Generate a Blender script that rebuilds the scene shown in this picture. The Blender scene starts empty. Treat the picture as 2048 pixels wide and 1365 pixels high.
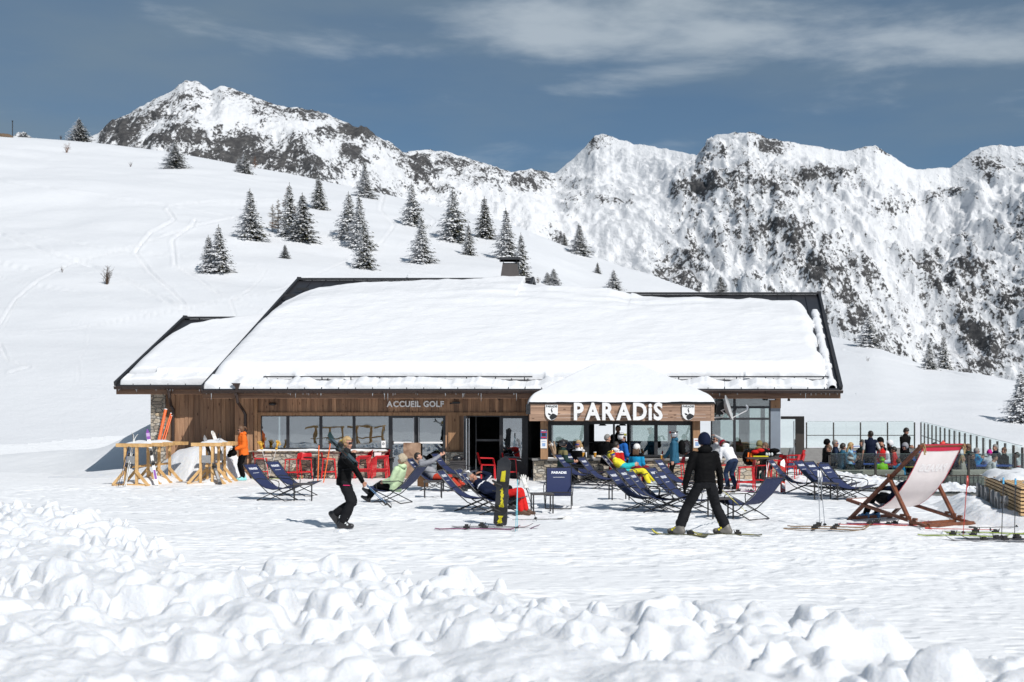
import bpy, bmesh, math, random
import numpy as np
from mathutils import Vector, Matrix, Euler
random.seed(7); RNG = np.random.RandomState(11)
SC = bpy.context.scene; COL = SC.collection
F = 2600.0; H0 = 817.0; CH = 2.2; PI = math.pi
def G(px, py, z=0.0):
    """point on the level z seen at a photograph pixel"""
    Y = (CH - z) * F / (py - H0)
    return Vector(((px - 1024) * Y / F, Y, z))
def Wp(px, py, Y):
    return Vector(((px - 1024) * Y / F, Y, CH - (py - H0) * Y / F))
# ------------------------------------------------------------------ noise
def vnoise(x, y, seed=0):
    xi = np.floor(x).astype(np.int64); yi = np.floor(y).astype(np.int64)
    fx = x - xi; fy = y - yi
    fx = fx*fx*fx*(fx*(fx*6-15)+10); fy = fy*fy*fy*(fy*(fy*6-15)+10)
    def h(a, b):
        n = (a*374761393 + b*668265263 + seed*1274126177) & 0x7fffffff
        n = ((n ^ (n >> 13)) * 1103515245 + 12345) & 0x7fffffff
        n = ((n ^ (n >> 11)) * 1274126177) & 0x7fffffff
        return ((n ^ (n >> 15)) & 0xffff) / 65535.0
    a = h(xi, yi); b = h(xi+1, yi); c = h(xi, yi+1); d = h(xi+1, yi+1)
    return (a*(1-fx)+b*fx)*(1-fy) + (c*(1-fx)+d*fx)*fy
def fbm(x, y, seed=0, oct=5, gain=.5, lac=2.03):
    s = 0; a = 1; t = 0
    for o in range(oct):
        s = s + a*vnoise(x, y, seed+o*17); t += a; a *= gain; x = x*lac+3.1; y = y*lac+7.7
    return s/t
def ridged(x, y, seed=0, oct=5, gain=.55, lac=2.07):
    s = 0; a = 1; t = 0
    for o in range(oct):
        s = s + a*(1-np.abs(2*vnoise(x, y, seed+o*31)-1)); t += a; a *= gain
        x, y = (x*.9+y*.43)*lac+1.3, (y*.9-x*.43)*lac+5.9
    return s/t
def sstep(a, b, x):
    t = np.clip((x-a)/(b-a), 0, 1); return t*t*(3-2*t)
# ------------------------------------------------------------------ materials
MATS = {}
def nt(m):
    m.use_nodes = True; t = m.node_tree; b = t.nodes['Principled BSDF']; return t, t.nodes, t.links, b
def mat(name, col, rough=.6, var=.15, scale=8.0, bump=.0, metal=0.0, bscale=None, stretch=(1,1,1), spec=.5, coat=0, sheen=0, two=None):
    if name in MATS: return MATS[name]
    m = bpy.data.materials.new(name); t, N, L, b = nt(m); MATS[name] = m
    b.inputs['Roughness'].default_value = rough; b.inputs['Metallic'].default_value = metal
    b.inputs['Specular IOR Level'].default_value = spec
    if coat: b.inputs['Coat Weight'].default_value = coat
    if sheen: b.inputs['Sheen Weight'].default_value = sheen
    tc = N.new('ShaderNodeTexCoord'); mp = N.new('ShaderNodeMapping'); L.new(tc.outputs['Object'], mp.inputs[0])
    mp.inputs['Scale'].default_value = stretch
    nz = N.new('ShaderNodeTexNoise'); nz.inputs['Scale'].default_value = scale; nz.inputs['Detail'].default_value = 5; nz.inputs['Roughness'].default_value = .6
    L.new(mp.outputs[0], nz.inputs['Vector'])
    rp = N.new('ShaderNodeValToRGB'); L.new(nz.outputs['Fac'], rp.inputs[0])
    c = Vector(col); c2 = Vector(two) if two else c*(1+var)
    rp.color_ramp.elements[0].position = .3; rp.color_ramp.elements[1].position = .7
    rp.color_ramp.elements[0].color = (*(c*(1-var)), 1); rp.color_ramp.elements[1].color = (*c2, 1)
    L.new(rp.outputs[0], b.inputs['Base Color'])
    if bump:
        n2 = N.new('ShaderNodeTexNoise'); n2.inputs['Scale'].default_value = bscale or scale*3; n2.inputs['Detail'].default_value = 4
        L.new(mp.outputs[0], n2.inputs['Vector'])
        bp = N.new('ShaderNodeBump'); bp.inputs['Strength'].default_value = bump; bp.inputs['Distance'].default_value = .02
        L.new(n2.outputs['Fac'], bp.inputs['Height']); L.new(bp.outputs[0], b.inputs['Normal'])
    return m
def snow_mat(name, col=(.86,.87,.885), b1=.35, s1=2.2, b2=.5, s2=26, d1=.12, d2=.02, st=(1,1,1), mott=.035, rough=.55):
    m = bpy.data.materials.new(name); t, N, L, b = nt(m); MATS[name] = m
    b.inputs['Roughness'].default_value = rough; b.inputs['Specular IOR Level'].default_value = .25
    tc = N.new('ShaderNodeTexCoord'); mp = N.new('ShaderNodeMapping'); L.new(tc.outputs['Object'], mp.inputs[0]); mp.inputs['Scale'].default_value = st
    a = N.new('ShaderNodeTexNoise'); a.inputs['Scale'].default_value = s1; a.inputs['Detail'].default_value = 6; a.inputs['Roughness'].default_value = .6
    c = N.new('ShaderNodeTexNoise'); c.inputs['Scale'].default_value = s2; c.inputs['Detail'].default_value = 3
    for n in (a, c): L.new(mp.outputs[0], n.inputs['Vector'])
    bp = N.new('ShaderNodeBump'); bp.inputs['Strength'].default_value = b1; bp.inputs['Distance'].default_value = d1; L.new(a.outputs['Fac'], bp.inputs['Height'])
    b2n = N.new('ShaderNodeBump'); b2n.inputs['Strength'].default_value = b2; b2n.inputs['Distance'].default_value = d2; L.new(c.outputs['Fac'], b2n.inputs['Height'])
    L.new(bp.outputs[0], b2n.inputs['Normal']); L.new(b2n.outputs[0], b.inputs['Normal'])
    rp = N.new('ShaderNodeValToRGB'); L.new(a.outputs['Fac'], rp.inputs[0]); cc = Vector(col)
    rp.color_ramp.elements[0].position = .3; rp.color_ramp.elements[1].position = .65
    rp.color_ramp.elements[0].color = (*(cc*(1-mott)), 1); rp.color_ramp.elements[1].color = (*cc, 1)
    L.new(rp.outputs[0], b.inputs['Base Color'])
    return m
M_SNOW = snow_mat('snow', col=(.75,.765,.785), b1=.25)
M_HILL = snow_mat('dimmed_slope_snow', col=(.72,.735,.76), b1=.5, s1=.5, b2=.5, s2=4, d1=.2, d2=.05, mott=.03)  # hill snow dimmed in colour to offset the strong sun on its tilt
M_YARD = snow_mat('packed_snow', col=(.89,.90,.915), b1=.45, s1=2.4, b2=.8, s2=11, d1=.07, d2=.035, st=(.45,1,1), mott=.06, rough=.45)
def trample(m):
    t = m.node_tree; N = t.nodes; L = t.links; b = N['Principled BSDF']; prev = b.inputs['Normal'].links[0].from_socket
    tc = N.new('ShaderNodeTexCoord'); mp = N.new('ShaderNodeMapping'); mp.inputs['Scale'].default_value = (3.1,3.6,.01); L.new(tc.outputs['Object'], mp.inputs[0])
    ds = N.new('ShaderNodeTexNoise'); ds.inputs['Scale'].default_value = 1.2; L.new(mp.outputs[0], ds.inputs['Vector'])
    mx = N.new('ShaderNodeMix'); mx.data_type = 'RGBA'; mx.blend_type = 'LINEAR_LIGHT'; mx.inputs[0].default_value = .35; L.new(mp.outputs[0], mx.inputs[6]); L.new(ds.outputs['Color'], mx.inputs[7])
    vo = N.new('ShaderNodeTexVoronoi'); vo.feature = 'SMOOTH_F1'; vo.inputs['Smoothness'].default_value = .35; vo.inputs['Scale'].default_value = 1; L.new(mx.outputs[2], vo.inputs['Vector'])
    rp = N.new('ShaderNodeValToRGB'); L.new(vo.outputs['Distance'], rp.inputs[0]); rp.color_ramp.elements[0].position = .1; rp.color_ramp.elements[1].position = .45
    bp = N.new('ShaderNodeBump'); bp.inputs['Strength'].default_value = .45; bp.inputs['Distance'].default_value = .05; L.new(rp.outputs[0], bp.inputs['Height']); L.new(prev, bp.inputs['Normal'])
    m2 = N.new('ShaderNodeMapping'); m2.inputs['Scale'].default_value = (.10,2.6,1); m2.inputs['Rotation'].default_value = (0,0,.05); L.new(tc.outputs['Object'], m2.inputs[0])
    n2 = N.new('ShaderNodeTexNoise'); n2.inputs['Scale'].default_value = 1.6; n2.inputs['Detail'].default_value = 5; L.new(m2.outputs[0], n2.inputs['Vector'])
    b2 = N.new('ShaderNodeBump'); b2.inputs['Strength'].default_value = .12; b2.inputs['Distance'].default_value = .05; L.new(n2.outputs['Fac'], b2.inputs['Height']); L.new(bp.outputs[0], b2.inputs['Normal']); L.new(b2.outputs[0], b.inputs['Normal'])
M_BANK = snow_mat('ploughed_snow', col=(.70,.718,.745), b1=.55, s1=9, b2=.55, s2=38, d1=.05, d2=.015)
trample(M_YARD)
_b = M_BANK.node_tree.nodes['Principled BSDF']; _b.inputs['Subsurface Weight'].default_value = .75; _b.inputs['Subsurface Radius'].default_value = (.9,1.0,1.15); _b.inputs['Subsurface Scale'].default_value = .07
M_ROOFSNOW = snow_mat('roof_snow', col=(.70,.712,.735), b1=.4, s1=1.3, b2=.4, s2=9, d1=.08, d2=.03, st=(.7,1.3,1), mott=.02)
def wood_mat(name, c1, c2, axis='z', rough=.65, gscale=14, attr=False, knots=False, long=.07):
    m = bpy.data.materials.new(name); t, N, L, b = nt(m); MATS[name] = m
    b.inputs['Roughness'].default_value = rough
    tc = N.new('ShaderNodeTexCoord'); mp = N.new('ShaderNodeMapping'); L.new(tc.outputs['Object'], mp.inputs[0])
    s = {'x': (long,1,1), 'y': (1,long,1), 'z': (1,1,long), 'n': (1,1,1)}[axis]; mp.inputs['Scale'].default_value = s
    vec = mp.outputs[0]
    if attr:
        at = N.new('ShaderNodeAttribute'); at.attribute_name = 'tint'
        ad = N.new('ShaderNodeVectorMath'); ad.operation = 'ADD'
        sc = N.new('ShaderNodeMath'); sc.operation = 'MULTIPLY'; sc.inputs[1].default_value = 37.0; L.new(at.outputs['Fac'], sc.inputs[0])
        L.new(vec, ad.inputs[0]); L.new(sc.outputs[0], ad.inputs[1]); vec = ad.outputs[0]
    nz = N.new('ShaderNodeTexNoise'); nz.inputs['Scale'].default_value = gscale; nz.inputs['Detail'].default_value = 6; nz.inputs['Distortion'].default_value = .6
    L.new(vec, nz.inputs['Vector'])
    rp = N.new('ShaderNodeValToRGB'); L.new(nz.outputs['Fac'], rp.inputs[0])
    rp.color_ramp.elements[0].position = .32; rp.color_ramp.elements[1].position = .68
    rp.color_ramp.elements[0].color = (*c1, 1); rp.color_ramp.elements[1].color = (*c2, 1)
    out = rp.outputs[0]
    if attr:
        mx = N.new('ShaderNodeMix'); mx.data_type = 'RGBA'; mx.blend_type = 'MULTIPLY'; mx.inputs[0].default_value = 1
        r2 = N.new('ShaderNodeValToRGB'); L.new(at.outputs['Fac'], r2.inputs[0])
        r2.color_ramp.elements[0].color = (.5,.47,.46,1); r2.color_ramp.elements[1].color = (1.25,1.2,1.15,1)
        L.new(out, mx.inputs[6]); L.new(r2.outputs[0], mx.inputs[7]); out = mx.outputs[2]
    if knots:
        m3 = N.new('ShaderNodeMapping'); L.new(tc.outputs['Object'], m3.inputs[0]); m3.inputs['Scale'].default_value = (5,5,2.2) if axis=='z' else (2.2,5,6)
        vo = N.new('ShaderNodeTexVoronoi'); vo.inputs['Scale'].default_value = 1.2; L.new(m3.outputs[0], vo.inputs['Vector'])
        r3 = N.new('ShaderNodeValToRGB'); L.new(vo.outputs['Distance'], r3.inputs[0])
        r3.color_ramp.elements[0].position = .08; r3.color_ramp.elements[1].position = .17
        r3.color_ramp.elements[0].color = (.35,.28,.24,1); r3.color_ramp.elements[1].color = (1,1,1,1)
        m4 = N.new('ShaderNodeMix'); m4.data_type = 'RGBA'; m4.blend_type = 'MULTIPLY'; m4.inputs[0].default_value = 1
        L.new(out, m4.inputs[6]); L.new(r3.outputs[0], m4.inputs[7]); out = m4.outputs[2]
    L.new(out, b.inputs['Base Color'])
    bp = N.new('ShaderNodeBump'); bp.inputs['Strength'].default_value = .35; bp.inputs['Distance'].default_value = .008
    L.new(nz.outputs['Fac'], bp.inputs['Height']); L.new(bp.outputs[0], b.inputs['Normal'])
    return m
M_CLAD = wood_mat('larch_cladding', (.23,.13,.075), (.42,.255,.155), 'z', attr=True, knots=True)
M_KWOOD = wood_mat('kiosk_planks', (.26,.165,.115), (.43,.29,.21), 'x', attr=True, knots=True)
M_POST = wood_mat('timber_post', (.24,.125,.06), (.40,.23,.12), 'z', knots=True)
M_FASCIA = wood_mat('fascia_board', (.12,.06,.035), (.22,.125,.075), 'x')
M_RACK = wood_mat('pale_rack_timber', (.50,.29,.11), (.68,.44,.2), 'n', gscale=6)
M_GIANT = wood_mat('stained_brown_timber', (.10,.028,.011), (.19,.06,.024), 'n', gscale=9, rough=.45)
M_SLAT = wood_mat('slat_timber', (.50,.32,.15), (.70,.48,.25), 'x')
M_PANEL = wood_mat('zebra_wood_panel', (.16,.085,.05), (.42,.28,.19), 'n', gscale=3.5)
M_DECK = wood_mat('grey_deck_boards', (.20,.18,.16), (.34,.32,.30), 'y')
def stone_mat(name):
    m = bpy.data.materials.new(name); t, N, L, b = nt(m); MATS[name] = m
    b.inputs['Roughness'].default_value = .85
    tc = N.new('ShaderNodeTexCoord'); mp = N.new('ShaderNodeMapping'); L.new(tc.outputs['Object'], mp.inputs[0]); mp.inputs['Scale'].default_value = (3.6,3.6,8.5)
    ds = N.new('ShaderNodeTexNoise'); ds.inputs['Scale'].default_value = 1.5; L.new(mp.outputs[0], ds.inputs['Vector'])
    mx0 = N.new('ShaderNodeMix'); mx0.data_type = 'RGBA'; mx0.blend_type = 'LINEAR_LIGHT'; mx0.inputs[0].default_value = .12; L.new(mp.outputs[0], mx0.inputs[6]); L.new(ds.outputs['Color'], mx0.inputs[7])
    v = N.new('ShaderNodeTexVoronoi'); v.distance = 'CHEBYCHEV'; v.inputs['Scale'].default_value = 1; v.inputs['Randomness'].default_value = .75; L.new(mx0.outputs[2], v.inputs['Vector'])
    e = N.new('ShaderNodeTexVoronoi'); e.feature = 'DISTANCE_TO_EDGE'; e.inputs['Randomness'].default_value = .75; e.inputs['Scale'].default_value = 1; L.new(mx0.outputs[2], e.inputs['Vector'])
    sp = N.new('ShaderNodeSeparateColor'); L.new(v.outputs['Color'], sp.inputs[0])
    rp = N.new('ShaderNodeValToRGB'); L.new(sp.outputs[0], rp.inputs[0]); cr = rp.color_ramp
    cr.elements[0].color = (.30,.26,.22,1); cr.elements[1].color = (.62,.57,.48,1)
    for p, c in ((.3,(.50,.44,.35,1)), (.5,(.38,.36,.33,1)), (.7,(.55,.44,.30,1)), (.86,(.52,.50,.46,1))):
        q = cr.elements.new(p); q.color = c
    nz = N.new('ShaderNodeTexNoise'); nz.inputs['Scale'].default_value = 22; nz.inputs['Detail'].default_value = 6; L.new(tc.outputs['Object'], nz.inputs['Vector'])
    r2 = N.new('ShaderNodeValToRGB'); L.new(nz.outputs['Fac'], r2.inputs[0]); r2.color_ramp.elements[0].position = .3; r2.color_ramp.elements[0].color = (.6,.58,.55,1); r2.color_ramp.elements[1].position = .7; r2.color_ramp.elements[1].color = (1.1,1.1,1.1,1)
    mu = N.new('ShaderNodeMix'); mu.data_type = 'RGBA'; mu.blend_type = 'MULTIPLY'; mu.inputs[0].default_value = 1; L.new(rp.outputs[0], mu.inputs[6]); L.new(r2.outputs[0], mu.inputs[7])
    r3 = N.new('ShaderNodeValToRGB'); L.new(e.outputs['Distance'], r3.inputs[0]); r3.color_ramp.elements[0].position = .02; r3.color_ramp.elements[1].position = .09
    mo = N.new('ShaderNodeMix'); mo.data_type = 'RGBA'; L.new(r3.outputs[0], mo.inputs[0]); mo.inputs[6].default_value = (.26,.24,.21,1); L.new(mu.outputs[2], mo.inputs[7])
    L.new(mo.outputs[2], b.inputs['Base Color'])
    bp = N.new('ShaderNodeBump'); bp.inputs['Strength'].default_value = .9; bp.inputs['Distance'].default_value = .05; L.new(r3.outputs[0], bp.inputs['Height']); L.new(bp.outputs[0], b.inputs['Normal'])
    return m
M_STONE = stone_mat('dry_stone')
def glass_mat(name, refl=.25, tint=(.9,.95,.95), rough=.0, ripple=.0, mxr=.95):
    m = bpy.data.materials.new(name); m.use_nodes = True; t = m.node_tree; N = t.nodes; L = t.links; MATS[name] = m
    N.remove(N['Principled BSDF']); o = N['Material Output']
    g = N.new('ShaderNodeBsdfGlossy'); g.inputs['Roughness'].default_value = rough; g.inputs['Color'].default_value = (.95,.97,1,1)
    tr = N.new('ShaderNodeBsdfTransparent'); tr.inputs[0].default_value = (*tint, 1)
    fr = N.new('ShaderNodeLayerWeight'); fr.inputs['Blend'].default_value = .25
    mr = N.new('ShaderNodeMapRange'); mr.inputs['To Min'].default_value = refl; mr.inputs['To Max'].default_value = mxr; L.new(fr.outputs['Fresnel'], mr.inputs['Value'])
    mx = N.new('ShaderNodeMixShader'); L.new(mr.outputs[0], mx.inputs[0]); L.new(tr.outputs[0], mx.inputs[1]); L.new(g.outputs[0], mx.inputs[2]); L.new(mx.outputs[0], o.inputs[0])
    if ripple:
        tc = N.new('ShaderNodeTexCoord'); nz = N.new('ShaderNodeTexNoise'); nz.inputs['Scale'].default_value = 1.1; L.new(tc.outputs['Object'], nz.inputs['Vector'])
        bp = N.new('ShaderNodeBump'); bp.inputs['Strength'].default_value = ripple; bp.inputs['Distance'].default_value = .02; L.new(nz.outputs['Fac'], bp.inputs['Height']); L.new(bp.outputs[0], g.inputs['Normal'])
    return m
M_GLASS = glass_mat('window_glass', .30, (.55,.62,.62), ripple=.07)
M_GLASSK = glass_mat('kiosk_glass', .17, (.62,.7,.68), ripple=.06)
M_FENCE = glass_mat('fence_glass', .02, (.95,.985,.975), mxr=.22)
M_FENCEF = glass_mat('smoked_fence_glass', .025, (.70,.75,.75), mxr=.12)
M_DARK = mat('anthracite_metal', (.035,.036,.04), .45, .2, metal=.3)
M_ROOF = mat('standing_seam_metal', (.045,.047,.055), .42, .15, 3, metal=.5)
M_GUT = mat('brown_gutter_metal', (.045,.03,.026), .4, .2, metal=.3)
M_BLACK = mat('black_metal', (.02,.02,.022), .4, .2)
M_RUB = mat('black_rubber', (.014,.014,.015), .7, .2)
M_WHITE = mat('white_paint', (.8,.8,.8), .45, .05)
M_GREYP = mat('grey_blue_panel', (.20,.235,.28), .3, .08, 2)
M_RED = mat('red_plastic', (.55,.012,.018), .35, .08)
M_BLUEP = mat('blue_plastic', (.02,.10,.46), .35, .1)
M_NAVY = mat('navy_sling_mesh', (.016,.026,.088), .75, .18, 120, bump=.3)
M_SOFA = mat('beige_upholstery', (.36,.34,.29), .9, .12, 30, bump=.3)
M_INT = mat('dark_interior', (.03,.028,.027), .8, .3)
M_TABLE = mat('dark_table_top', (.055,.05,.05), .4, .2)
M_CONC = mat('muddy_ground', (.12,.085,.06), .9, .4, 3, bump=.5)
M_SIL = mat('brushed_aluminium', (.55,.56,.58), .35, .1, metal=.8)
M_STEEL = mat('cut_steel_letters', (.34,.33,.32), .5, .2, 12, metal=.25)
M_ICE = mat('ice', (.42,.46,.50), .15, .08)
# ------------------------------------------------------------------ mesh builder
class MB:
    def __init__(s): s.v = []; s.f = []; s.m = []; s.t = []; s.cur = 0; s.tint = 0.0
    def _add(s, vs, fs):
        o = len(s.v); s.v.extend([tuple(p) for p in vs])
        for f in fs: s.f.append(tuple(i+o for i in f)); s.m.append(s.cur); s.t.append(s.tint)
        return s
    def box(s, lo, hi, M=None):
        (a,b,c),(d,e,f) = lo, hi
        vs = [Vector(p) for p in ((a,b,c),(d,b,c),(d,e,c),(a,e,c),(a,b,f),(d,b,f),(d,e,f),(a,e,f))]
        if M: vs = [M@p for p in vs]
        return s._add(vs, [(0,3,2,1),(4,5,6,7),(0,1,5,4),(1,2,6,5),(2,3,7,6),(3,0,4,7)])
    def beam(s, p, q, w, h, up=(0,0,1)):
        p = Vector(p); q = Vector(q); d = (q-p); L = d.length; d = d/L
        u = Vector(up)
        if abs(d.dot(u)) > .98: u = Vector((0,1,0))
        x = d.cross(u).normalized(); z = x.cross(d).normalized()
        M = Matrix(((x.x,d.x,z.x,p.x),(x.y,d.y,z.y,p.y),(x.z,d.z,z.z,p.z),(0,0,0,1)))
        return s.box((-w/2,0,-h/2),(w/2,L,h/2),M)
    def tube(s, pts, r, n=6, cap=True, flat=None):
        pts = [Vector(p) for p in pts]; k = len(pts)
        rs = r if isinstance(r, (list,tuple)) else [r]*k
        vs = []; ref = None
        for i, p in enumerate(pts):
            d = (pts[min(i+1,k-1)]-pts[max(i-1,0)])
            d = d.normalized() if d.length > 1e-9 else Vector((0,0,1))
            if ref is None:
                ref = Vector((0,0,1)) if abs(d.z) < .9 else Vector((1,0,0))
            x = d.cross(ref)
            if x.length < 1e-4: x = d.orthogonal()
            x.normalize(); y = x.cross(d).normalized(); ref = y
            for j in range(n):
                a = 2*PI*j/n
                vs.append(p + (x*math.cos(a) + y*math.sin(a)*(flat or 1))*rs[i])
        fs = []
        for i in range(k-1):
            for j in range(n):
                a = i*n+j; b = i*n+(j+1)%n; fs.append((a,b,b+n,a+n))
        if cap: fs.append(tuple(range(n))[::-1]); fs.append(tuple((k-1)*n+j for j in range(n)))
        return s._add(vs, fs)
    def cyl(s, c, r, h, n=16, r2=None):
        c = Vector(c); return s.tube([c, c+Vector((0,0,h))], [r, r if r2 is None else r2], n)
    def sheet(s, rows):
        n = len(rows[0]); vs = [p for r in rows for p in r]
        return s._add(vs, [(i*n+j, i*n+j+1, (i+1)*n+j+1, (i+1)*n+j) for i in range(len(rows)-1) for j in range(n-1)])
    def slab(s, poly, vec):
        n = len(poly); poly = [Vector(p) for p in poly]; v = Vector(vec); vs = poly+[p+v for p in poly]
        return s._add(vs, [tuple(range(n))[::-1], tuple(range(n,2*n))]+[(i,(i+1)%n,(i+1)%n+n,i+n) for i in range(n)])
    def ell(s, c, r, n=10, m=7, M=None):
        c = Vector(c); vs = []; r = (r,r,r) if not isinstance(r,(tuple,list)) else r
        for i in range(m+1):
            t = PI*i/m
            for j in range(n):
                a = 2*PI*j/n; p = Vector((math.sin(t)*math.cos(a)*r[0], math.sin(t)*math.sin(a)*r[1], math.cos(t)*r[2]))
                vs.append(c+(M@p if M else p))
        return s._add(vs, [(i*n+j,(i+1)*n+j,(i+1)*n+(j+1)%n,i*n+(j+1)%n) for i in range(m) for j in range(n)])
    def loft(s, rings, cap=True):
        n = len(rings[0]); vs = [p for r in rings for p in r]
        fs = [(i*n+j,i*n+(j+1)%n,(i+1)*n+(j+1)%n,(i+1)*n+j) for i in range(len(rings)-1) for j in range(n)]
        if cap: fs.append(tuple(range(n))[::-1]); fs.append(tuple((len(rings)-1)*n+j for j in range(n)))
        return s._add(vs, fs)
    def mesh(s, name, mats, smooth=False):
        me = bpy.data.meshes.new(name); me.from_pydata(s.v, [], s.f)
        for m in (mats if isinstance(mats,(list,tuple)) else [mats]): me.materials.append(m)
        if s.m: me.polygons.foreach_set('material_index', s.m)
        if any(s.t):
            a = me.attributes.new('tint', 'FLOAT', 'FACE'); a.data.foreach_set('value', s.t)
        if smooth is True: me.polygons.foreach_set('use_smooth', [True]*len(s.f))
        bm = bmesh.new(); bm.from_mesh(me); bmesh.ops.recalc_face_normals(bm, faces=bm.faces); bm.to_mesh(me); bm.free()
        if smooth == 'auto':
            me.polygons.foreach_set('use_smooth', [True]*len(me.polygons)); me.set_sharp_from_angle(angle=math.radians(38))
        me.update(); return me
    def build(s, name, mats, parent=None, smooth=False, loc=None, label=None):
        return link(name, s.mesh(name, mats, smooth), parent, loc, label)
def link(name, me, parent=None, loc=None, label=None):
    o = bpy.data.objects.new(name, me); COL.objects.link(o)
    if parent: o.parent = parent
    if loc is not None: o.location = loc
    if label: o['label'] = label
    return o
def tag(o, label=None, cat=None, group=None, kind=None):
    if label: o['label'] = label
    if cat: o['category'] = cat
    if group: o['group'] = group
    if kind: o['kind'] = kind
    return o
def thing(name, label, cat, loc=(0,0,0), rz=0, group=None, scale=1):
    o = bpy.data.objects.new(name, None); COL.objects.link(o); o.location = loc; o.rotation_euler = (0,0,rz); o.empty_display_size = .2
    if scale != 1: o.scale = (scale,)*3
    return tag(o, label, cat, group)
def dup(root, loc=None, rz=None, label=None, group=None, scale=None):
    r = root.copy(); COL.objects.link(r)
    if loc is not None: r.location = loc
    if rz is not None: r.rotation_euler = (0,0,rz)
    if label: r['label'] = label
    if group: r['group'] = group
    if scale: r.scale = (scale,)*3 if not isinstance(scale,(tuple,list)) else scale
    for ch in list(root.children):
        c = ch.copy(); COL.objects.link(c); c.parent = r
        for g in list(ch.children):
            d = g.copy(); COL.objects.link(d); d.parent = c
    return r
def text_mesh(body, size, extr=.0, bold=0.0, bevel=0, space=1.0):
    cu = bpy.data.curves.new('lettering', 'FONT'); cu.body = body; cu.size = size; cu.extrude = extr; cu.offset = bold; cu.align_x = 'CENTER'; cu.resolution_u = 3; cu.space_character = space
    cu.bevel_depth = bevel
    o = bpy.data.objects.new('lettering', cu); COL.objects.link(o); bpy.context.view_layer.update()
    me = bpy.data.meshes.new_from_object(o.evaluated_get(bpy.context.evaluated_depsgraph_get()))
    bpy.data.objects.remove(o); bpy.data.curves.remove(cu); return me
def np_mesh(name, V, nr, nc, mats, smooth=True, keep=None, attrs=None):
    """grid mesh from (nr*nc,3) array"""
    me = bpy.data.meshes.new(name)
    i = np.arange(nr-1)[:,None]*nc+np.arange(nc-1)[None,:]
    q = np.stack([i, i+1, i+nc+1, i+nc], -1).reshape(-1,4)
    if keep is not None: q = q[keep.reshape(-1)]
    me.vertices.add(len(V)); me.vertices.foreach_set('co', np.ascontiguousarray(V, dtype=np.float32).ravel())
    me.loops.add(q.size); me.loops.foreach_set('vertex_index', q.ravel().astype(np.int32))
    me.polygons.add(len(q)); me.polygons.foreach_set('loop_start', np.arange(0,q.size,4,dtype=np.int32)); me.polygons.foreach_set('loop_total', np.full(len(q),4,dtype=np.int32))
    me.update(calc_edges=True)
    if smooth: me.polygons.foreach_set('use_smooth', np.ones(len(q),dtype=bool))
    for m in (mats if isinstance(mats,(list,tuple)) else [mats]): me.materials.append(m)
    for k, a in (attrs or {}).items():
        at = me.attributes.new(k,'FLOAT','POINT'); at.data.foreach_set('value', np.ascontiguousarray(a,dtype=np.float32).ravel())
    return me
# ================================================================== camera, light, sky
cam_d = bpy.data.cameras.new('camera'); cam = bpy.data.objects.new('camera', cam_d); COL.objects.link(cam)
cam.location = (0,0,CH); cam.rotation_euler = (PI/2,0,0)
cam_d.sensor_width = 36; cam_d.lens = F/2048*36; cam_d.shift_y = (H0-682.5)/2048; cam_d.clip_start = .5; cam_d.clip_end = 12000
cam_d.dof.use_dof = True; cam_d.dof.focus_distance = 38; cam_d.dof.aperture_fstop = 1.9
SC.camera = cam
SUN_EL = math.radians(42.5); SUN_AZ = math.radians(34)      # azimuth from behind the camera (-Y) towards +X
sd = Vector((math.sin(SUN_AZ)*math.cos(SUN_EL), -math.cos(SUN_AZ)*math.cos(SUN_EL), math.sin(SUN_EL)))
ld = bpy.data.lights.new('sun', 'SUN'); ld.energy = 3.95; ld.angle = math.radians(.5); ld.color = (1,.968,.925)
lo = bpy.data.objects.new('sun', ld); COL.objects.link(lo); lo.rotation_euler = sd.to_track_quat('Z','Y').to_euler(); lo.location = (30,-30,40)
wd = bpy.data.worlds.new('World'); SC.world = wd; wd.use_nodes = True
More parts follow.
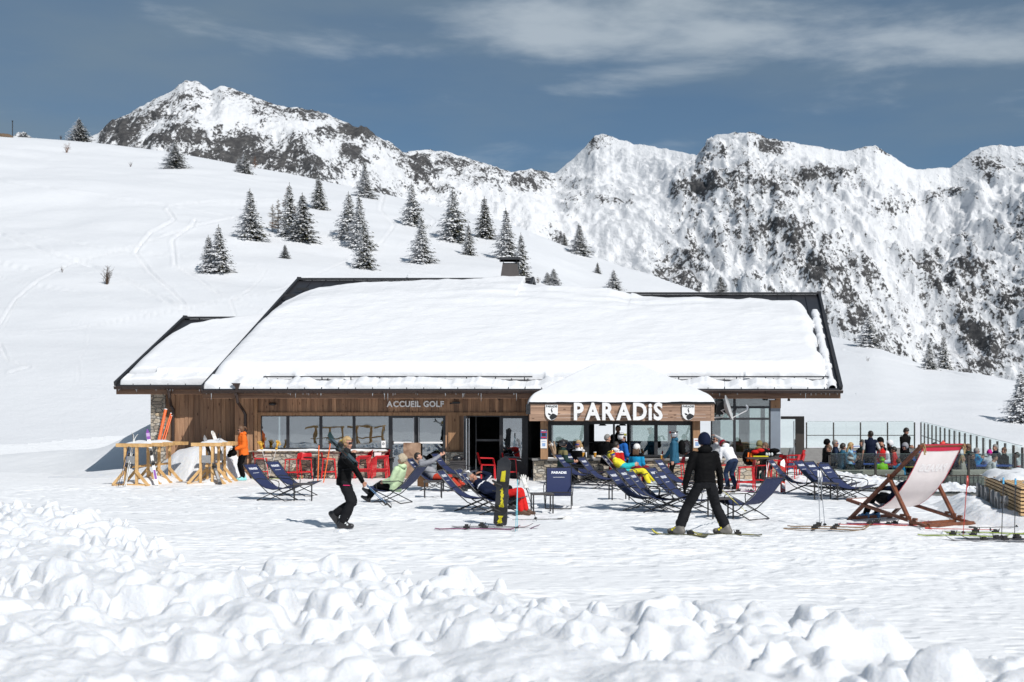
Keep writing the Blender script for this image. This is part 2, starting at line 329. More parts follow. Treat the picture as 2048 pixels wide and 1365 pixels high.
def build_sky():
    t = wd.node_tree; N = t.nodes; L = t.links; bg = N['Background']
    sk = N.new('ShaderNodeTexSky'); sk.sky_type = 'NISHITA'; sk.sun_disc = False; sk.sun_elevation = SUN_EL; sk.sun_rotation = PI-SUN_AZ; sk.altitude = 2200; sk.air_density = 1.0; sk.dust_density = .6; sk.ozone_density = 2.5
    bg.inputs['Strength'].default_value = .1
    tc = N.new('ShaderNodeTexCoord')
    sx = N.new('ShaderNodeSeparateXYZ'); L.new(tc.outputs['Generated'], sx.inputs[0])
    # thin alto clouds: noise in (x/y-plane direction, elevation) stretched along the horizon
    mp = N.new('ShaderNodeMapping'); mp.inputs['Scale'].default_value = (4.2,4.2,17); mp.inputs['Rotation'].default_value = (0,math.radians(5),0); mp.inputs['Location'].default_value = (.9,.3,.35); L.new(tc.outputs['Generated'], mp.inputs[0])
    n1 = N.new('ShaderNodeTexNoise'); n1.inputs['Scale'].default_value = 1.35; n1.inputs['Detail'].default_value = 9; n1.inputs['Roughness'].default_value = .55; n1.inputs['Distortion'].default_value = .2; L.new(mp.outputs[0], n1.inputs['Vector'])
    # the band of cloud high on the right: direction plane  z - (0.235 - .10 x)
    def M(op, a, b=None, c=None):
        n = N.new('ShaderNodeMath'); n.operation = op
        for i, v in enumerate((a,b,c)):
            if v is None: continue
            if isinstance(v,(int,float)): n.inputs[i].default_value = v
            else: L.new(v, n.inputs[i])
        return n.outputs[0]
    x = M('DIVIDE', sx.outputs[0], M('MAXIMUM', M('ABSOLUTE', sx.outputs[1]), .15)); z = M('DIVIDE', sx.outputs[2], M('MAXIMUM', M('ABSOLUTE', sx.outputs[1]), .15))
    c0 = M('SUBTRACT', .302, M('MULTIPLY', x, .075))
    d = M('ABSOLUTE', M('SUBTRACT', z, c0))
    band = M('SUBTRACT', 1.0, M('DIVIDE', d, .062)); band = M('MAXIMUM', band, 0)
    side = N.new('ShaderNodeMapRange'); side.inputs['From Min'].default_value = -.22; side.inputs['From Max'].default_value = .02; L.new(x, side.inputs['Value'])
    band = M('MULTIPLY', band, side.outputs[0])
    high = N.new('ShaderNodeMapRange'); high.inputs['From Min'].default_value = .26; high.inputs['From Max'].default_value = .36; high.inputs['To Max'].default_value = .1; L.new(z, high.inputs['Value'])
    s = M('ADD', n1.outputs['Fac'], M('ADD', M('MULTIPLY', band, .20), M('MULTIPLY', high.outputs[0], .25)))
    cr = N.new('ShaderNodeMapRange'); cr.interpolation_type = 'SMOOTHSTEP'; cr.inputs['From Min'].default_value = .52; cr.inputs['From Max'].default_value = .82; cr.inputs['To Max'].default_value = .66; L.new(s, cr.inputs['Value'])
    hs = N.new('ShaderNodeHueSaturation'); hs.inputs['Saturation'].default_value = 1.0; hs.inputs['Value'].default_value = SKYV; L.new(sk.outputs[0], hs.inputs['Color'])
    tint = N.new('ShaderNodeMix'); tint.data_type = 'RGBA'; tint.blend_type = 'MULTIPLY'; tint.inputs[0].default_value = 1; tint.inputs[7].default_value = (*SKYT,1); L.new(hs.outputs[0], tint.inputs[6])
    # veil of thin grey high cloud
    veil = N.new('ShaderNodeMix'); veil.data_type = 'RGBA'; veil.inputs[7].default_value = (1.72,2.35,2.95,1); L.new(tint.outputs[2], veil.inputs[6]); 
    n2 = N.new('ShaderNodeTexNoise'); n2.inputs['Scale'].default_value = .8; n2.inputs['Detail'].default_value = 6; L.new(mp.outputs[0], n2.inputs['Vector'])
    vf = N.new('ShaderNodeMapRange'); vf.inputs['From Min'].default_value = .35; vf.inputs['From Max'].default_value = .65; vf.inputs['To Min'].default_value = .3; vf.inputs['To Max'].default_value = .8; L.new(n2.outputs['Fac'], vf.inputs['Value'])
    L.new(vf.outputs[0], veil.inputs[0])
    mx = N.new('ShaderNodeMix'); mx.data_type = 'RGBA'; L.new(cr.outputs[0], mx.inputs[0]); L.new(veil.outputs[2], mx.inputs[6]); mx.inputs[7].default_value = (5.0,5.6,6.1,1)
    L.new(mx.outputs[2], bg.inputs[0])
SKYV = .53; SKYT = (.74,.99,1.08)
build_sky()
vs = SC.view_settings; vs.view_transform = 'Standard'; vs.look = 'None'; vs.exposure = .13; vs.gamma = 1
SC.cycles.max_bounces = 8; SC.cycles.transparent_max_bounces = 16; SC.cycles.diffuse_bounces = 3; SC.cycles.glossy_bounces = 3
# ================================================================== terrain
SIL = [(-900,250),(-200,262),(0,272),(130,281),(200,287),(330,303),(400,315),(480,330),(600,352),(700,374),(760,386),(850,408),(1000,440),(1120,488),(1200,519),(1290,546),(1400,585),(1520,630),(1661,672),(1749,693),(1844,729),(1899,741),(1964,748),(2048,766),(2300,790),(3200,800)]
YRT = [(-900,420),(0,360),(500,330),(900,290),(1200,240),(1400,215),(1661,160),(1850,135),(2048,125),(3200,125)]
_IT = {}
def itp(tab, x, w=0):
    if not w: return np.interp(x, [a for a,b in tab], [b for a,b in tab])
    k = (id(tab),w)
    if k not in _IT:
        g = np.arange(-1500,3600,4.); v = np.interp(g, [a for a,b in tab], [b for a,b in tab]); n = int(w/4); ker = np.hanning(n+2)[1:-1]; ker /= ker.sum(); _IT[k] = (g, np.convolve(np.pad(v,(n,n),'edge'),ker,'same')[n:-n])
    return np.interp(x, *_IT[k])
TER = np.array([(8.6,41.2),(18.2,41.2),(24.5,74),(8.6,74)])
TRACKS = [  # ski tracks on the hill, photograph polyline, width px
 ([(-40,350),(0,362),(150,385),(330,412),(470,436)],3), ([(-20,455),(60,472),(140,486),(260,502),(400,518)],3.2), ([(0,470),(70,495),(150,522),(250,560),(330,600),(400,640)],5),
 ([(0,668),(150,660),(290,632),(420,607),(560,580),(690,524)],2.6), ([(470,436),(400,450),(300,482),(250,500),(150,524),(80,560),(30,600),(0,650)],3.2),
 ([(335,420),(350,440),(300,468),(270,505),(300,545),(340,580),(380,620)],4), ([(390,440),(385,452),(345,480),(350,530),(400,560),(440,590),(470,600),(520,620)],3.6),
 ([(340,412),(420,404),(560,400)],3), ([(-20,520),(60,540),(160,548),(240,545)],2.6), ([(0,556),(80,572),(180,590),(250,604),(300,630)],2.6), ([(50,580),(95,598),(110,612),(160,640),(175,650),(175,690),(160,720),(155,765),(145,790)],1.6),
 ([(470,600),(500,580),(520,560),(530,545),(510,530),(470,528)],2.2), ([(770,380),(760,420),(790,450),(760,490),(700,520)],3), ([(840,420),(870,440),(850,470),(800,490)],2.5),
 ([(740,520),(820,545),(940,565),(1000,560)],2.5), ([(1060,470),(1150,510),(1250,535),(1380,580)],3), ([(1690,700),(1800,725),(1900,745),(2040,780)],3), ([(0,690),(15,720),(60,735),(20,745)],4), ([(60,570),(30,610),(5,660)],2), ([(500,580),(460,600),(480,660)],2.5)]
def DIP(X, Y): return np.interp(X,[8.0,8.8,10.5,11.3,12.9,14.5,17],[0,.12,.28,.36,.52,.66,.72])*sstep(30,40.5,Y)
def hill_z(X, Y):
    Yp = np.maximum(Y, 20.0); px = 1024 + F*X/Yp
    S = itp(SIL, px, 60); YR = itp(YRT, px, 420); Y0 = 58+18*sstep(3.5,13,X)
    zr = CH + (H0-S)/F*YR; t = (Y-Y0)/(YR-Y0); tc = np.clip(t,0,1)
    f = .72*tc**1.12 + .28*sstep(0,1,tc)
    z = zr*f
    n = fbm(X/42., Y/42., 5, 4)-.5; n2 = fbm(X/15.,Y/15.,9,3)-.5
    win = sstep(0,.22,tc)*(1-sstep(.8,1.0,tc))
    z = z + win*(n*4.2*np.minimum(1,YR/300) + n2*.5)
    over = np.maximum(t-1,0); z = z - over*YR*.35
    z = z - DIP(X,Y)*(1-sstep(74,80,Y)) + np.where(Y<-14, (-14-Y)*.17, 0)
    return z, px, t
def terrain():
    Yr = np.concatenate([np.linspace(-110,4,24), np.linspace(7,40.6,330), np.geomspace(41,470,400)])
    core = np.linspace(-.45,.45,760); w = np.concatenate([-np.geomspace(.46,2.2,40)[::-1], core, np.geomspace(.46,2.2,40)])
    Y = np.repeat(Yr[:,None], len(w), 1); X = w[None,:]*np.sqrt(Y*Y+14*14)
    z, px, t = hill_z(X, Y)
    # terrace hollow (the deck stands in it) and building plot
    ins = (X>8.9)&(X<(18.2+(Y-41.2)*.196))&(Y>41.0)&(Y<73.5); z = np.where(ins, np.minimum(z,-.75), z)
    py = H0 - (z-CH)*F/np.maximum(Y,20)
    vis = (t>0)&(t<1)&(px>-200)&(px<2300)
    dz = np.zeros_like(z)
    P = np.stack([px,py],-1)
    for pl, wd_ in TRACKS:
        d = np.full(z.shape, 1e3)
        for a, b in zip(pl[:-1], pl[1:]):
            a = np.array(a,float); b = np.array(b,float); ab = b-a
            tt = np.clip(((P-a)@ab)/(ab@ab),0,1); q = a+tt[...,None]*ab
            e = np.hypot((P[...,0]-q[...,0])*.75, (P[...,1]-q[...,1])*1.25); d = np.minimum(d,e)
        wob = 1+.5*(vnoise(px/9., py/9., 3)-.5)
        d = d/(wd_*.62*wob)
        prof = -np.exp(-(d/1.0)**2) + .75*np.exp(-((d-1.7)/.7)**2)
        dz += np.where(vis, prof, 0)*Y/F*wd_*.72
    z = z + dz
    # trodden and skied surface of the yard
    yard = sstep(8,14,Y)*(1-sstep(40,44,Y)); busy = sstep(.42,.62,fbm(X/4.,Y/4.,77,3)+.18*np.exp(-((Y-30)/8)**2))
    tr = .035*(fbm(X*1.1,Y*1.1,81,4)-.5)+(.045*(fbm(X*3.3,Y*3.3,83,4)-.5)+.03*(ridged(X*2.2,Y*2.2,85,3)-.55))*(.25+.75*busy)
    rs = np.random.RandomState(12)
    for k in range(26):
        y0 = rs.uniform(15,36); sl = rs.normal(0,.10); cv = rs.normal(0,.004); x0 = rs.uniform(-8,8); L = rs.uniform(5,16)
        for o in (0,.32): d = np.abs(Y-(y0+o+sl*(X-x0)+cv*(X-x0)**2)); tr = tr-(.022*np.exp(-(d/.085)**2)-.010*np.exp(-((d-.16)/.06)**2))*(1-sstep(L*.8,L,np.abs(X-x0)))
    z = z+tr*yard
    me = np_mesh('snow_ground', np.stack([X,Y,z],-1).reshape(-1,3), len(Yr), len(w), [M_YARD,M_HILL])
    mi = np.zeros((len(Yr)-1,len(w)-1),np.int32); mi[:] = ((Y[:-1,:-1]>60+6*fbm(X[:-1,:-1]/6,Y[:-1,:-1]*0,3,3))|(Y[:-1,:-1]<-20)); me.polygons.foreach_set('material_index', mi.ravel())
    o = link('snow_ground', me); tag(o, 'packed white snow of the yard and the ski slope behind the hut', kind='structure')
    return o
terrain()
# ================================================================== mountains
CREST = [(-700,330),(-300,320),(0,300),(120,285),(195,268),(225,238),(262,224),(300,204),(345,180),(370,163),(398,165),(424,180),(440,172),(470,178),(520,200),(560,212),(625,220),(680,240),(720,258),(760,278),(806,304),(850,302),(900,305),(960,324),(1026,345),(1060,338),(1112,345),(1150,313),(1178,285),(1190,272),(1206,270),(1240,280),(1300,295),(1350,302),(1393,312),(1410,292),(1430,272),(1470,265),(1500,268),(1532,280),(1620,290),(1690,303),(1728,293),(1750,292),(1790,318),(1830,338),(1900,332),(1935,308),(1960,293),(2000,289),(2030,296),(2060,288),(2300,260),(2700,280)]
YC = [(-700,1500),(370,1500),(700,1540),(790,1650),(830,1800),(1100,1850),(1180,1950),(1340,1760),(1400,1660),(1480,1560),(1830,1480),(1900,1500),(2100,1420),(2700,1400)]
DEP = [(-700,420),(370,380),(700,430),(900,520),(1180,620),(1340,600),(1420,440),(1830,420),(2700,380)]
ROCKS = [ # px,py,rx,ry,weight : where bare rock shows
 (240,262,55,45,.75),(330,225,90,40,.25),(390,205,40,30,.3),(330,280,60,30,.45),(470,275,60,35,.75),(480,315,110,22,.7),(560,320,90,35,.5),(470,190,30,14,.5),(600,228,90,20,.85),(560,212,50,14,.6),(680,262,70,18,.7),(700,302,30,14,.8),(740,318,22,12,.7),(640,330,70,25,.3),(425,240,26,60,.1),
 (840,330,60,30,.55),(900,325,70,18,.6),(850,345,30,14,.5),(930,350,50,20,.4),(860,378,60,16,.5),(985,340,60,12,.45),(1060,355,60,22,.6),(1070,375,40,14,.5),(1195,290,30,18,.8),(1205,402,26,20,.6),(1165,400,40,30,.3),(1240,400,40,12,.5),(1130,470,60,30,.4),
 (1480,300,70,40,.42),(1430,380,80,60,.4),(1540,300,40,30,.6),(1640,352,80,24,.55),(1560,370,60,30,.4),(1700,310,60,20,.3),(1748,300,40,12,.75),(1790,415,60,16,.6),(1900,380,40,20,.3),(1980,325,80,28,.8),(1500,470,130,60,.4),(1420,500,80,60,.35),(1370,545,70,30,.75),(1390,520,40,20,.5),(1640,520,120,70,.3),(1760,560,120,80,.36),(1900,520,120,50,.5),(1950,600,120,80,.62),(1850,650,120,60,.55),(1720,610,70,50,.5),(1700,640,60,40,.5),(1980,690,90,60,.55),(1780,690,60,40,.4),(2040,450,40,30,.5),(1600,430,100,40,.25)]
SNOWF = [(560,245,70,22,.6),(470,225,40,28,.8),(640,300,90,18,.35),(760,330,50,30,.4),(1260,320,90,26,.7),(1230,460,110,70,.5),(1060,430,60,40,.5),(1460,280,50,14,.4),(1620,315,70,14,.5),(1800,345,60,22,.5),(1700,430,120,45,.3),(1880,440,110,30,.35),(1800,490,120,20,.25),(415,250,14,60,.4)]
def blob(px, py, tab):
    a = np.zeros_like(px)
    for x, y, rx, ry, w in tab: a = np.maximum(a, w*np.exp(-(((px-x)/rx)**2+((py-y)/ry)**2)))
    return a
def rock_material():
    m = bpy.data.materials.new('snowy_rock_face'); t, N, L, b = nt(m); b.inputs['Roughness'].default_value = .75; b.inputs['Specular IOR Level'].default_value = .2
    tc = N.new('ShaderNodeTexCoord'); at = N.new('ShaderNodeAttribute'); at.attribute_name = 'rock'
    def noise(sc, st, det=6, dist=0.0, rot=(0,0,0)):
        mp = N.new('ShaderNodeMapping'); mp.inputs['Scale'].default_value = st; mp.inputs['Rotation'].default_value = rot; L.new(tc.outputs['Object'], mp.inputs[0])
        n = N.new('ShaderNodeTexNoise'); n.inputs['Scale'].default_value = sc; n.inputs['Detail'].default_value = det; n.inputs['Roughness'].default_value = .68; n.inputs['Distortion'].default_value = dist; L.new(mp.outputs[0], n.inputs['Vector']); return n.outputs['Fac']
    def M(op, a, b_=None):
        n = N.new('ShaderNodeMath'); n.operation = op
        for i, v in enumerate((a,b_)):
            if v is None: continue
            if isinstance(v,(int,float)): n.inputs[i].default_value = v
            else: L.new(v, n.inputs[i])
        return n.outputs[0]
    nA = noise(.075, (1.5,.3,.6), 8, .5, (0,.42,0)); nB = noise(.30, (1.3,.5,.95), 7, .5, (0,-.35,0)); nC = noise(.016,(1,.6,1.2),5)
    s = M('ADD', M('ADD', at.outputs['Fac'], M('MULTIPLY', M('SUBTRACT', nA, .5), 1.6)), M('ADD', M('MULTIPLY', M('SUBTRACT', nB, .5), 1.9), M('MULTIPLY', M('SUBTRACT', nC, .5), .8)))
    mr = N.new('ShaderNodeMapRange'); mr.interpolation_type = 'SMOOTHSTEP'; mr.inputs['From Min'].default_value = .40; mr.inputs['From Max'].default_value = .48; L.new(s, mr.inputs['Value'])
    nr = noise(.12, (1,1,2.2), 8); rp = N.new('ShaderNodeValToRGB'); L.new(nr, rp.inputs[0]); cr = rp.color_ramp
    cr.elements[0].position = .28; cr.elements[0].color = (.035,.036,.040,1); cr.elements[1].position = .75; cr.elements[1].color = (.17,.165,.16,1)
    q = cr.elements.new(.5); q.color = (.072,.071,.073,1)
    mx = N.new('ShaderNodeMix'); mx.data_type = 'RGBA'; L.new(mr.outputs[0], mx.inputs[0]); mx.inputs[6].default_value = (.75,.765,.79,1); L.new(rp.outputs[0], mx.inputs[7]); L.new(mx.outputs[2], b.inputs['Base Color'])
    bp = N.new('ShaderNodeBump'); bp.inputs['Strength'].default_value = .75; bp.inputs['Distance'].default_value = 4.5
    hh = M('ADD', M('MULTIPLY', nB, .7), M('ADD', nA, M('MULTIPLY', mr.outputs[0], -.25))); L.new(hh, bp.inputs['Height']); L.new(bp.outputs[0], b.inputs['Normal'])
    return m
def mountains():
    px1 = np.arange(-560,2640,3.0); nr = 300; r = np.concatenate([np.linspace(0,1,nr-30), 1+np.linspace(.015,.6,30)])
    px = np.repeat(px1[None,:], nr, 0); R = np.repeat(r[:,None], len(px1), 1)
    cj = (fbm(px/26., px*0, 41, 4)-.5)*14 + (fbm(px/7., px*0, 43, 3)-.5)*6
    pc = itp(CREST, px)+cj*.55; yc = itp(YC, px, 260); dep = itp(DEP, px, 260); pb = itp(SIL, px)+85
    yb = yc-dep; zb = CH+(H0-pb)/F*yb; zc = CH+(H0-pc)/F*yc
    Rc = np.minimum(R,1)
    Y = yb+dep*R; X = (px-1024)/F*Y
    e = Rc**.92
    z = zb+(zc-zb)*e - np.maximum(R-1,0)*dep*.9
    up = (zc-zb)
    rd = ridged(X/150.+Y/700., Y/420.-X/900., 3, 6)-.6; rd2 = ridged(X/46.+z/90., Y/120.+z/140., 8, 5)-.55; rd3 = ridged(X/15.+z/40., Y/45.+z/25., 14, 4)-.5
    lift = sstep(0,.15,Rc)*(1-.93*sstep(.80,1.0,Rc))
    right = sstep(1280,1420,px); mid = sstep(-700,0,px)
    dz = lift*(rd*(52+38*right) + rd2*(17+22*right) + rd3*(6+7*right))
    z = z+dz + (1-sstep(.9,1,Rc))*0
    py = H0-(z-CH)*F/Y
    gy = np.abs(np.gradient(z,axis=0)/np.maximum(np.gradient(Y,axis=0),.1)); gx = np.abs(np.gradient(z,axis=1)/np.maximum(np.abs(np.gradient(X,axis=1)),.1))
    slope = np.clip(np.hypot(gx,gy)-.75,0,2.2)
    rib = (rd2*1.0+rd3*.55+rd*.3)
    rock = .06 - .02*right + rib*(.8-.2*right)*np.clip(.35+1.2*blob(px,py,ROCKS)+.25*right,0,1) + blob(px,py,ROCKS)*(.60-.16*right) - blob(px,py,SNOWF)*.7 + .16*(1-.55*right)*np.minimum(slope,1.6) + .12*sstep(900,700,px)
    me = np_mesh('mountain_range', np.stack([X,Y,z],-1).reshape(-1,3), nr, len(px1), rock_material(), attrs={'rock':rock})
    o = link('mountain_range', me); tag(o, 'snow covered rocky mountain range with dark cliffs behind the slope', kind='structure')
mountains()
# ================================================================== the hut
DS = Vector((.15,1,.452))              # up-slope direction of every roof plane
DB = Vector((.15,1,-.452))             # down-slope direction behind the ridge
YF = 41.0                              # front wall
def clad(mb, x0, x1, z0, z1, y, depth=.05, wmin=.11, wmax=.19, hole=None):
    x = x0
    while x < x1-1e-4:
        w = min(random.uniform(wmin,wmax), x1-x)
        if x1-x-w < .04: w = x1-x
        d = random.choice((0,.012,.022,.03)); mb.tint = random.uniform(.05,1)
        mb.box((x,y-d,z0),(x+w-.004,y+depth,z1)); x += w
    mb.tint = 0
def planks(mb, x0, x1, z0, z1, y, n, depth=.05):
    h = (z1-z0)/n
    for i in range(n):
        x = x0
        while x < x1-1e-3:
            L = random.uniform(1.4,2.6); L = x1-x if x1-x-L < .6 else L
            mb.tint = random.uniform(.25,1); mb.box((x,y-random.uniform(0,.006),z0+i*h),(x+L-.003,y+depth,z0+(i+1)*h-.004)); x += L
    mb.tint = 0
HUT = thing('mountain_restaurant', 'long low wooden mountain restaurant with a deep snow covered roof and stone plinth', 'restaurant', (0,41.5,0))
O = Vector(HUT.location)
def hut(mb, name, m, parent=None, smooth=False, label=None):
    mb.v = [(p[0]-O.x, p[1]-O.y, p[2]-O.z) for p in mb.v]
    return mb.build(name, m, parent or HUT, smooth, label=label)
def fx(px, Y=YF): return (px-1024)*Y/F
def fz(py, Y=YF): return CH-(py-H0)*Y/F
# ---- roof planes (metal)
EA = Vector((-9.50,39.9,2.80)); EB = Vector((10.10,39.9,2.80)); WE = Vector((-12.5,41.0,2.94))
TL, TR, XS = 9.4, 7.9, -.62            # slope lengths left / right, where the high ridge ends (x at the eave)
def roof_quad(mb, p, q, t, th=.12):
    a, b = p, q; c, d = q+DS*t, p+DS*t; dn = Vector((0,.0,-th)); mb.slab([a,b,c,d], dn)
def back_quad(mb, p, q, t, L, th=.12):
    a, b = p+DS*t, q+DS*t; c, d = b+DB*L, a+DB*L; mb.slab([a,b,c,d], Vector((0,0,-th)))
mb = MB(); roof_quad(mb, EA, Vector((XS,EA.y,EA.z)), TL); roof_quad(mb, Vector((XS,EA.y,EA.z)), EB, TR)
back_quad(mb, EA, Vector((XS,EA.y,EA.z)), TL, 7.5); back_quad(mb, Vector((XS,EA.y,EA.z)), EB, TR, 6.0)
roof_quad(mb, WE, Vector((-9.2,WE.y,WE.z)), 5.4); back_quad(mb, WE, Vector((-9.2,WE.y,WE.z)), 5.4, 5)
g0 = Vector((XS,EA.y,EA.z))            # little gable closing the step between the two ridges
mb.slab([g0+DS*TR, g0+DS*TL, g0+DS*TL+DB*1.5], Vector((-.05,0,0)))
roof = hut(mb, 'roof', M_ROOF)
nrm = DS.cross(Vector((1,0,0))).normalized(); nrm = nrm if nrm.z > 0 else -nrm
def seams(p, q, t, ln):
    mb = MB(); n = int((q.x-p.x)/.52)
    for i in range(n+1):
        s = p+(q-p)*(i/n); mb.beam(s+nrm*.018, s+DS*t+nrm*.018, .022, .036, nrm)
    hut(mb, 'standing_seam', M_ROOF, roof); 
mb = MB()
for p, q, t in ((EA, g0, TL), (g0, EB, TR), (WE, Vector((-9.2,WE.y,WE.z)), 5.4)):
    n = int((q.x-p.x)/.5)
    for i in range(n+1):
        s = p+(q-p)*(i/n); mb.beam(s+nrm*.018, s+DS*t+nrm*.018, .022, .036, nrm)
hut(mb, 'standing_seam', M_ROOF, roof)
mb = MB()                              # verge trims and ridge caps
for p, t in ((EA,TL),(EB,TR),(WE,5.4)):
    mb.beam(p+nrm*.04-DS*.02, p+DS*t+nrm*.04, .09, .14, nrm)
    mb.beam(p+DS*t+nrm*.05, p+DS*t+DB*6+nrm*.05, .16, .20, nrm)
for p, q, t in ((EA,g0,TL),(g0,EB,TR),(WE,Vector((-9.2,WE.y,WE.z)),5.4)):
    mb.beam(p+DS*t+Vector((0,0,.05)), q+DS*t+Vector((0,0,.05)), .26, .07)
mb.beam(g0+DS*TR+nrm*.04, g0+DS*TL+nrm*.07, .10, .16, nrm); mb.beam(g0+DS*TL+nrm*.05, g0+DS*TL+DB*1.6+nrm*.05, .10, .16, nrm)
hut(mb, 'verge_trim', M_DARK, roof)
# snow guard bars on the metal near the left ridge
for px, py in ((604,584),(577,597)):
    Y = 47.9 if px == 604 else 47.1; p = Wp(px,py,Y); mb = MB(); mb.beam(p+Vector((-.2,0,.1)), p+Vector((.25,0,.1)), .06, .09); hut(mb, 'snow_guard', M_BLACK, roof)
# ---- roof snow as a height field over the slope
def snow_sheet(name, p, q, tmax, thick, na, ntt, label=None):
    a = np.linspace(0,1,na); t = np.linspace(0,1,ntt); A, T = np.meshgrid(a, t)
    X = p.x+(q.x-p.x)*A; TT = T*tmax
    h = thick(X, TT)
    V = np.stack([X+DS.x*TT+nrm.x*h, p.y+DS.y*TT+nrm.y*h, p.z+DS.z*TT+nrm.z*h],-1).reshape(-1,3) - np.array(O)
    hc = np.maximum(np.maximum(h[:-1,:-1],h[1:,1:]),np.maximum(h[:-1,1:],h[1:,:-1])); keep = hc > -.03
    me = np_mesh(name, V, ntt, na, M_ROOFSNOW, keep=keep); return link(name, me, HUT, label=label)
def edge(d, r=.32): # rounded shoulder
    d = np.clip(d/r, 0, 1); return np.sqrt(np.maximum(0, 1-(1-d)**2))
def main_thick(X, T):
    wob = (fbm(X*1.3, T*0+3, 2, 4)-.5)
    # upper limit of the snow (bare metal at the ridges)
    top = np.interp(X, [-9.5,-9.42,-9.35,-9.17,-8.7,-8.34,-6.9,-5,-3.35,-1.75,-.8,.4,2.0,3.0,3.5,5.5,7.3,8.1,8.9,9.2,9.45,10.2],
                       [.5,2.4,4.8,6.3,7.1,7.55,8.1,8.35,8.45,8.72,8.75,8.3,8.0,7.75,7.4,7.25,7.1,7.0,6.95,6.85,6.4,5.6]) + .80*(X<-.9) + .12*(X>3.2) + wob*.3
    left = X-(-9.5)-.03-.05*wob
    right = 9.72-.03*T-X+ (fbm(T*1.7,T*0,8,3)-.5)*.28
    d = np.minimum(np.minimum(top-T, left*.9), right)
    base = (.40-.19*sstep(2.2,.4,top-T)*(1-sstep(-.9,.3,X)*(1-sstep(2.4,3.2,X))*.7)) + .04*(fbm(X/3.1, T/2.2, 12, 4)-.5)*2 + .03*(fbm(X*1.1,T*2.0,19,4)-.5)*2
    # wind ripples high on the slope
    base = base + .02*sstep(5,6.5,T)*np.sin(T*7+2.5*np.sin(X*.45)+fbm(X/2,T,4,3)*5)*sstep(-6,-2,X)*(1-sstep(5,7,X))
    h = base*edge(d,.45)-.06*(d<0)
    # slot above the snow-retaining bar and the strip under it
    g = fbm(X*1.9, T*0+9, 33, 4)
    slot = np.where((X>-7.7)&(X<10.0), 1, 0)*sstep(.33,.5,g+.12)
    c = .62+.05*(g-.5); s = np.exp(-((T-c)/.085)**2)*slot
    lowfac = sstep(0,.07,T)
    h = np.where(T < c, np.minimum(h, (.12+.34*(fbm(X*1.7,T*0,5,4)-.42))*lowfac), h*np.clip(.42+(T-c)*1.1,0,1))
    h = h*(1-s) - .07*s
    # extra loose strip left on the metal by the right verge
    strip = edge(np.minimum(.13-np.abs(X-9.83+.004*T)+(fbm(T*5,T*0,6,3)-.5)*.12, 6.3-T),.12)*.12
    h = np.where(right < 0, strip-.05*(strip<=0), h)
    return np.where(T<.0, -.05, h)
snow_sheet('snow_cover', EA, EB, TL+.02, main_thick, 560, 330)
def wing_thick(X, T):
    wob = fbm(X*1.5, T*0+1, 22, 4)-.5
    top = np.interp(X, [-12.5,-12.1,-11.8,-11.2,-10.4,-9.6,-8], [.3,3.6,4.5,4.85,5.1,5.36,5.4])+wob*.25
    d = np.minimum(top-T, (X+12.5)*.9-.10-.05*wob)
    base = .34+.08*(fbm(X/2., T/2., 25, 4)-.5)*2
    h = base*edge(d,.4)-.06*(d<0)
    h = np.where(T<.5, np.minimum(h, (.22+.14*(fbm(X*2.,T*0,6,3)-.5))*sstep(0,.06,T)), h)
    s = np.exp(-((T-.5)/.06)**2)*np.where((X>-12.4)&(X<-11.4),1,0); return h*(1-s)-.06*s
snow_sheet('snow_cover', WE, Vector((-9.0,41.0,2.94)), 5.42, wing_thick, 120, 150)
mb = MB()                              # snow-retaining rail above the eaves
for x0, x1 in ((-7.8,.55),(4.2,9.75)):
    p = Vector((x0,EA.y,EA.z))+DS*.56+nrm*.14; q = Vector((x1,EA.y,EA.z))+DS*.56+nrm*.14; mb.beam(p, q, .04, .04)
    for i in range(int((x1-x0)/.9)+1): a = Vector((x0+.9*i,EA.y,EA.z))+DS*.58; mb.beam(a, a+nrm*.14, .03, .03)
hut(mb, 'snow_guard_rail', M_DARK, roof)
# ---- eaves: fascia, gutter, brackets, icicles
def eave(p, q):
    mb = MB(); mb.box((p.x,p.y+.06,p.z-.30),(q.x,p.y+.11,p.z-.125)); mb.box((p.x,p.y+.11,p.z-.22),(q.x,p.y+1.7,p.z-.19)); hut(mb, 'fascia', M_FASCIA)
    mb = MB(); rows = []
    for a in range(9):
        th = PI+PI*a/8; rows.append([(p.x-.03, p.y-.04+.075*math.cos(th), p.z-.06+.085*math.sin(th)), (q.x+.03, p.y-.04+.075*math.cos(th), p.z-.06+.085*math.sin(th))])
    mb.sheet(rows)
    for a, b in ((rows[0],0),(rows[-1],0)): mb.tube([a[0],a[1]], .014, 6)
    for x in (p.x-.03,q.x+.03): mb.slab([(x,r[0][1],r[0][2]) for r in rows], (.01,0,0))
    gut = hut(mb, 'gutter', M_GUT)
    n = int((q.x-p.x)/1.05)
    for i in range(n+1):
        x = p.x+.2+(q.x-p.x-.4)*i/n
        mb = MB(); mb.tube([(x,p.y-.04+.083*math.cos(PI+PI*a/6),p.z-.06+.093*math.sin(PI+PI*a/6)) for a in range(7)], .012, 4); hut(mb, 'gutter_bracket', M_GUT, gut)
    x = p.x+.05
    while x < q.x:
        x += random.expovariate(1/.2)
        g = float(vnoise(np.array([x*.8]),np.array([1.]),3)[0])
        if g < .35: continue
        L = random.uniform(.03,.11)+(random.random()<.13)*random.uniform(.08,.24); b = Vector((x,p.y-.06,p.z-.13))
        mb = MB(); mb.tube([b, b-Vector((0,0,L*.5)), b-Vector((0,0,L))], [.008,.005,.0015], 5); hut(mb, 'icicle', M_ICE, gut)
eave(EA, EB); eave(WE, Vector((-9.35,41.0,2.94)))
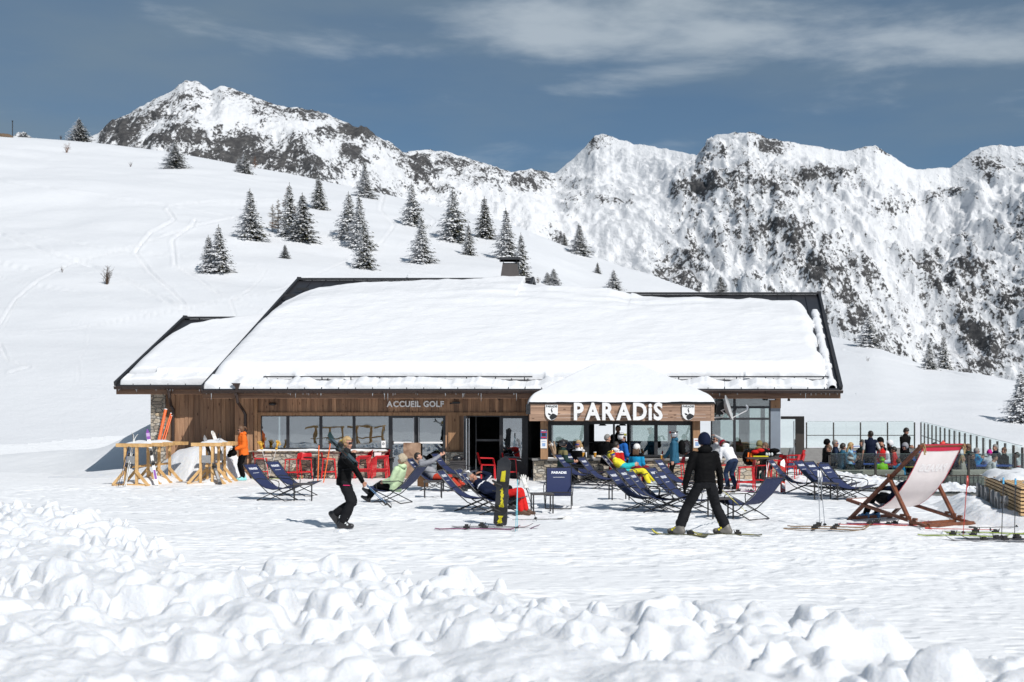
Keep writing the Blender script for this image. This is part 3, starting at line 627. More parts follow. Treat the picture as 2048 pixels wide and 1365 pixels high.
def downpipe(x, y0, z0, xb, yb, zb):
    mb = MB(); mb.tube([(x,y0,z0),(x+.02,y0+.02,z0-.22),(xb-.06,yb-.05,z0-.48),(xb,yb,z0-.62),(xb,yb,zb)], .05, 8)
    for z in (z0-.9, (z0+zb)/2): mb.cyl((xb,yb,z),.058,.05,8)
    hut(mb, 'downpipe', M_GUT, smooth='auto')
mb = MB(); p = Vector((fx(472,39.9),39.82,2.84))   # spill-over hopper above the gutter
mb.slab([p+Vector((-.13,0,.13)),p+Vector((.14,0,.13)),p+Vector((.09,0,-.02)),p+Vector((.03,0,-.25)),p+Vector((-.04,0,-.25)),p+Vector((.0,0,-.0))], (0,.10,0)); hut(mb,'rain_hopper',M_GUT)
downpipe(fx(474,39.9), 39.86, 2.62, fx(492), 40.9, .35)
downpipe(fx(338,41), 40.96, 2.78, fx(347,41.7), 41.66, 1.1)
# ---- walls
ZT = fz(783)
mb = MB(); clad(mb, fx(470), fx(521), .0, 2.85, YF); clad(mb, fx(521), fx(1056), fz(829), 2.9, YF); clad(mb, fx(891), fx(933), fz(906), fz(829), YF); hut(mb, 'board_cladding', M_CLAD)
mb = MB(); clad(mb, -11.5, fx(474), 0, 3.15, 41.75); hut(mb, 'board_cladding', M_CLAD)
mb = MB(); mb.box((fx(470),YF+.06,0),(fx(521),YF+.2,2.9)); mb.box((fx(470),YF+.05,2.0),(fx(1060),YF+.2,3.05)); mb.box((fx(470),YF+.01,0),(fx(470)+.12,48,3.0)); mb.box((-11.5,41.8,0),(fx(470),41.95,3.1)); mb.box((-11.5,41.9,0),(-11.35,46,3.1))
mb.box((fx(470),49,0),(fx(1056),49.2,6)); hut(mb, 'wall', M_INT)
mb = MB(); mb.beam((fx(508),YF-.05,fz(828.5)),(fx(1056),YF-.05,fz(828.5)),.07,.10); mb.beam((fx(519.5),YF-.05,.86),(fx(519.5),YF-.05,fz(830)),.09,.10); mb.beam((fx(513),YF-.06,.86),(fx(513),YF-.06,2.8),.09,.12); mb.beam((fx(908),YF-.05,fz(900)),(fx(908),YF-.05,fz(830)),.35,.05); hut(mb, 'timber_trim', M_POST)
mb = MB(); mb.box((fx(303,41.7),41.6,0),(fx(332,41.7),42.2,2.9)); hut(mb, 'stone_pillar', M_STONE)
mb = MB(); mb.box((fx(505),YF-.16,-.1),(fx(776),YF+.1,fz(904))); mb.box((fx(891),YF-.12,-.1),(fx(933),YF+.1,fz(906))); hut(mb, 'stone_plinth', M_STONE)
mb = MB(); mb.box((fx(500),YF-.22,fz(904)),(fx(778),YF+.06,fz(901.5))); mb.box((fx(889),YF-.17,fz(906.5)),(fx(935),YF,fz(904.5))); hut(mb, 'stone_sill', M_STONE)
def lumpy(mb, x0, x1, y0, y1, z, h, n=30, seed=1):
    rows = []
    for j in range(7):
        v = j/6; r = []
        for i in range(n+1):
            u = i/n; x = x0+(x1-x0)*u; e = min(1,math.sqrt(max(0,1-(2*v-1)**4)))*min(1,(min(u,1-u)*n/2)**.5)
            r.append((x, y0+(y1-y0)*v, z-.004+h*e*(.55+.9*float(vnoise(np.array([x*2.7+seed]),np.array([v*2.+seed]),seed)[0]))))
        rows.append(r)
    mb.sheet(rows)
mb = MB(); lumpy(mb, fx(515), fx(776), YF-.22, YF-.01, fz(901.5), .045, 90); hut(mb, 'sill_snow', M_SNOW, smooth=True)
# ---- windows and doors
def window(x0, x1, z0, z1, y, g=M_GLASS, fr=.045, parent=None, name='window', extra=None):
    w = MB(); w.box((x0,y-.03,z0),(x0+fr,y+.06,z1)); w.box((x1-fr,y-.03,z0),(x1,y+.06,z1)); w.box((x0+fr,y-.03,z0),(x1-fr,y+.06,z0+fr)); w.box((x0+fr,y-.03,z1-fr),(x1-fr,y+.06,z1))
    o = hut(w, name, M_DARK, parent)
    p = MB(); p.box((x0+fr,y+.01,z0+fr),(x1-fr,y+.022,z1-fr)); hut(p, 'pane', g, o)
    return o
ys = YF+.02
for a, b in ((520,575.5),(575.5,641.5),(641.5,708),(708,780)): window(fx(a),fx(b),fz(899),fz(830.5),ys)
for a, b, hx in ((780,833,828),(834,891,838)):
    d = window(fx(a),fx(b),.0,fz(831.5),ys,fr=.08,name='glazed_door')
    m_ = MB(); m_.box((fx(a)+.08,ys-.015,fz(887.5)),(fx(b)-.08,ys+.03,fz(884))); hut(m_, 'safety_stripe', M_WHITE, d)
    m_ = MB(); m_.tube([(fx(hx),ys-.09,fz(952)),(fx(hx),ys-.09,fz(835))],.014,6); hut(m_, 'handle_bar', M_SIL, d)
for z_ in (.5,1.05): mb = MB(); mb.box((fx(783),ys-.04,z_),(fx(783)+.07,ys-.03,z_+.12)); hut(mb,'door_lock',M_BLACK)
# open leaf swung out, dark entrance, fixed pane
w = MB(); a = Vector((fx(937),YF-.02,0)); b = Vector((fx(932),YF-1.0,0)); w.beam(a+Vector((0,0,1.0)), b+Vector((0,0,1.0)), .06, 2.0) if False else None
for (p, q) in ((a,b),):
    d = (q-p)
    for s, e in ((0,.09),(.91,1)): w.beam(p+d*((s+e)/2)+Vector((0,0,.03)), p+d*((s+e)/2)+Vector((0,0,fz(832))), .09, .05)
    for z in (.06, fz(835)): w.beam(p+Vector((0,0,z)), q+Vector((0,0,z)), .05, .09)
leaf = hut(w, 'open_door', M_DARK)
w = MB(); w.beam(a*.92+b*.08+Vector((0,0,.98)), a*.08+b*.92+Vector((0,0,.98)), .012, 1.75); hut(w,'pane',M_GLASS,leaf)
w = MB(); w.tube([b+Vector((.05,-.06,.1)), b+Vector((.05,-.06,fz(837)))],.018,6); w.tube([b+Vector((.13,.0,.1)), b+Vector((.13,.0,fz(837)))],.014,6); hut(w,'handle_bar',M_SIL,leaf)
mb = MB(); mb.box((fx(933),ys-.02,fz(834)),(fx(1056),ys+.06,fz(830))); mb.box((fx(999),ys-.02,0),(fx(1003),ys+.06,fz(834))); mb.box((fx(1047),ys-.03,0),(fx(1056),ys+.06,fz(834))); hut(mb,'door_frame',M_DARK)
window(fx(1003),fx(1047),fz(926),fz(834),ys,fr=.05); mb = MB(); mb.box((fx(1003),ys,0),(fx(1047),ys+.04,fz(926))); hut(mb,'door_panel',M_DARK)
mb = MB(); mb.box((fx(950),ys+.7,fz(884)),(fx(1000),ys+.72,fz(880))); mb.box((fx(950),ys+.68,0),(fx(951.5),ys+.74,fz(834))); hut(mb,'inner_door',mat('dim_grey_metal',(.12,.13,.14),.4))
# ---- right-hand glazed front
YR_ = 40.35
for a, b in ((1422,1469),(1469,1541)):
    for z0, z1 in ((907,838),(838,815),(815,786)): window(fx(a,YR_),fx(b,YR_),fz(z0,YR_),fz(z1,YR_),YR_,g=M_GLASSK,fr=.035)
mb = MB(); mb.box((fx(1541,YR_),YR_-.03,fz(907,YR_)),(fx(1560.5,YR_),YR_+.3,fz(817,YR_))); hut(mb,'corner_panel',M_GREYP)
mb = MB(); mb.tint = .25; mb.box((fx(1541,YR_),YR_-.04,fz(817,YR_)),(fx(1560.5,YR_),YR_+.3,2.62)); hut(mb,'timber_corner',M_POST)
mb = MB(); mb.box((fx(1395,YR_),YR_-.12,-.1),(fx(1561,YR_),YR_+.4,fz(909,YR_))); hut(mb,'stone_plinth',M_STONE)
mb = MB(); mb.box((fx(1395,YR_),YR_-.2,fz(911,YR_)),(fx(1563,YR_),YR_,fz(907,YR_))); hut(mb,'window_ledge',M_DARK)
mb = MB(); lumpy(mb, fx(1500,YR_), fx(1562,YR_), YR_-.19, YR_-.05, fz(907,YR_), .03, 20); hut(mb,'sill_snow',M_SNOW,smooth=True)
# side and back walls of the glazed room (with its own rear windows) and floor
xr = fx(1558,YR_)
mb = MB(); mb.box((xr-.0,YR_+.3,-.1),(xr+.12,47.5,.75)); mb.box((xr,YR_+.3,2.2),(xr+.12,47.5,2.75)); mb.box((xr,43.2,.75),(xr+.12,43.35,2.2)); mb.box((xr,46.0,.75),(xr+.12,47.5,2.2))
for x0, x1 in ((.6,1.5),(2.7,3.0),(4.2,4.4),(5.7,6.0),(7.3,7.6)): mb.box((x0,47.4,1.0),(x1,47.55,2.0))
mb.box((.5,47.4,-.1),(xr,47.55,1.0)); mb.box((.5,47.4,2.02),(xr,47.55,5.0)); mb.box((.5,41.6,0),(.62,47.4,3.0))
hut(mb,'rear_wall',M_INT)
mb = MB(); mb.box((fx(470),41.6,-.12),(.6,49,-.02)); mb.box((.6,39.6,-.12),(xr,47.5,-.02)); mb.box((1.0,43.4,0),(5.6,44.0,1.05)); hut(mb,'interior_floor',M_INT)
# ---- chimney
yc = 49.55
mb = MB()
def ring(x0,x1,y0,y1,z): return [Vector((x0,y0,z)),Vector((x1,y0,z)),Vector((x1,y1,z)),Vector((x0,y1,z))]
mb.loft([ring(fx(998,yc),fx(1042,yc),yc-.42,yc+.42,6.75), ring(fx(1005.5,yc),fx(1034.5,yc),yc-.28,yc+.28,fz(528,yc))])
ch = hut(mb,'chimney',mat('chimney_cladding',(.06,.052,.05),.5,.12,4))
mb = MB()
for x in (1007,1033):
    for y in (-.25,.25): mb.beam((fx(x,yc),yc+y,fz(529,yc)),(fx(x,yc),yc+y,fz(522,yc)),.03,.03)
mb.box((fx(1001,yc),yc-.4,fz(522,yc)),(fx(1039.5,yc),yc+.4,fz(517.5,yc))); mb.slab([(fx(999,yc),yc-.42,fz(522,yc)),(fx(1041,yc),yc-.42,fz(522,yc)),(fx(1038,yc),yc-.42,fz(517,yc)),(fx(1003,yc),yc-.42,fz(517,yc))],(0,.84,0)); hut(mb,'chimney_cap',M_DARK,ch)
mb = MB(); lumpy(mb, fx(1007,yc), fx(1031,yc), yc-.62, yc-.40, 6.98, .1, 12); hut(mb,'snow_patch',M_SNOW,ch,smooth=True)
for px, py, Y in ((814,561,49.3),(1508,591,47.8)):
    p = Wp(px,py,Y); mb = MB(); mb.tube([p,p+Vector((0,0,.14)),p+Vector((.02,0,.2))],.008,5); mb.tube([p+Vector((-.05,0,.1)),p+Vector((.05,0,.1))],.008,5); hut(mb,'roof_anchor',M_SIL,roof)
# ---- lamps and small fittings
mb = MB(); mb.ell((fx(546),YF-.1,fz(808.5)),(.13,.09,.05)); hut(mb,'wall_lamp',M_BLACK,smooth=True)
mb = MB(); mb.box((fx(444,41.6),41.58,fz(797,41.6)),(fx(459,41.6),41.72,fz(789,41.6))); hut(mb,'wall_lamp',M_GREYP)
mb = MB(); mb.box((fx(905),YF-.12,fz(808)),(fx(920),YF-.02,fz(804))); mb.tube([(fx(900),YF-.1,fz(807.5)),(fx(912),YF-.1,fz(806))],.02,5); hut(mb,'wall_lamp',M_BLACK)
mb = MB(); mb.ell((fx(998),YF-.1,fz(795)),(.075,.075,.08)); hut(mb,'wall_lamp',M_BLACK,smooth=True)
mb = MB(); mb.box((fx(1531,40.2),40.05,fz(801,40.2)),(fx(1550,40.2),40.3,fz(796.5,40.2))); hut(mb,'soffit_lamp',M_BLACK); mb = MB(); mb.box((fx(1534,40.2),40.04,fz(800.5,40.2)),(fx(1547,40.2),40.05,fz(798.5,40.2))); hut(mb,'lamp_lens',M_SIL)
mb = MB(); mb.tube([(fx(1579,40.2),40.3,fz(795,40.2)),(fx(1579,40.2),40.3,fz(802.5,40.2))],[.03,.045],10); hut(mb,'soffit_spot',M_BLACK)
mb = MB(); mb.box((fx(763),YF-.02,fz(896)),(fx(771.5),YF-.012,fz(882))); nt_ = hut(mb,'window_notice',M_WHITE); mb = MB(); mb.tube([(fx(767)+.035*math.cos(a*PI/8),YF-.026,fz(888)+.035*math.sin(a*PI/8)) for a in range(17)],.006,4); mb.beam((fx(767)-.022,YF-.026,fz(888)-.022),(fx(767)+.022,YF-.026,fz(888)+.022),.008,.008); hut(mb,'notice_symbol',M_BLACK,nt_)
# ---- lettering over the door
def letters(body, size, centre, name, m, label, cat, extr=.02, bold=.0, rz=0, space=1.0, parent=None, width=None):
    """every letter a mesh of its own on one sign"""
    root = thing(name, label, cat, centre, rz) if parent is None else parent
    ms = [text_mesh(c, size, extr, bold) if c != ' ' else None for c in body]
    adv = []
    for c, me in zip(body, ms):
        adv.append(.28*size if me is None else (max(v.co.x for v in me.vertices)-min(v.co.x for v in me.vertices))+.085*size*space)
    tot = sum(adv); k = (width/tot) if width else 1; x = -tot/2*k
    for c, me, a in zip(body, ms, adv):
        if me:
            mn = min(v.co.x for v in me.vertices)
            for v in me.vertices: v.co.x = (v.co.x-mn)*k
            me.transform(Matrix(((1,0,0,0),(0,0,-1,0),(0,1,0,0),(0,0,0,1)))); me.materials.append(m); me.name = 'letter'
            link('letter', me, root, (x,0,0))
        x += a*k
    return root
letters('ACCUEIL GOLF', .255, (fx(831.5),YF-.055,fz(814.0)), 'lettering_sign', M_WHITE, 'white ACCUEIL GOLF letters on the boards above the glazed doors', 'sign', .02, .009, width=fx(888.5)-fx(775)+.03)
# ================================================================== serving kiosk with the big sign
YK = 38.95; YB = 39.45
KI = thing('serving_kiosk', 'snow topped serving kiosk with plank fascia built onto the front of the restaurant', 'kiosk', (3.2,39.4,0))
def kio(mb, name, m, parent=None, smooth=False):
    l = KI.location; mb.v = [(p[0]-l.x,p[1]-l.y,p[2]-l.z) for p in mb.v]; return mb.build(name, m, parent or KI, smooth)
kx0, kx1 = fx(1059,YK), fx(1428.5,YK); kz0, kz1 = fz(842.5,YK), fz(808,YK)
mb = MB(); planks(mb, kx0, kx1-.1, kz0, kz1, YK, 5); mb.tint = .8; mb.box((kx1-.1,YK-.012,kz0),(kx1,YK+.05,kz1)); mb.tint = .55; mb.box((kx0,YK+.05,kz0),(kx0+.05,41.4,kz1)); mb.box((kx1-.05,YK+.05,kz0),(kx1,YR_,kz1)); kio(mb,'fascia',M_KWOOD)
mb = MB(); mb.box((kx0-.03,YK-.05,kz1),(kx1+.03,YK+.06,fz(803.5,YK))); mb.box((kx0,YK+.06,kz1),(kx1,41.2,kz1+.03)); kio(mb,'roof_edge',M_DARK)
mb = MB(); mb.box((kx0+.05,YK+.06,kz0+.05),(kx1-.05,YR_,kz0+.08)); kio(mb,'soffit',M_FASCIA)
mb = MB(); mb.box((fx(1052,YK),YK-.01,fz(829,YK)),(fx(1061,YK),YK+.2,fz(809,YK))); mb.box((fx(1056,YK),YK-.03,fz(819,YK)),(fx(1058,YK),YK-.01,fz(817,YK))); kio(mb,'wall_lamp',M_BLACK)
for a, b in ((1081,1096),(1386.5,1400.5)):
    mb = MB(); mb.box((fx(a,39.2),39.2,fz(919,39.2)),(fx(b,39.2),39.42,kz0+.05)); kio(mb,'post',M_POST)
mb = MB(); mb.box((fx(1067,YB),YB-.05,-.1),(fx(1400,YB),YB+.2,fz(921,YB))); mb.box((fx(1067,YB),YB+.2,-.1),(fx(1078,YB),41.4,fz(921,YB))); kio(mb,'stone_base',M_STONE)
mb = MB(); mb.box((fx(1064,YB),YB-.15,fz(921,YB)),(fx(1398,YB),YB+.5,fz(917,YB))); kio(mb,'counter',mat('slate_counter',(.20,.195,.19),.5,.2,6))
mb = MB(); lumpy(mb, fx(1090,YB), fx(1160,YB), YB-.1, YB+.15, fz(917,YB), .03, 20); kio(mb,'counter_snow',M_SNOW,smooth=True); mb = MB(); lumpy(mb, fx(1340,YB), fx(1396,YB), YB-.12, YB+.15, fz(917,YB), .035, 20, 5); kio(mb,'counter_snow',M_SNOW,smooth=True)
YG = YB+.12
mb = MB(); mb.box((fx(1096,YG),YG-.02,fz(849,YG)),(fx(1388,YG),YG+.08,kz0+.06)); kio(mb,'header',M_DARK)
for a, b in ((1100,1171),(1171,1178),(1258,1312),(1312,1384)):
    x0, x1 = fx(a,YG), fx(b,YG); w = MB(); fr = .05 if b-a > 10 else .01; z0, z1 = fz(914,YG), fz(848.5,YG)
    w.box((x0,YG-.03,z0),(x0+fr,YG+.06,z1)); w.box((x1-fr,YG-.03,z0),(x1,YG+.06,z1)); w.box((x0+fr,YG-.03,z0),(x1-fr,YG+.06,z0+.06)); w.box((x0+fr,YG-.03,z1-.04),(x1-fr,YG+.06,z1))
    if b-a < 10: w.box((x0+fr,YG-.02,z0),(x1-fr,YG+.04,z1))
    o = kio(w,'serving_window',M_DARK)
    if b-a > 10: p = MB(); p.box((x0+fr,YG+.01,z0+.06),(x1-fr,YG+.022,z1-.04)); kio(p,'pane',M_GLASSK,o)
mb = MB(); mb.box((fx(1226,YG),YG-.0,fz(912,YG)),(fx(1230,YG),YG+.06,fz(849,YG))); mb.box((fx(1384,YG),YG-.02,fz(914,YG)),(fx(1388,YG),YG+.08,fz(848,YG))); mb.box((fx(1096,YG),YG-.02,fz(914,YG)),(fx(1100,YG),YG+.08,fz(848,YG))); mb.box((fx(1178,YG),YG,fz(917,YG)),(fx(1258,YG),YG+.05,fz(911,YG))); kio(mb,'window_frame',M_DARK)
for x in (1205,1245):
    mb = MB(); p = Vector((fx(x,YG+.8),YG+.8,kz0)); mb.tube([p+Vector((0,0,.3)),p+Vector((0,0,-.05))],.006,4); mb.tube([p+Vector((0,0,-.05)),p+Vector((0,0,-.16))],[.03,.13],10); kio(mb,'pendant_lamp',M_BLACK)
# kiosk roof snow: hipped drift running up into the main roof
def kiosk_snow():
    na, nb = 170, 70; A, B = np.meshgrid(np.linspace(0,1,na), np.linspace(0,1,nb))
    x0, x1 = kx0-.05, kx1+.02
    X = x0+(x1-x0)*A; Y = YK-.10+(2.6)*B
    mainz = EA.z+.452*(Y-EA.y)
    u = np.minimum(X-x0, x1-X)
    dfront = Y-(YK-.10)
    wob = fbm(X*2,Y*2,51,4)-.5
    e = np.minimum(edge(dfront+.02+.02*wob,.22), edge(u+.03*wob,.25))
    # rises from the fascia at ~38 degrees, hips at both ends
    px_ = 1024+F*X/Y
    ridge = .56*dfront
    hip = .03+.50*np.minimum(X-x0, (x1-X)*1.0)
    z = kz1+.06+ .13*e + np.minimum(ridge, hip)*1.0 + .05*(fbm(X*1.2,Y*1.2,8,4)-.5)*e
    z = z - .10*(1-e)
    top = mainz+.44+.03*wob
    z = np.minimum(z, top+.02)
    fade = sstep(2.1,2.6,dfront); z = z-fade*.15
    l = KI.location
    me = np_mesh('snow_cover', np.stack([X-l.x,Y-l.y,z-l.z],-1).reshape(-1,3), nb, na, M_ROOFSNOW)
    return link('snow_cover', me, KI)
kiosk_snow()
for i in range(9):
    mb = MB(); x = fx(random.choice((1400,1405,1412,1420,1062,1066,1388)),YK)+random.uniform(-.05,.05); L = random.uniform(.08,.2); b = Vector((fx(random.uniform(1380,1412),39.8),39.85,2.68)); mb.tube([b,b-Vector((0,0,L*2))],[.012,.003],5); kio(mb,'icicle',M_ICE)
SG = letters('PARADiS', .70, (fx(1237.5,YK),YK-.10,fz(839.3,YK)), 'name_sign', M_WHITE, 'large white raised PARADiS letters on the plank fascia of the kiosk', 'sign', .045, .024, width=fx(1327,YK)-fx(1150,YK)+.05)
mb = MB()
for x in np.linspace(-1.2,1.2,7): mb.box((x-.01,.03,.1),(x+.01,.098,.14)); 
mb.build('standoff',M_SIL,SG)
def shield(px, label):
    s = .0153
    t = thing('shield_sign', label, 'sign', (fx(px,YK),YK-.012,fz(825,YK)))
    out = [(-12.2,14.5),(12.2,14.5),(12.2,-1)]+[(12.2*math.cos(a)*(1-.12*math.sin(a)) , -1-14.5*math.sin(a)**.9) for a in np.linspace(.15,PI/2,8)]
    out = out+[(-x,y) for x,y in out[::-1][1:] if not (abs(x)==12.2 and y==14.5)]
    pts = [Vector((x*s,-.05,y*s)) for x,y in out]
    mb = MB(); mb.slab(pts, (0,.05,0)); mb.build('plate', M_WHITE, t)
    mtn = [(-7.2,-1.5),(-3.2,-2.5),(-1,-4.8),(2,-2.2),(5.5,-3.2),(11.8,-6.8),(9.0,-10.2),(4.5,-13.3),(.2,-15),(-2.2,-13.2),(-4.4,-8.6),(-1.6,-6.4),(-6,-5.0)]
    mb = MB(); mb.slab([Vector((x*s,-.056,y*s)) for x,y in mtn],(0,.004,0)); mb.build('mountain_emblem', M_BLACK, t)
    mb = MB(); mb.slab([Vector((x*s,-.056,y*s)) for x,y in ((-1.5,5),(.2,7),(1.2,4),(2.2,1),(1,-1.5),(-.2,1))],(0,.004,0)); mb.tube([Vector((.2*s,-.055,7*s)),Vector((1.4*s,-.055,8.6*s))],.012,4); mb.build('climber_emblem', M_BLACK, t)
    me = text_mesh('PARADiS', .088, .002, .002); me.transform(Matrix(((1,0,0,0),(0,0,-1,0),(0,1,0,0),(0,0,0,1)))); me.materials.append(M_BLACK); link('lettering', me, t, (0,-.054,9.6*s))
shield(1103, 'white shield emblem on the kiosk fascia beside the black lamp end'); shield(1376, 'white shield emblem on the kiosk fascia nearest the satellite dish')
# posters on the posts
def poster(px, py0, py1, hw, c, label, lines):
    y = 39.19; t = thing('poster', label, 'poster', (fx(px,y),y,fz((py0+py1)/2,y))); h = (py1-py0)/2*y/F; w = hw*y/F
    mb = MB(); mb.box((-w,-.008,-h),(w,0,h)); mb.build('sheet', c, t)
    for (x0,z0,x1,z1,m) in lines:
        mb = MB(); mb.box((x0*w,-.012,z0*h),(x1*w,-.0085,z1*h)); mb.build('printed_block', m, t)
MRP = mat('printed_red',(.5,.02,.06),.5); MBP = mat('printed_blue',(.03,.12,.3),.5); MLB = mat('printed_pale_blue',(.25,.38,.62),.5)
poster(1087.5,860,878,6.4,MBP,'blue and red poster on the left kiosk post',[(-.9,.35,.9,.6,MRP),(-.6,-.4,.6,.25,M_BLACK),(-.8,-.85,.8,-.55,MRP),(-.7,.75,.7,.9,M_WHITE)])
poster(1087.5,879,897,6.4,M_WHITE,'white notice just below the blue and red poster',[(-.5,-.55,.5,.15,MLB),(-.7,.5,.7,.62,MLB)])
poster(1394,877,896,6.8,M_WHITE,'white notice on the right kiosk post',[(-.5,-.6,.5,.2,MLB),(-.7,.5,.7,.62,MRP)])
# satellite dish and loudspeaker
YD = 39.6
t = thing('satellite_dish','grey satellite dish on a bent arm at the right end of the kiosk','satellite dish', Wp(1463,815,YD)); 
mb = MB(); rows = []
ax = Vector((.93,-.25,.28)).normalized(); u = ax.orthogonal().normalized(); v = ax.cross(u)
for i in range(7):
    r = .40*i/6; rows.append([ax*(-.22+.9*r*r) + (u*math.cos(2*PI*j/24)+v*math.sin(2*PI*j/24))*r for j in range(25)])
mb.sheet(rows); mb.tube([rows[-1][j] for j in range(25)],.012,5); mb.build('reflector',mat('dish_grey',(.42,.43,.44),.35,.06),t,smooth='auto')
mb = MB(); c = ax*-.2; mb.tube([c, c+Vector((-.12,0,-.05)), Vector((-.22,.0,-.18)), Vector((-.28,.05,-.30)), Vector((-.5,.1,-.32))],.022,8); mb.tube([Vector((-.05,-.1,-.35)), Vector((.42,-.25,-.10))],.016,6); mb.build('arm',M_WHITE,t)
mb = MB(); mb.tube([Vector((.42,-.25,-.10)),Vector((.45,-.22,.0)),Vector((.40,-.2,.06))],[.02,.035,.03],8); mb.build('receiver',M_SIL,t)
mb = MB(); p = Wp(1436,812,39.9); mb.box((-.12,0,0),(.12,.22,.42)); o = mb.build('loudspeaker',M_BLACK); o.location = Wp(1441,830,39.95); tag(o,'black box loudspeaker behind the satellite dish','loudspeaker')
# pale tabletop panel leaning by the doors
t = thing('wooden_panel','striped brown wood panel standing in front of the glazed doors','panel',(fx(824,40.6),40.6,0)); mb = MB(); mb.box((-.27,0,.0),(.27,.03,fz(886,40.6))); mb.build('board',M_PANEL,t); mb = MB(); mb.beam((-.2,.03,.9),(-.2,.35,0),.03,.03); mb.beam((.2,.03,.9),(.2,.35,0),.03,.03); mb.build('prop_leg',M_BLACK,t)
mb = MB(); mb.box((-.13,0,0),(.13,.02,.17)); o = mb.build('notice_frame',M_DARK); o.location = (fx(757),YF-.2,fz(914)); tag(o,'small framed white notice standing against the stone plinth','notice'); mb = MB(); mb.box((-.11,-.004,.02),(.11,-.001,.15)); mb.build('paper',M_WHITE,o)
# ================================================================== ploughed snow, mounds, foreground bank
def mound(name, x0,x1,y0,y1, fn, nx, ny, label, m=M_BANK):
    X, Y = np.meshgrid(np.linspace(x0,x1,nx), np.linspace(y0,y1,ny)); z = fn(X,Y)
    hc = np.maximum(np.maximum(z[:-1,:-1],z[1:,1:]),np.maximum(z[:-1,1:],z[1:,:-1]))
    me = np_mesh(name, np.stack([X,Y,z],-1).reshape(-1,3), ny, nx, m, keep=hc>-.03); o = link(name, me); tag(o, label, kind='structure'); return o
def domes(X, Y, z, pts):
    """lumps of thrown snow: irregular blocks with bevelled facets"""
    dx = X[0,1]-X[0,0]; dy = Y[1,0]-Y[0,0]; rs = np.random.RandomState(8)
    for (x,y,r,h,a,el,base) in pts:
        i0 = max(0,int((x-r*1.5-X[0,0])/dx)); i1 = min(X.shape[1],int((x+r*1.5-X[0,0])/dx)+2); j0 = max(0,int((y-r*1.5-Y[0,0])/dy)); j1 = min(X.shape[0],int((y+r*1.5-Y[0,0])/dy)+2)
        if i1 <= i0 or j1 <= j0: continue
        xs = X[j0:j1,i0:i1]-x; ys = Y[j0:j1,i0:i1]-y; c, s = math.cos(a), math.sin(a)
        u = (xs*c+ys*s)/r; v = (-xs*s+ys*c)/(r*el)
        w1 = (fbm(xs/r*1.3+x*9, ys/r*1.3+y*7, 3, 4)-.5); w2 = (fbm(xs/r*1.3+x*5+40, ys/r*1.3+y*3, 5, 4)-.5); u = u+w1*.7; v = v+w2*.7
        n = rs.randint(5,8); hh = np.full(u.shape, 1.0)+(u*rs.uniform(-.35,.35)+v*rs.uniform(-.35,.35))
        for q in range(n):
            t = 2*PI*(q+rs.uniform(-.35,.35))/n; st = rs.uniform(1.6,5); off = rs.uniform(.7,1.0); hh = np.minimum(hh, (off-(u*math.cos(t)+v*math.sin(t)))*st)
        d = np.hypot(u,v); hh = np.minimum(hh, .82+u*rs.uniform(-.3,.3)+v*rs.uniform(-.3,.3)-.22*d*d+.5*w2)
        z[j0:j1,i0:i1] = np.maximum(z[j0:j1,i0:i1], np.where(hh>-.3, base+h*np.minimum(hh,1.3)*.8, -1))
    return z
def bank_profile(px, py):
    """how deep the ploughed snow lies, read at ground pixels"""
    top = itp([(-400,965),(0,985),(120,1000),(190,1018),(300,1058),(400,1130),(440,1155),(520,1140),(640,1125),(760,1140),(880,1160),(1000,1175),(1150,1205),(1260,1222),(1360,1222),(1500,1238),(1660,1252),(1790,1290),(1850,1318),(2048,1318),(2500,1330)], px)
    d = (py-top)/F*0+ (py-top)
    h = sstep(-5,95,d)
    gap = np.exp(-(((px-330)/120)**2+((py-1160)/26)**2))          # smooth lane on the left
    gap2 = np.exp(-(((px-1730)/90)**2+((py-1345)/30)**2)) + np.exp(-(((px-760)/220)**2+((py-1335)/22)**2))*.9 + np.exp(-(((px-1250)/160)**2+((py-1245)/12)**2))*.3
    return h*np.clip(1-gap*.95,0,1)*np.clip(1-gap2*.9,0,1)
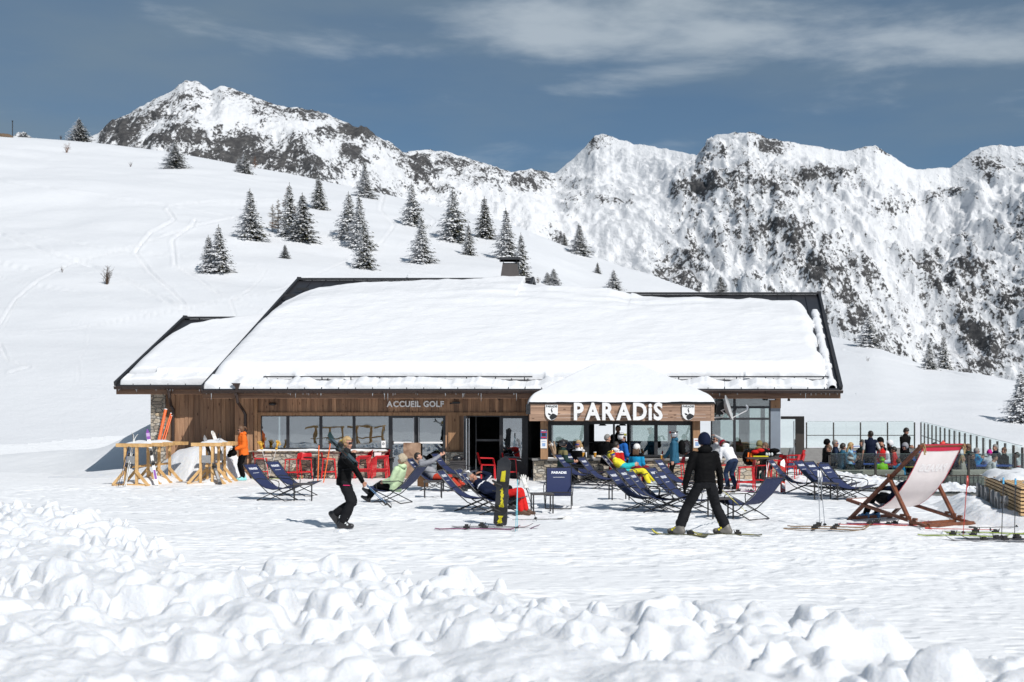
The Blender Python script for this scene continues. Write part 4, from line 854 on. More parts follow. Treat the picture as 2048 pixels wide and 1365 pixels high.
def foreground():
    X, Y = np.meshgrid(np.linspace(-13.5,9.5,1050), np.linspace(6.0,30.5,900))
    px = 1024+F*X/Y; py = H0+CH*F/Y
    B = bank_profile(px,py)
    z = B*(.12+.50*(fbm(X/1.5,Y/1.5,61,5)-.3)+.10*(ridged(X/.9,Y/.9,33,4)-.5)) -.045
    rs = np.random.RandomState(4); pts = []
    for k in range(1900):
        x = rs.uniform(-12,9); y = rs.uniform(7,29); qx = 1024+F*x/y; qy = H0+CH*F/y
        if qx < -250 or qx > 2350: continue
        b = float(bank_profile(np.array(qx),np.array(qy)))
        if rs.rand() > b*1.05: continue
        r = min(.42,.07+rs.gamma(1.6,.06)); pts.append((x,y,r,r*rs.uniform(.5,1.0),rs.uniform(0,6.3),rs.uniform(.6,1),b*.16+rs.uniform(-.06,.12)))
    for k in range(3600):
        x = rs.uniform(-12,9); y = rs.uniform(7,29.5); qx = 1024+F*x/y; qy = H0+CH*F/y
        if qx < -100 or qx > 2150: continue
        b = float(bank_profile(np.array(qx),np.array(qy+6)))
        if rs.rand() > b*1.3+.004: continue
        r = .055+rs.gamma(1.2,.022); pts.append((x,y,r,r*rs.uniform(.25,.6),rs.uniform(0,6.3),rs.uniform(.6,1),b*.2+rs.uniform(-.05,.14)-.01*(b<.05)))
    for qx,qy,r,h in ((1300,1262,.42,.42),(1262,1262,.25,.30),(1372,1262,.24,.36),(1520,1290,.36,.42),(1480,1300,.25,.3),(1690,1300,.34,.40),(1740,1310,.42,.34),(1660,1310,.22,.3),(655,1165,.24,.46),(560,1170,.33,.36),(610,1165,.36,.30),(470,1200,.38,.38),(700,1160,.5,.3),(915,1180,.34,.36),(880,1190,.2,.25),(140,1225,.34,.55),(510,1295,.36,.42),(470,1270,.30,.38),(825,1350,.26,.34),(790,1240,.35,.3),(1000,1235,.4,.3),(1100,1240,.3,.3),(1880,1375,.24,.30),(1950,1370,.3,.26),(2020,1380,.32,.3),(1860,1360,.16,.3),(150,1090,.5,.35),(60,1060,.6,.4),(250,1085,.3,.3),(1140,1262,.22,.28),(1190,1272,.2,.24),(1230,1275,.16,.2),(290,1360,.34,.34),(640,1360,.3,.34)):
        g = G(qx,qy); pts.append((g.x,g.y,r,h*.9,rs.uniform(0,6.3),rs.uniform(.7,1),.07))
    z = domes(X,Y,z,pts)
    z = z + B*(.03*(fbm(X*4,Y*4,71,4)-.5)+.014*(fbm(X*11,Y*11,73,3)-.5))
    z = np.where(B<.001, np.maximum(np.minimum(z,.06),-.05), z)
    for _ in range(4):
        z[1:-1,1:-1] = (z[1:-1,1:-1]*2+z[:-2,1:-1]+z[2:,1:-1]+z[1:-1,:-2]+z[1:-1,2:])/6
    z = z + np.clip(B*2,0,1)*(.055*(ridged(X*5,Y*5,91,4)-.6)*sstep(.4,.62,fbm(X*.8,Y*.8,93,3)) + .03*(fbm(X*9,Y*9,95,4)-.5) + .05*(fbm(X*2.6,Y*2.6,97,4)-.5))
    hc = np.maximum(np.maximum(z[:-1,:-1],z[1:,1:]),np.maximum(z[:-1,1:],z[1:,:-1]))
    me = np_mesh('snow_bank', np.stack([X,Y,z],-1).reshape(-1,3), 900, 1050, M_BANK, keep=hc>-.035)
    tag(link('snow_bank', me), 'lumpy ploughed snow bank along the near edge of the yard', kind='structure')
foreground()
# chunk heights used by the loose lumps; drift against the left wing; drift left of the hut; cleared edge by the terrace
def wing_drift(X, Y):
    px = 1024+F*X/np.maximum(Y,1)
    cap = np.interp(X,[-15,-13.2,-12.3,-11.3,-10.6,-9.6,-9.0,-8.6,-8.2],[0,.1,.2,.4,.9,1.1,1.15,.9,-.1])
    front = np.interp(X,[-15,-12,-11,-10.4,-9.6,-9,-8.4],[41,40.6,40.2,39.7,39.5,39.8,40.6])+.25*(fbm(X*2,Y*0,5,3)-.5)
    r = np.clip((Y-front)/1.5,0,1); z = cap*(1-(1-r)**2.2)*.98
    z = z*np.clip((42.0-Y)/.01,0,1) if False else z
    z = z + .06*(fbm(X*2.2,Y*2.2,6,4)-.5)*(z>.05)
    return np.where((Y<front), -.06, z)
mound('snow_drift', -15,-8.1,36.8,41.74, wing_drift, 220,160,'snow drift ploughed up against the boarded left wing')
def left_drift(X, Y):
    z = 1.75*np.exp(-(((X+12.3)/2.3)**2+((Y-48.0)/3.6)**2))+.7*np.exp(-(((X+17)/5)**2+((Y-50)/4)**2))
    return z-.12+.08*(fbm(X/1.5,Y/1.5,8,3)-.5)
mound('snow_drift', -26,-7,41.9,58, left_drift, 160,140,'smooth snow drift beside the left end of the hut', M_SNOW)
def terr_bank(X, Y):
    px = 1024+F*X/Y
    f = np.interp(X,[7.5,8.6,9.4,10.5,11.5,12.6,13.4,14.2,15.5],[37.6,37.0,36.2,35.6,34.0,33.4,32.4,31.5,31])
    r = sstep(0,2.3,Y-f); h = np.interp(X,[7.6,8.2,9.2,10.5,12,14,16],[0,.25,.62,.66,.6,.55,.5])
    z = -DIP(X,Y) + .48*r*h + r*.40*(ridged(X*1.1,Y*1.1,4,4)-.55) + r*.10*(fbm(X*5,Y*5,9,3)-.5)
    return np.where(Y<f,-.06-DIP(X,Y),z-.0)
mound('snow_bank', 7.5,17.5,30.5,42.3, terr_bank, 260,300,'rough bank of cleared snow below the glass terrace fence')
def mud(X, Y): return .012-.1*np.clip(np.hypot((X-6.3)/2.3,(Y-38.9)/1.0)+.25*(fbm(X*3,Y*3,2,3)-.5)-.75,0,1)
mound('muddy_patch', 3.8,9,37,40.3, mud, 90,60,'wet brown trodden patch below the bar windows', M_CONC)
# ================================================================== deck chairs
M_TXT = mat('printed_white', (.72,.74,.8), .6, .05)
M_TUBE = mat('black_chair_tube', (.018,.018,.02), .35, .1)
SLING = [(-.73,.845),(-.60,.69),(-.46,.525),(-.30,.39),(-.12,.305),(.08,.275),(.28,.295),(.42,.335),(.52,.375)]
HW = .27
def deckchair_proto():
    t = thing('deck_chair', 'navy deck chair', 'deck chair')
    mb = MB()
    mb.sheet([[(x, y, z) for y in np.linspace(-HW,HW,5)] for x, z in SLING]); 
    off = [(x+.012*.7, z-.012) for x, z in SLING]
    mb.sheet([[(x, y, z) for y in np.linspace(-HW,HW,5)] for x, z in off])
    sl = mb.build('sling', M_NAVY, t, smooth=True)
    me = text_mesh('PARADiS', .088, .0, .0045); d = Vector((.13,0,-.155)).normalized()   # down the sling
    c = Vector((-.625,0,.72)); n = Vector((.155,0,.13)).normalized()
    # text x runs along +y (reader faces the sling from its front), up is -d
    X = Vector((0,1,0)); Y = -d; Z = n
    M = Matrix(((X.x,Y.x,Z.x,c.x+n.x*.007),(X.y,Y.y,Z.y,0),(X.z,Y.z,Z.z,c.z+n.z*.007),(0,0,0,1))); me.transform(M); me.materials.append(M_TXT); link('printed_lettering', me, sl)
    me = text_mesh('ALTITUDE BAR', .022, .0, .001)
    me.materials.append(M_TXT); bpy.data.meshes.remove(me)
    mb = MB(); mb.sheet([[tuple(Vector((-.565,y,.645))+n*.006) for y in (-.13,.13)],[tuple(Vector((-.559,y,.638))+n*.006) for y in (-.13,.13)]]); mb.build('printed_line', M_TXT, sl)
    r = .0115
    for s in (-1,1):
        y = s*(HW+.012)
        mb = MB(); mb.tube([(-.74,y,.86),(-.44,y,.52),(-.05,y,.20),(.42,y,.012)], r, 6); mb.build('back_rail', M_TUBE, t)
        mb = MB(); y2 = s*(HW+.035); mb.tube([(.53,y,.375),(.2,y2,.24),(-.34,y2,.012)], r, 6); mb.build('seat_leg', M_TUBE, t)
        mb = MB(); y3 = s*(HW+.05); mb.tube([(-.40,y2,.49),(-.30,y3,.53),(.18,y3,.50),(.27,y3,.47),(.29,y3,.42),(.26,y2,.265)], r*.95, 6); mb.build('armrest', M_TUBE, t)
    for p in ((-.74,.86),(.53,.375),(.42,.012),(-.34,.012)): mb = MB(); mb.tube([(p[0],-HW-.02,p[1]),(p[0],HW+.02,p[1])], r, 6); mb.build('cross_tube', M_TUBE, t)
    return t
DC = deckchair_proto(); DC_USED = [False]
def put_chair(px, py, deg, label, s=1.0):
    p = G(px,py)
    if not DC_USED[0]: o = DC; DC_USED[0] = True; o.location = p; o.rotation_euler = (0,0,math.radians(deg)); o['label'] = label
    else: o = dup(DC, p, math.radians(deg), label)
    o['group'] = 'navy deck chairs on the snow'; return o
CHAIRS = {}
for key, px, py, deg, lab in [
 ('a1',552,1001,-22,'leftmost empty navy deck chair, nearest the ski racks'),
 ('a2',594,992,-22,'empty navy deck chair beside the leftmost one, with a low table at its foot'),
 ('lady',787,1006,158,'navy deck chair under the woman in the pale green jacket'),
 ('grey',871,982,-14,'navy deck chair under the man in the grey jumper'),
 ('g2',915,966,-18,'empty navy deck chair just behind the man in the grey jumper'),
 ('m0',946,1022,-12,'empty navy deck chair left of the couple by the snowboard'),
 ('wife',980,1018,-14,'navy deck chair under the person in the white headband'),
 ('man',998,1030,-14,'navy deck chair under the man in red trousers'),
 ('front',1117,1016,-93,'navy deck chair facing the yard, its PARADiS print straight on'),
 ('k1',1164,970,-24,'navy deck chair beside the man in the black helmet at the kiosk'),
 ('k2',1181,966,-24,'navy deck chair tucked against the one by the man in the black helmet'),
 ('k3',1213,979,-22,'empty navy deck chair left of the yellow skier at the kiosk'),
 ('yel',1258,973,-16,'navy deck chair under the man in yellow trousers'),
 ('r1',1284,1022,-24,'leftmost chair of the empty navy row near the standing skier'),
 ('r2',1304,1017,-24,'second chair from the left in the empty navy row'),
 ('r3',1326,1025,-20,'middle chair of the empty navy row left of the standing skier'),
 ('r4',1362,1014,-28,'navy deck chair behind the empty row left of the standing skier'),
 ('r5',1386,1027,-24,'navy deck chair right behind the legs of the standing skier'),
 ('r6',1369,987,-26,'navy deck chair in front of the man holding a beer'),
 ('left',1492,1038,130,'navy deck chair turned left with its back to the terrace, right of the skier'),
 ('t1',1597,988,-24,'navy deck chair in front of the red standing ski'),
 ('t2',1650,991,-36,'left one of three navy deck chairs below the glass fence'),
 ('t3',1672,994,-38,'middle one of the three navy deck chairs below the glass fence'),
 ('t4',1702,1000,-40,'navy deck chair below the glass fence, closest to the giant chair')]:
    CHAIRS[key] = put_chair(px,py,deg,lab)
# ---- low tables
def low_table():
    t = thing('low_table','small black low table','table'); mb = MB(); mb.box((-.23,-.23,.385),(.23,.23,.41)); 
    for i in range(6): y = -.19+i*.076; mb.box((-.225,y-.03,.41),(.225,y+.03,.416))
    mb.build('table_top', M_TABLE, t)
    for sx in (-1,1):
        for sy in (-1,1): mb = MB(); mb.box((sx*.205-.014,sy*.205-.014,0),(sx*.205+.014,sy*.205+.014,.385)); mb.build('leg', M_TUBE, t)
    return t
LT = low_table(); first = True
for px, py, deg, lab in [(606,1002,8,'low black table at the foot of the two left deck chairs'),(866,996,5,'low black table behind the woman in pale green'),(902,982,5,'low black table by the boots of the man in the grey jumper'),(1084,1026,6,'low black table beside the straight-on PARADiS deck chair'),(1441,1037,5,'low black table right of the standing skier'),(1238,1000,6,'low black table between the yellow skier and the empty row'),(1652,1000,10,'low black table among the three chairs below the glass fence')]:
    if first: LT.location = G(px,py); LT.rotation_euler.z = math.radians(deg); LT['label'] = lab; LT['group'] = 'low black tables'; first = False
    else: dup(LT, G(px,py), math.radians(deg), lab)
# ---- red bar stools
def stool_proto():
    t = thing('bar_stool','red bar stool','bar stool')
    mb = MB(); mb.slab([(-.2,-.19,.615),(.2,-.19,.6),(.2,.19,.6),(-.2,.19,.615)],(0,0,.03)); mb.build('seat', M_RED, t)
    mb = MB(); rows = []
    for k, z in enumerate((.64,.70,.76,.80,.815)):
        w = (.2,.2,.195,.18,.15)[k]; rows.append([(-.2-.035*k/4-.02*math.cos(a*2.2), w*a, z) for a in np.linspace(-1,1,9)])
    mb.sheet(rows); mb.sheet([[(x-.018,y,z) for x,y,z in r] for r in rows]); mb.build('backrest', M_RED, t, smooth=True)
    for sx in (-1,1):
        for sy in (-1,1): mb = MB(); mb.beam((sx*.225,sy*.21,0),(sx*.175,sy*.17,.615),.026,.026); mb.build('leg', M_RED, t)
    mb = MB(); z = .22
    for a, b in (((-.21,-.195),(.21,-.195)),((-.21,.195),(.21,.195)),((.21,-.195),(.21,.195)),((-.21,-.195),(-.21,.195))): mb.beam((*a,z),(*b,z),.02,.028)
    mb.build('footrest', M_RED, t); return t
ST = stool_proto(); st_first = [True]
def stool(px, py, deg, lab, dz=0, off=(0,0), grp='red bar stools'):
    p = G(px,py)+Vector((off[0],off[1],dz))
    if st_first[0]: st_first[0] = False; ST.location = p; ST.rotation_euler.z = math.radians(deg); ST['label'] = lab; ST['group'] = grp; return ST
    return dup(ST, p, math.radians(deg), lab, grp)
for a in [(522,957,10,'leftmost red bar stool, behind the pole with a yellow glove'),(543,955,20,'red bar stool left of the first round bar table, close to the stone plinth'),(569,956,15,'red bar stool right of the first round bar table'),(586,959,170,'red bar stool with its low back towards the yard, near the two left deck chairs'),(611,958,-80,'dark-seated red bar stool left of the second round bar table'),(658,958,5,'red bar stool beside the two orange slalom poles'),(697,957,5,'red bar stool hidden behind the walking woman'),
 (1492,981,176,'front red bar stool right of the person in the white hoodie'),(1524,976,160,'red bar stool under the black and orange backpack'),(1455,975,170,'red bar stool that the person in the white hoodie leans over'),(1020,958,0,'red stool by the black tables left of the kiosk'),(1352,972,185,'red stool behind the man holding a beer')]: stool(*a)
for n, (sx, name) in enumerate(((722,'left stack of red bar stools'),(756,'right stack of red bar stools'))):
    for k, w in enumerate(('bottom stool','second stool up','third stool up','top stool')): stool(sx,957,-168 if n else -172,f'{w} in the {name} by the doors', .028*k, (.042*k,-.018*k), 'stacked red bar stools')
# ---- red armchairs and blue terrace chairs
def chair_proto(name, m, label, cat):
    t = thing(name,label,cat)
    mb = MB(); mb.slab([(-.22,-.22,.44),(.22,-.22,.43),(.22,.22,.43),(-.22,.22,.44)],(0,0,.025)); mb.build('seat', m, t)
    mb = MB(); rows = [[(-.22-.10*(z-.46)/.38-.03*math.cos(a*2), .215*a*(1-.12*(z-.46)/.38), z) for a in np.linspace(-1,1,7)] for z in (.47,.6,.72,.82)]
    mb.sheet(rows); mb.sheet([[(x-.02,y,z) for x,y,z in r] for r in rows]); mb.build('backrest', m, t, smooth=True)
    for sx in (-1,1):
        for sy in (-1,1): mb = MB(); mb.beam((sx*.22,sy*.21,0),(sx*.20,sy*.19,.44),.03,.03); mb.build('leg', m, t)
    for sy in (-1,1): mb = MB(); mb.tube([(-.25,sy*.22,.66),(.16,sy*.23,.65),(.2,sy*.22,.44)],.014,5); mb.build('armrest', m, t)
    return t
RC = chair_proto('red_chair', M_RED, 'red plastic armchair', 'chair'); BC = chair_proto('blue_chair', M_BLUEP, 'blue plastic terrace chair', 'chair')
rc = [True]; bc = [True]
def put(proto, flag, loc, deg, lab, grp):
    if flag[0]: flag[0] = False; proto.location = loc; proto.rotation_euler.z = math.radians(deg); proto['label'] = lab; proto['group'] = grp; return proto
    return dup(proto, loc, math.radians(deg), lab, grp)
for px, py, deg, lab, dz in [(976,959,5,'red armchair standing in the dark open doorway',0),(1128,960,70,'red armchair under the man in the black helmet',0),(1157,958,80,'red armchair under the blonde woman with blue sunglasses',0),(1232,958,100,'red armchair under the person in the red jacket',0),(1268,962,95,'red armchair under the small skier in the white helmet',0),
  (1548,966,200,'front red armchair at the corner of the glazed front',0),(1577,964,160,'red armchair right behind the red standing ski',0),(1587,962,160,'lower red armchair of the pair behind the red ski',0),(1587,962,160,'upper red armchair stacked on the pair behind the red ski',.12),(885,952,180,'red armchair in front of the right-hand glass door',0),(800,955,180,'red armchair left of the wooden panel',0)]:
    put(RC, rc, G(px,py)+Vector((0,0,dz)), deg, lab, 'red plastic armchairs')
# ---- tall round bar tables
def bar_table(px, py, lab, r=.36, h=.86, rect=None):
    t = thing('bar_table', lab, 'table', G(px,py), 0, 'dark bar tables'); mb = MB()
    if rect: mb.box((-rect[0],-rect[1],h-.035),(rect[0],rect[1],h))
    else: mb.cyl((0,0,h-.03),r,.03,24)
    mb.build('table_top', M_TABLE, t, smooth='auto'); mb = MB(); mb.box((-.035,-.035,.03),(.035,.035,h-.03)); mb.build('pedestal', M_BLACK, t); mb = MB(); mb.cyl((0,0,0),.22,.03,20); mb.build('foot_plate', M_BLACK, t, smooth='auto'); return t
bar_table(556,956,'round dark bar table under the glove-topped poles, farthest left'); bar_table(630,957,'round dark bar table behind the orange slalom poles',h=.68); bar_table(770,956,'round dark bar table beside the stacked stools',h=.66)
bar_table(1020,957,'dark square table just left of the kiosk plinth',h=.66,rect=(.3,.3)); bar_table(1043,955,'second dark square table half hidden by the kiosk plinth',h=.62,rect=(.32,.3))
bar_table(1185,958,'dark table in front of the kiosk carrying the beer cups',h=.74,rect=(.75,.32)); bar_table(1526,976,'tall dark table at the right windows heaped with coats',h=.84,rect=(.45,.32))
# ================================================================== ski racks
def ski_rack(loc, rz, n, label):
    t = thing('ski_rack', label, 'ski rack', loc, rz, 'wooden ski racks')
    L = .75*n
    for k in range(n):
        y = .75*k; dx = .09*(k%2)
        mb = MB(); mb.box((-.44+dx,y-.05,1.10),(.44+dx,y+.12,1.20)); mb.build('top_board', M_RACK, t); mb = MB(); mb.box((-.34+dx-.12*(k%2),y+.14,1.09),(.46+dx,y+.5,1.185)); mb.build('top_board', M_RACK, t)
        for s in (-1,1):
            mb = MB(); mb.beam((s*.17,y,0),(s*.17,y,1.10),.065,.065,(0,1,0)) if False else mb.box((s*.17-.034,y-.034,.02),(s*.17+.034,y+.034,1.10)); mb.build('post', M_RACK, t)
            mb = MB(); mb.beam((s*.17,y-.045,.42),(s*.52,y-.045,.03),.05,.075); mb.build('brace', M_RACK, t)
        mb = MB(); mb.box((-.56,y-.05,0),(.56,y+.05,.05)); mb.build('foot', M_RACK, t)
        if k % 2 == 0: mb = MB(); mb.box((-.13,y-.05,.62),(.13,y-.04,.84)); mb.build('sign_plate', mat('galvanised_plate',(.34,.34,.34),.5,.2,20,metal=.5), t)
    mb = MB(); mb.box((-.04,-.0,.5),(.04,L-.5,.56)); mb.build('rail', M_RACK, t)
    def lump(mb, x0,x1,y0,y1,z,h,seed):
        rows = []
        for j in range(13):
            v = j/12; r = []
            for i in range(13):
                u = i/12; e = (max(0,1-(2*u-1)**2)*max(0,1-(2*v-1)**4))**.5
                nn = float(vnoise(np.array([u*3.+seed]),np.array([v*4.+seed]),seed)[0]); r.append((x0+(x1-x0)*u,y0+(y1-y0)*v,z-.01+h*e*(.35+1.1*nn)))
            rows.append(r)
        mb.sheet(rows)
    mb = MB(); lump(mb,-.24,.30,.05,L-.75,1.19,.10,int(abs(loc[0]*7))); mb.build('snow_cap', M_SNOW, t, smooth=True)
    mb = MB(); lump(mb,-.52,.52,-.12,L-.3,.0,.17,int(abs(loc[0]*5))+2); mb.build('base_snow', M_SNOW, t, smooth=True)
    return t
ski_rack(G(262,972), math.radians(-9), 4, 'long zigzag wooden ski rack on the far left, in front of the snow drift')
ski_rack(G(413,969), math.radians(-1), 3, 'shorter wooden ski rack beside the woman in orange')
ski_rack((-9.6,8.6,0), math.radians(70), 3, 'wooden ski rack out by the camera, seen mirrored in the hut windows'); ski_rack((-7.4,7.2,0), math.radians(95), 3, 'second wooden ski rack by the camera, mirrored beside the glazed doors')
# ================================================================== skis, poles, boards
def skimat(nm, c): return mat('ski_'+nm, c, .3, .25, 3, coat=.3)
def ski_mesh(L, w=.05, tail=.02):
    rows = []
    for u in np.linspace(0,1,19):
        x = -L/2+L*u; ww = w*(1-.28*math.exp(-((u-.45)/.28)**2))
        if u > .93: ww *= math.sqrt(max(.03,1-((u-.93)/.07)**2))
        if u < .03: ww *= .8
        z = .075*((u-.86)/.14)**2 if u > .86 else (.012*((.05-u)/.05)**2 if u < .05 else .012*math.sin(PI*(u-.05)/.81))
        rows.append((x,ww,z))
    return rows
def add_ski(t, L, c, y=0, w=.05, tipc=None, bind=True, top=False, name='ski'):
    rows = ski_mesh(L,w); mb = MB()
    mb.sheet([[(x,y-ww,z+.014),(x,y+ww,z+.014)] for x,ww,z in rows]); mb.sheet([[(x,y-ww,z),(x,y+ww,z)] for x,ww,z in rows])
    for s in (-1,1): mb.sheet([[(x,y+s*ww,z),(x,y+s*ww,z+.014)] for x,ww,z in rows])
    o = mb.build(name, [c], t)
    if tipc:
        mb = MB(); rr = [r for r in rows if r[0] > L*.30]; mb.sheet([[(x,y-ww*.98,z+.0165),(x,y+ww*.98,z+.0165)] for x,ww,z in rr]); mb.build('tip_graphic', tipc, o)
        mb = MB(); rr = [r for r in rows if -L*.44 < r[0] < -L*.22]; mb.sheet([[(x,y-ww*.7,z+.0165),(x,y+ww*.7,z+.0165)] for x,ww,z in rr]); mb.build('tail_graphic', tipc, o)
    if bind:
        for x0, h in ((.13,.055),(-.20,.075)):
            mb = MB(); mb.box((x0-.06,y-.03,.018),(x0+.06,y+.03,.018+h*.55)); mb.box((x0-.03,y-.04,.03),(x0+.035,y+.04,.018+h)); mb.tube([(x0+.05,y-.035,.04),(x0+.07,y,.06+h*.5),(x0+.05,y+.035,.04)],.008,4)
            if x0 < 0: mb.tube([(-.16,y-.055,.02),(-.22,y-.055,.0),(-.27,y-.058,-.012)],.005,4), mb.tube([(-.16,y+.055,.02),(-.22,y+.055,.0),(-.27,y+.058,-.012)],.005,4)
            mb.build('binding', M_RUB, o)
    return o
def flat_ski(px, py, deg, L, c, label, tip=None, w=.05, tilt=0, bind=True):
    p = G(px,py)+Vector((0,0,.006)); t = thing('ski', label, 'ski', p, math.radians(deg), 'skis lying on the snow'); add_ski(t, L, c, 0, w, tip, bind); 
    if tilt: t.rotation_euler = (math.radians(tilt),0,math.radians(deg))
    return t
def lean_skis(foot, top, c, label, L, tip=None, roll=0, w=.052):
    """a pair of skis clipped base to base standing on its tails"""
    f = Vector(foot); d = (Vector(top)-f).normalized(); t = thing('pair_of_skis', label, 'skis', f, 0, 'skis leaning or standing upright')
    for k, s in enumerate((-1,1)):
        o = add_ski(t, L, c, 0, w, tip, True)
        x = d; n = Vector((math.cos(roll),math.sin(roll),0)); n = (n-d*n.dot(d)).normalized()*(1 if s>0 else -1); yv = n.cross(x)
        c0 = d*(L/2)+n*.004
        M = Matrix(((x.x,yv.x,n.x,c0.x),(x.y,yv.y,n.y,c0.y),(x.z,yv.z,n.z,c0.z),(0,0,0,1))); o.matrix_local = M
    return t
def pole(foot, top, c, label, grip=M_RUB, r=.0085, gripc=None, glove=None, strap=True, grp='ski poles'):
    f = Vector(foot); v = Vector(top)-f; L = v.length; d = v/L; t = thing('ski_pole', label, 'ski pole', f, 0, grp)
    mb = MB(); mb.tube([Vector((0,0,0)), d*.04, d*(L-.12)],[.003,r*.7,r],6); mb.build('shaft', c, t)
    mb = MB(); q = d*.07; mb.tube([q-d*.012,q+d*.012],[.038,.02],10); mb.build('basket', M_RUB, t)
    mb = MB(); mb.tube([d*(L-.13),d*(L-.10),d*(L-.05),d*(L-.02),d*L],[.013,.017,.014,.018,.012],8); mb.build('grip', gripc or grip, t)
    if strap: mb = MB(); a = d*(L-.015); s = d.orthogonal().normalized(); mb.tube([a,a+s*.05-d*.02,a+s*.06-d*.12,a+s*.035-d*.2,a+s*.012-d*.14,a],.005,4); mb.build('strap', grip, t)
    if glove: put_glove(d*(L-.03), d, glove, t)
    return t
def put_glove(p, d, m, t):
    """glove pulled over a pole grip, fingers up"""
    x = d.orthogonal().normalized(); x = Vector((1,0,0)) if abs(d.x) < .8 else x; x = (x-d*x.dot(d)).normalized()
    mb = MB(); mb.tube([p-d*.02,p+d*.05,p+d*.11,p+d*.15],[.045,.05,.058,.05],10,flat=.6)
    for k, (a, l) in enumerate(((-.042,.085),(-.014,.10),(.014,.095),(.040,.07))): b = p+d*.13+x*a; mb.tube([b,b+d*l*.6+x*a*.35,b+d*l+x*a*.5],[.0165,.016,.011],7)
    b = p+d*.07+x*.045; mb.tube([b,b+x*.035+d*.03,b+x*.05+d*.075],[.018,.017,.012],7); mb.tube([p-d*.07,p-d*.02],[.055,.052],10,flat=.7)
    mb.build('glove', m, t, smooth=True)
M_YGL = mat('yellow_leather',(.72,.42,.05),.6,.15,20,bump=.3); M_WGL = mat('white_leather',(.7,.69,.66),.6,.1,20,bump=.3)
M_ORP = mat('orange_pole',(.78,.14,.03),.4,.1); M_SKYB = mat('turquoise_shaft',(.15,.48,.58),.35,.1); M_YSH = mat('yellow_shaft',(.62,.55,.05),.4,.1)
def V3(px,py,Y): return Wp(px,py,Y)
# left: gloves on poles, slalom poles, piste poles at the pillar
pole(G(540,957), V3(522,893,40.2), M_WHITE, 'white ski pole with a yellow glove over its grip, left of the pair', glove=M_YGL, strap=False); pole(G(537,958), V3(554,893,40.3), M_WHITE, 'white ski pole with a yellow glove over its grip, right of the pair', glove=M_YGL, strap=False)
def slalom(px0,py0,px1,py1,label,Y=None,c=M_ORP,r=.017,grp='orange slalom poles'):
    f = G(px0,py0); t = thing('slalom_pole',label,'pole',f,0,grp); top = V3(px1,py1,Y or f.y)-f; mb = MB(); mb.tube([Vector(),top],r,8); mb.build('shaft',c,t); mb = MB(); mb.tube([top*.985,top*1.01],r*1.15,8); mb.build('end_cap',M_RUB,t); return t
slalom(635.5,966,638,890,'upright orange slalom pole right of the second bar table'); slalom(647,966,661,886,'tilted orange slalom pole touching the carried skis')
for k, (a, b) in enumerate(((318,332),(327,343),(333,343))): slalom(a,874 if False else 0+ 955,b,(820,828,832)[k],('thick orange piste pole leaning on the stone pillar','middle orange piste pole leaning by the stone pillar','thin right orange piste pole leaning by the stone pillar')[k],41.35,M_ORP,(.04,.024,.02)[k],'orange piste poles at the pillar') if False else None
for k, (a, b, y) in enumerate(((319,331.5,819),(326,342,827),(330.5,343.5,832))):
    Y = 41.3; f = Wp(a,876,Y-.25); t = thing('piste_pole',('thick orange piste pole leaning on the stone pillar','middle orange piste pole leaning by the stone pillar','thin right orange piste pole leaning by the stone pillar')[k],'pole',f,0,'orange piste poles at the pillar'); v = Wp(b,y,Y)-f; mb = MB(); mb.tube([-v*.12,v],(.05,.022,.02)[k],8); mb.build('shaft',M_ORP,t); mb = MB(); mb.tube([v*.985,v*1.012],(.052,.024,.022)[k],8); mb.build('end_cap',M_WHITE,t)
WH = skimat('white',(.72,.72,.70)); BL = skimat('black',(.03,.03,.035)); PU = skimat('purple',(.20,.05,.32)); GD = skimat('gold',(.20,.11,.035)); GR = skimat('green',(.25,.33,.04)); RD = skimat('red',(.45,.04,.025)); GY = skimat('grey',(.22,.22,.23)); YE = skimat('yellow',(.65,.58,.03)); PK = skimat('plum',(.17,.03,.10)); DG = skimat('bottle_green',(.012,.03,.028))
lean_skis(G(250,974), V3(274,846,37.6), WH, 'white and black skis leaning on the left rack, farthest left', 1.76, BL, .6)
lean_skis(G(314,972), V3(289,832,38.0), WH, 'tall white skis with black marks and purple edge leaning on the left rack', 1.84, PU, -1.2)
pole(G(241,974), V3(258,893,36.6), M_SKYB if False else mat('navy_shaft',(.02,.06,.18),.35,.1), 'dark blue ski pole against the left rack', strap=False); pole(G(236,975), V3(256,897,36.4), mat('black_shaft',(.02,.02,.02),.35,.1), 'black ski pole against the left rack', strap=True)
pole(G(322,958), V3(306,893,37.), MATS['black_shaft'], 'black ski pole standing behind the white and purple skis')
lean_skis(G(441,970), V3(403,861,38.0), BL, 'black skis leaning on the right rack', 1.6, GY, -1.0); lean_skis(G(462,962), V3(424,862,39.3), WH, 'cream skis with red tips leaning on the right rack', 1.62, None, -1.1)
pole(G(449,957), V3(437,868,38.2), MATS['black_shaft'], 'black ski pole hooked on the right rack beside the cream skis'); pole(G(452,956), V3(441,872,38.2), M_SIL, 'grey ski pole hooked on the right rack beside the cream skis')
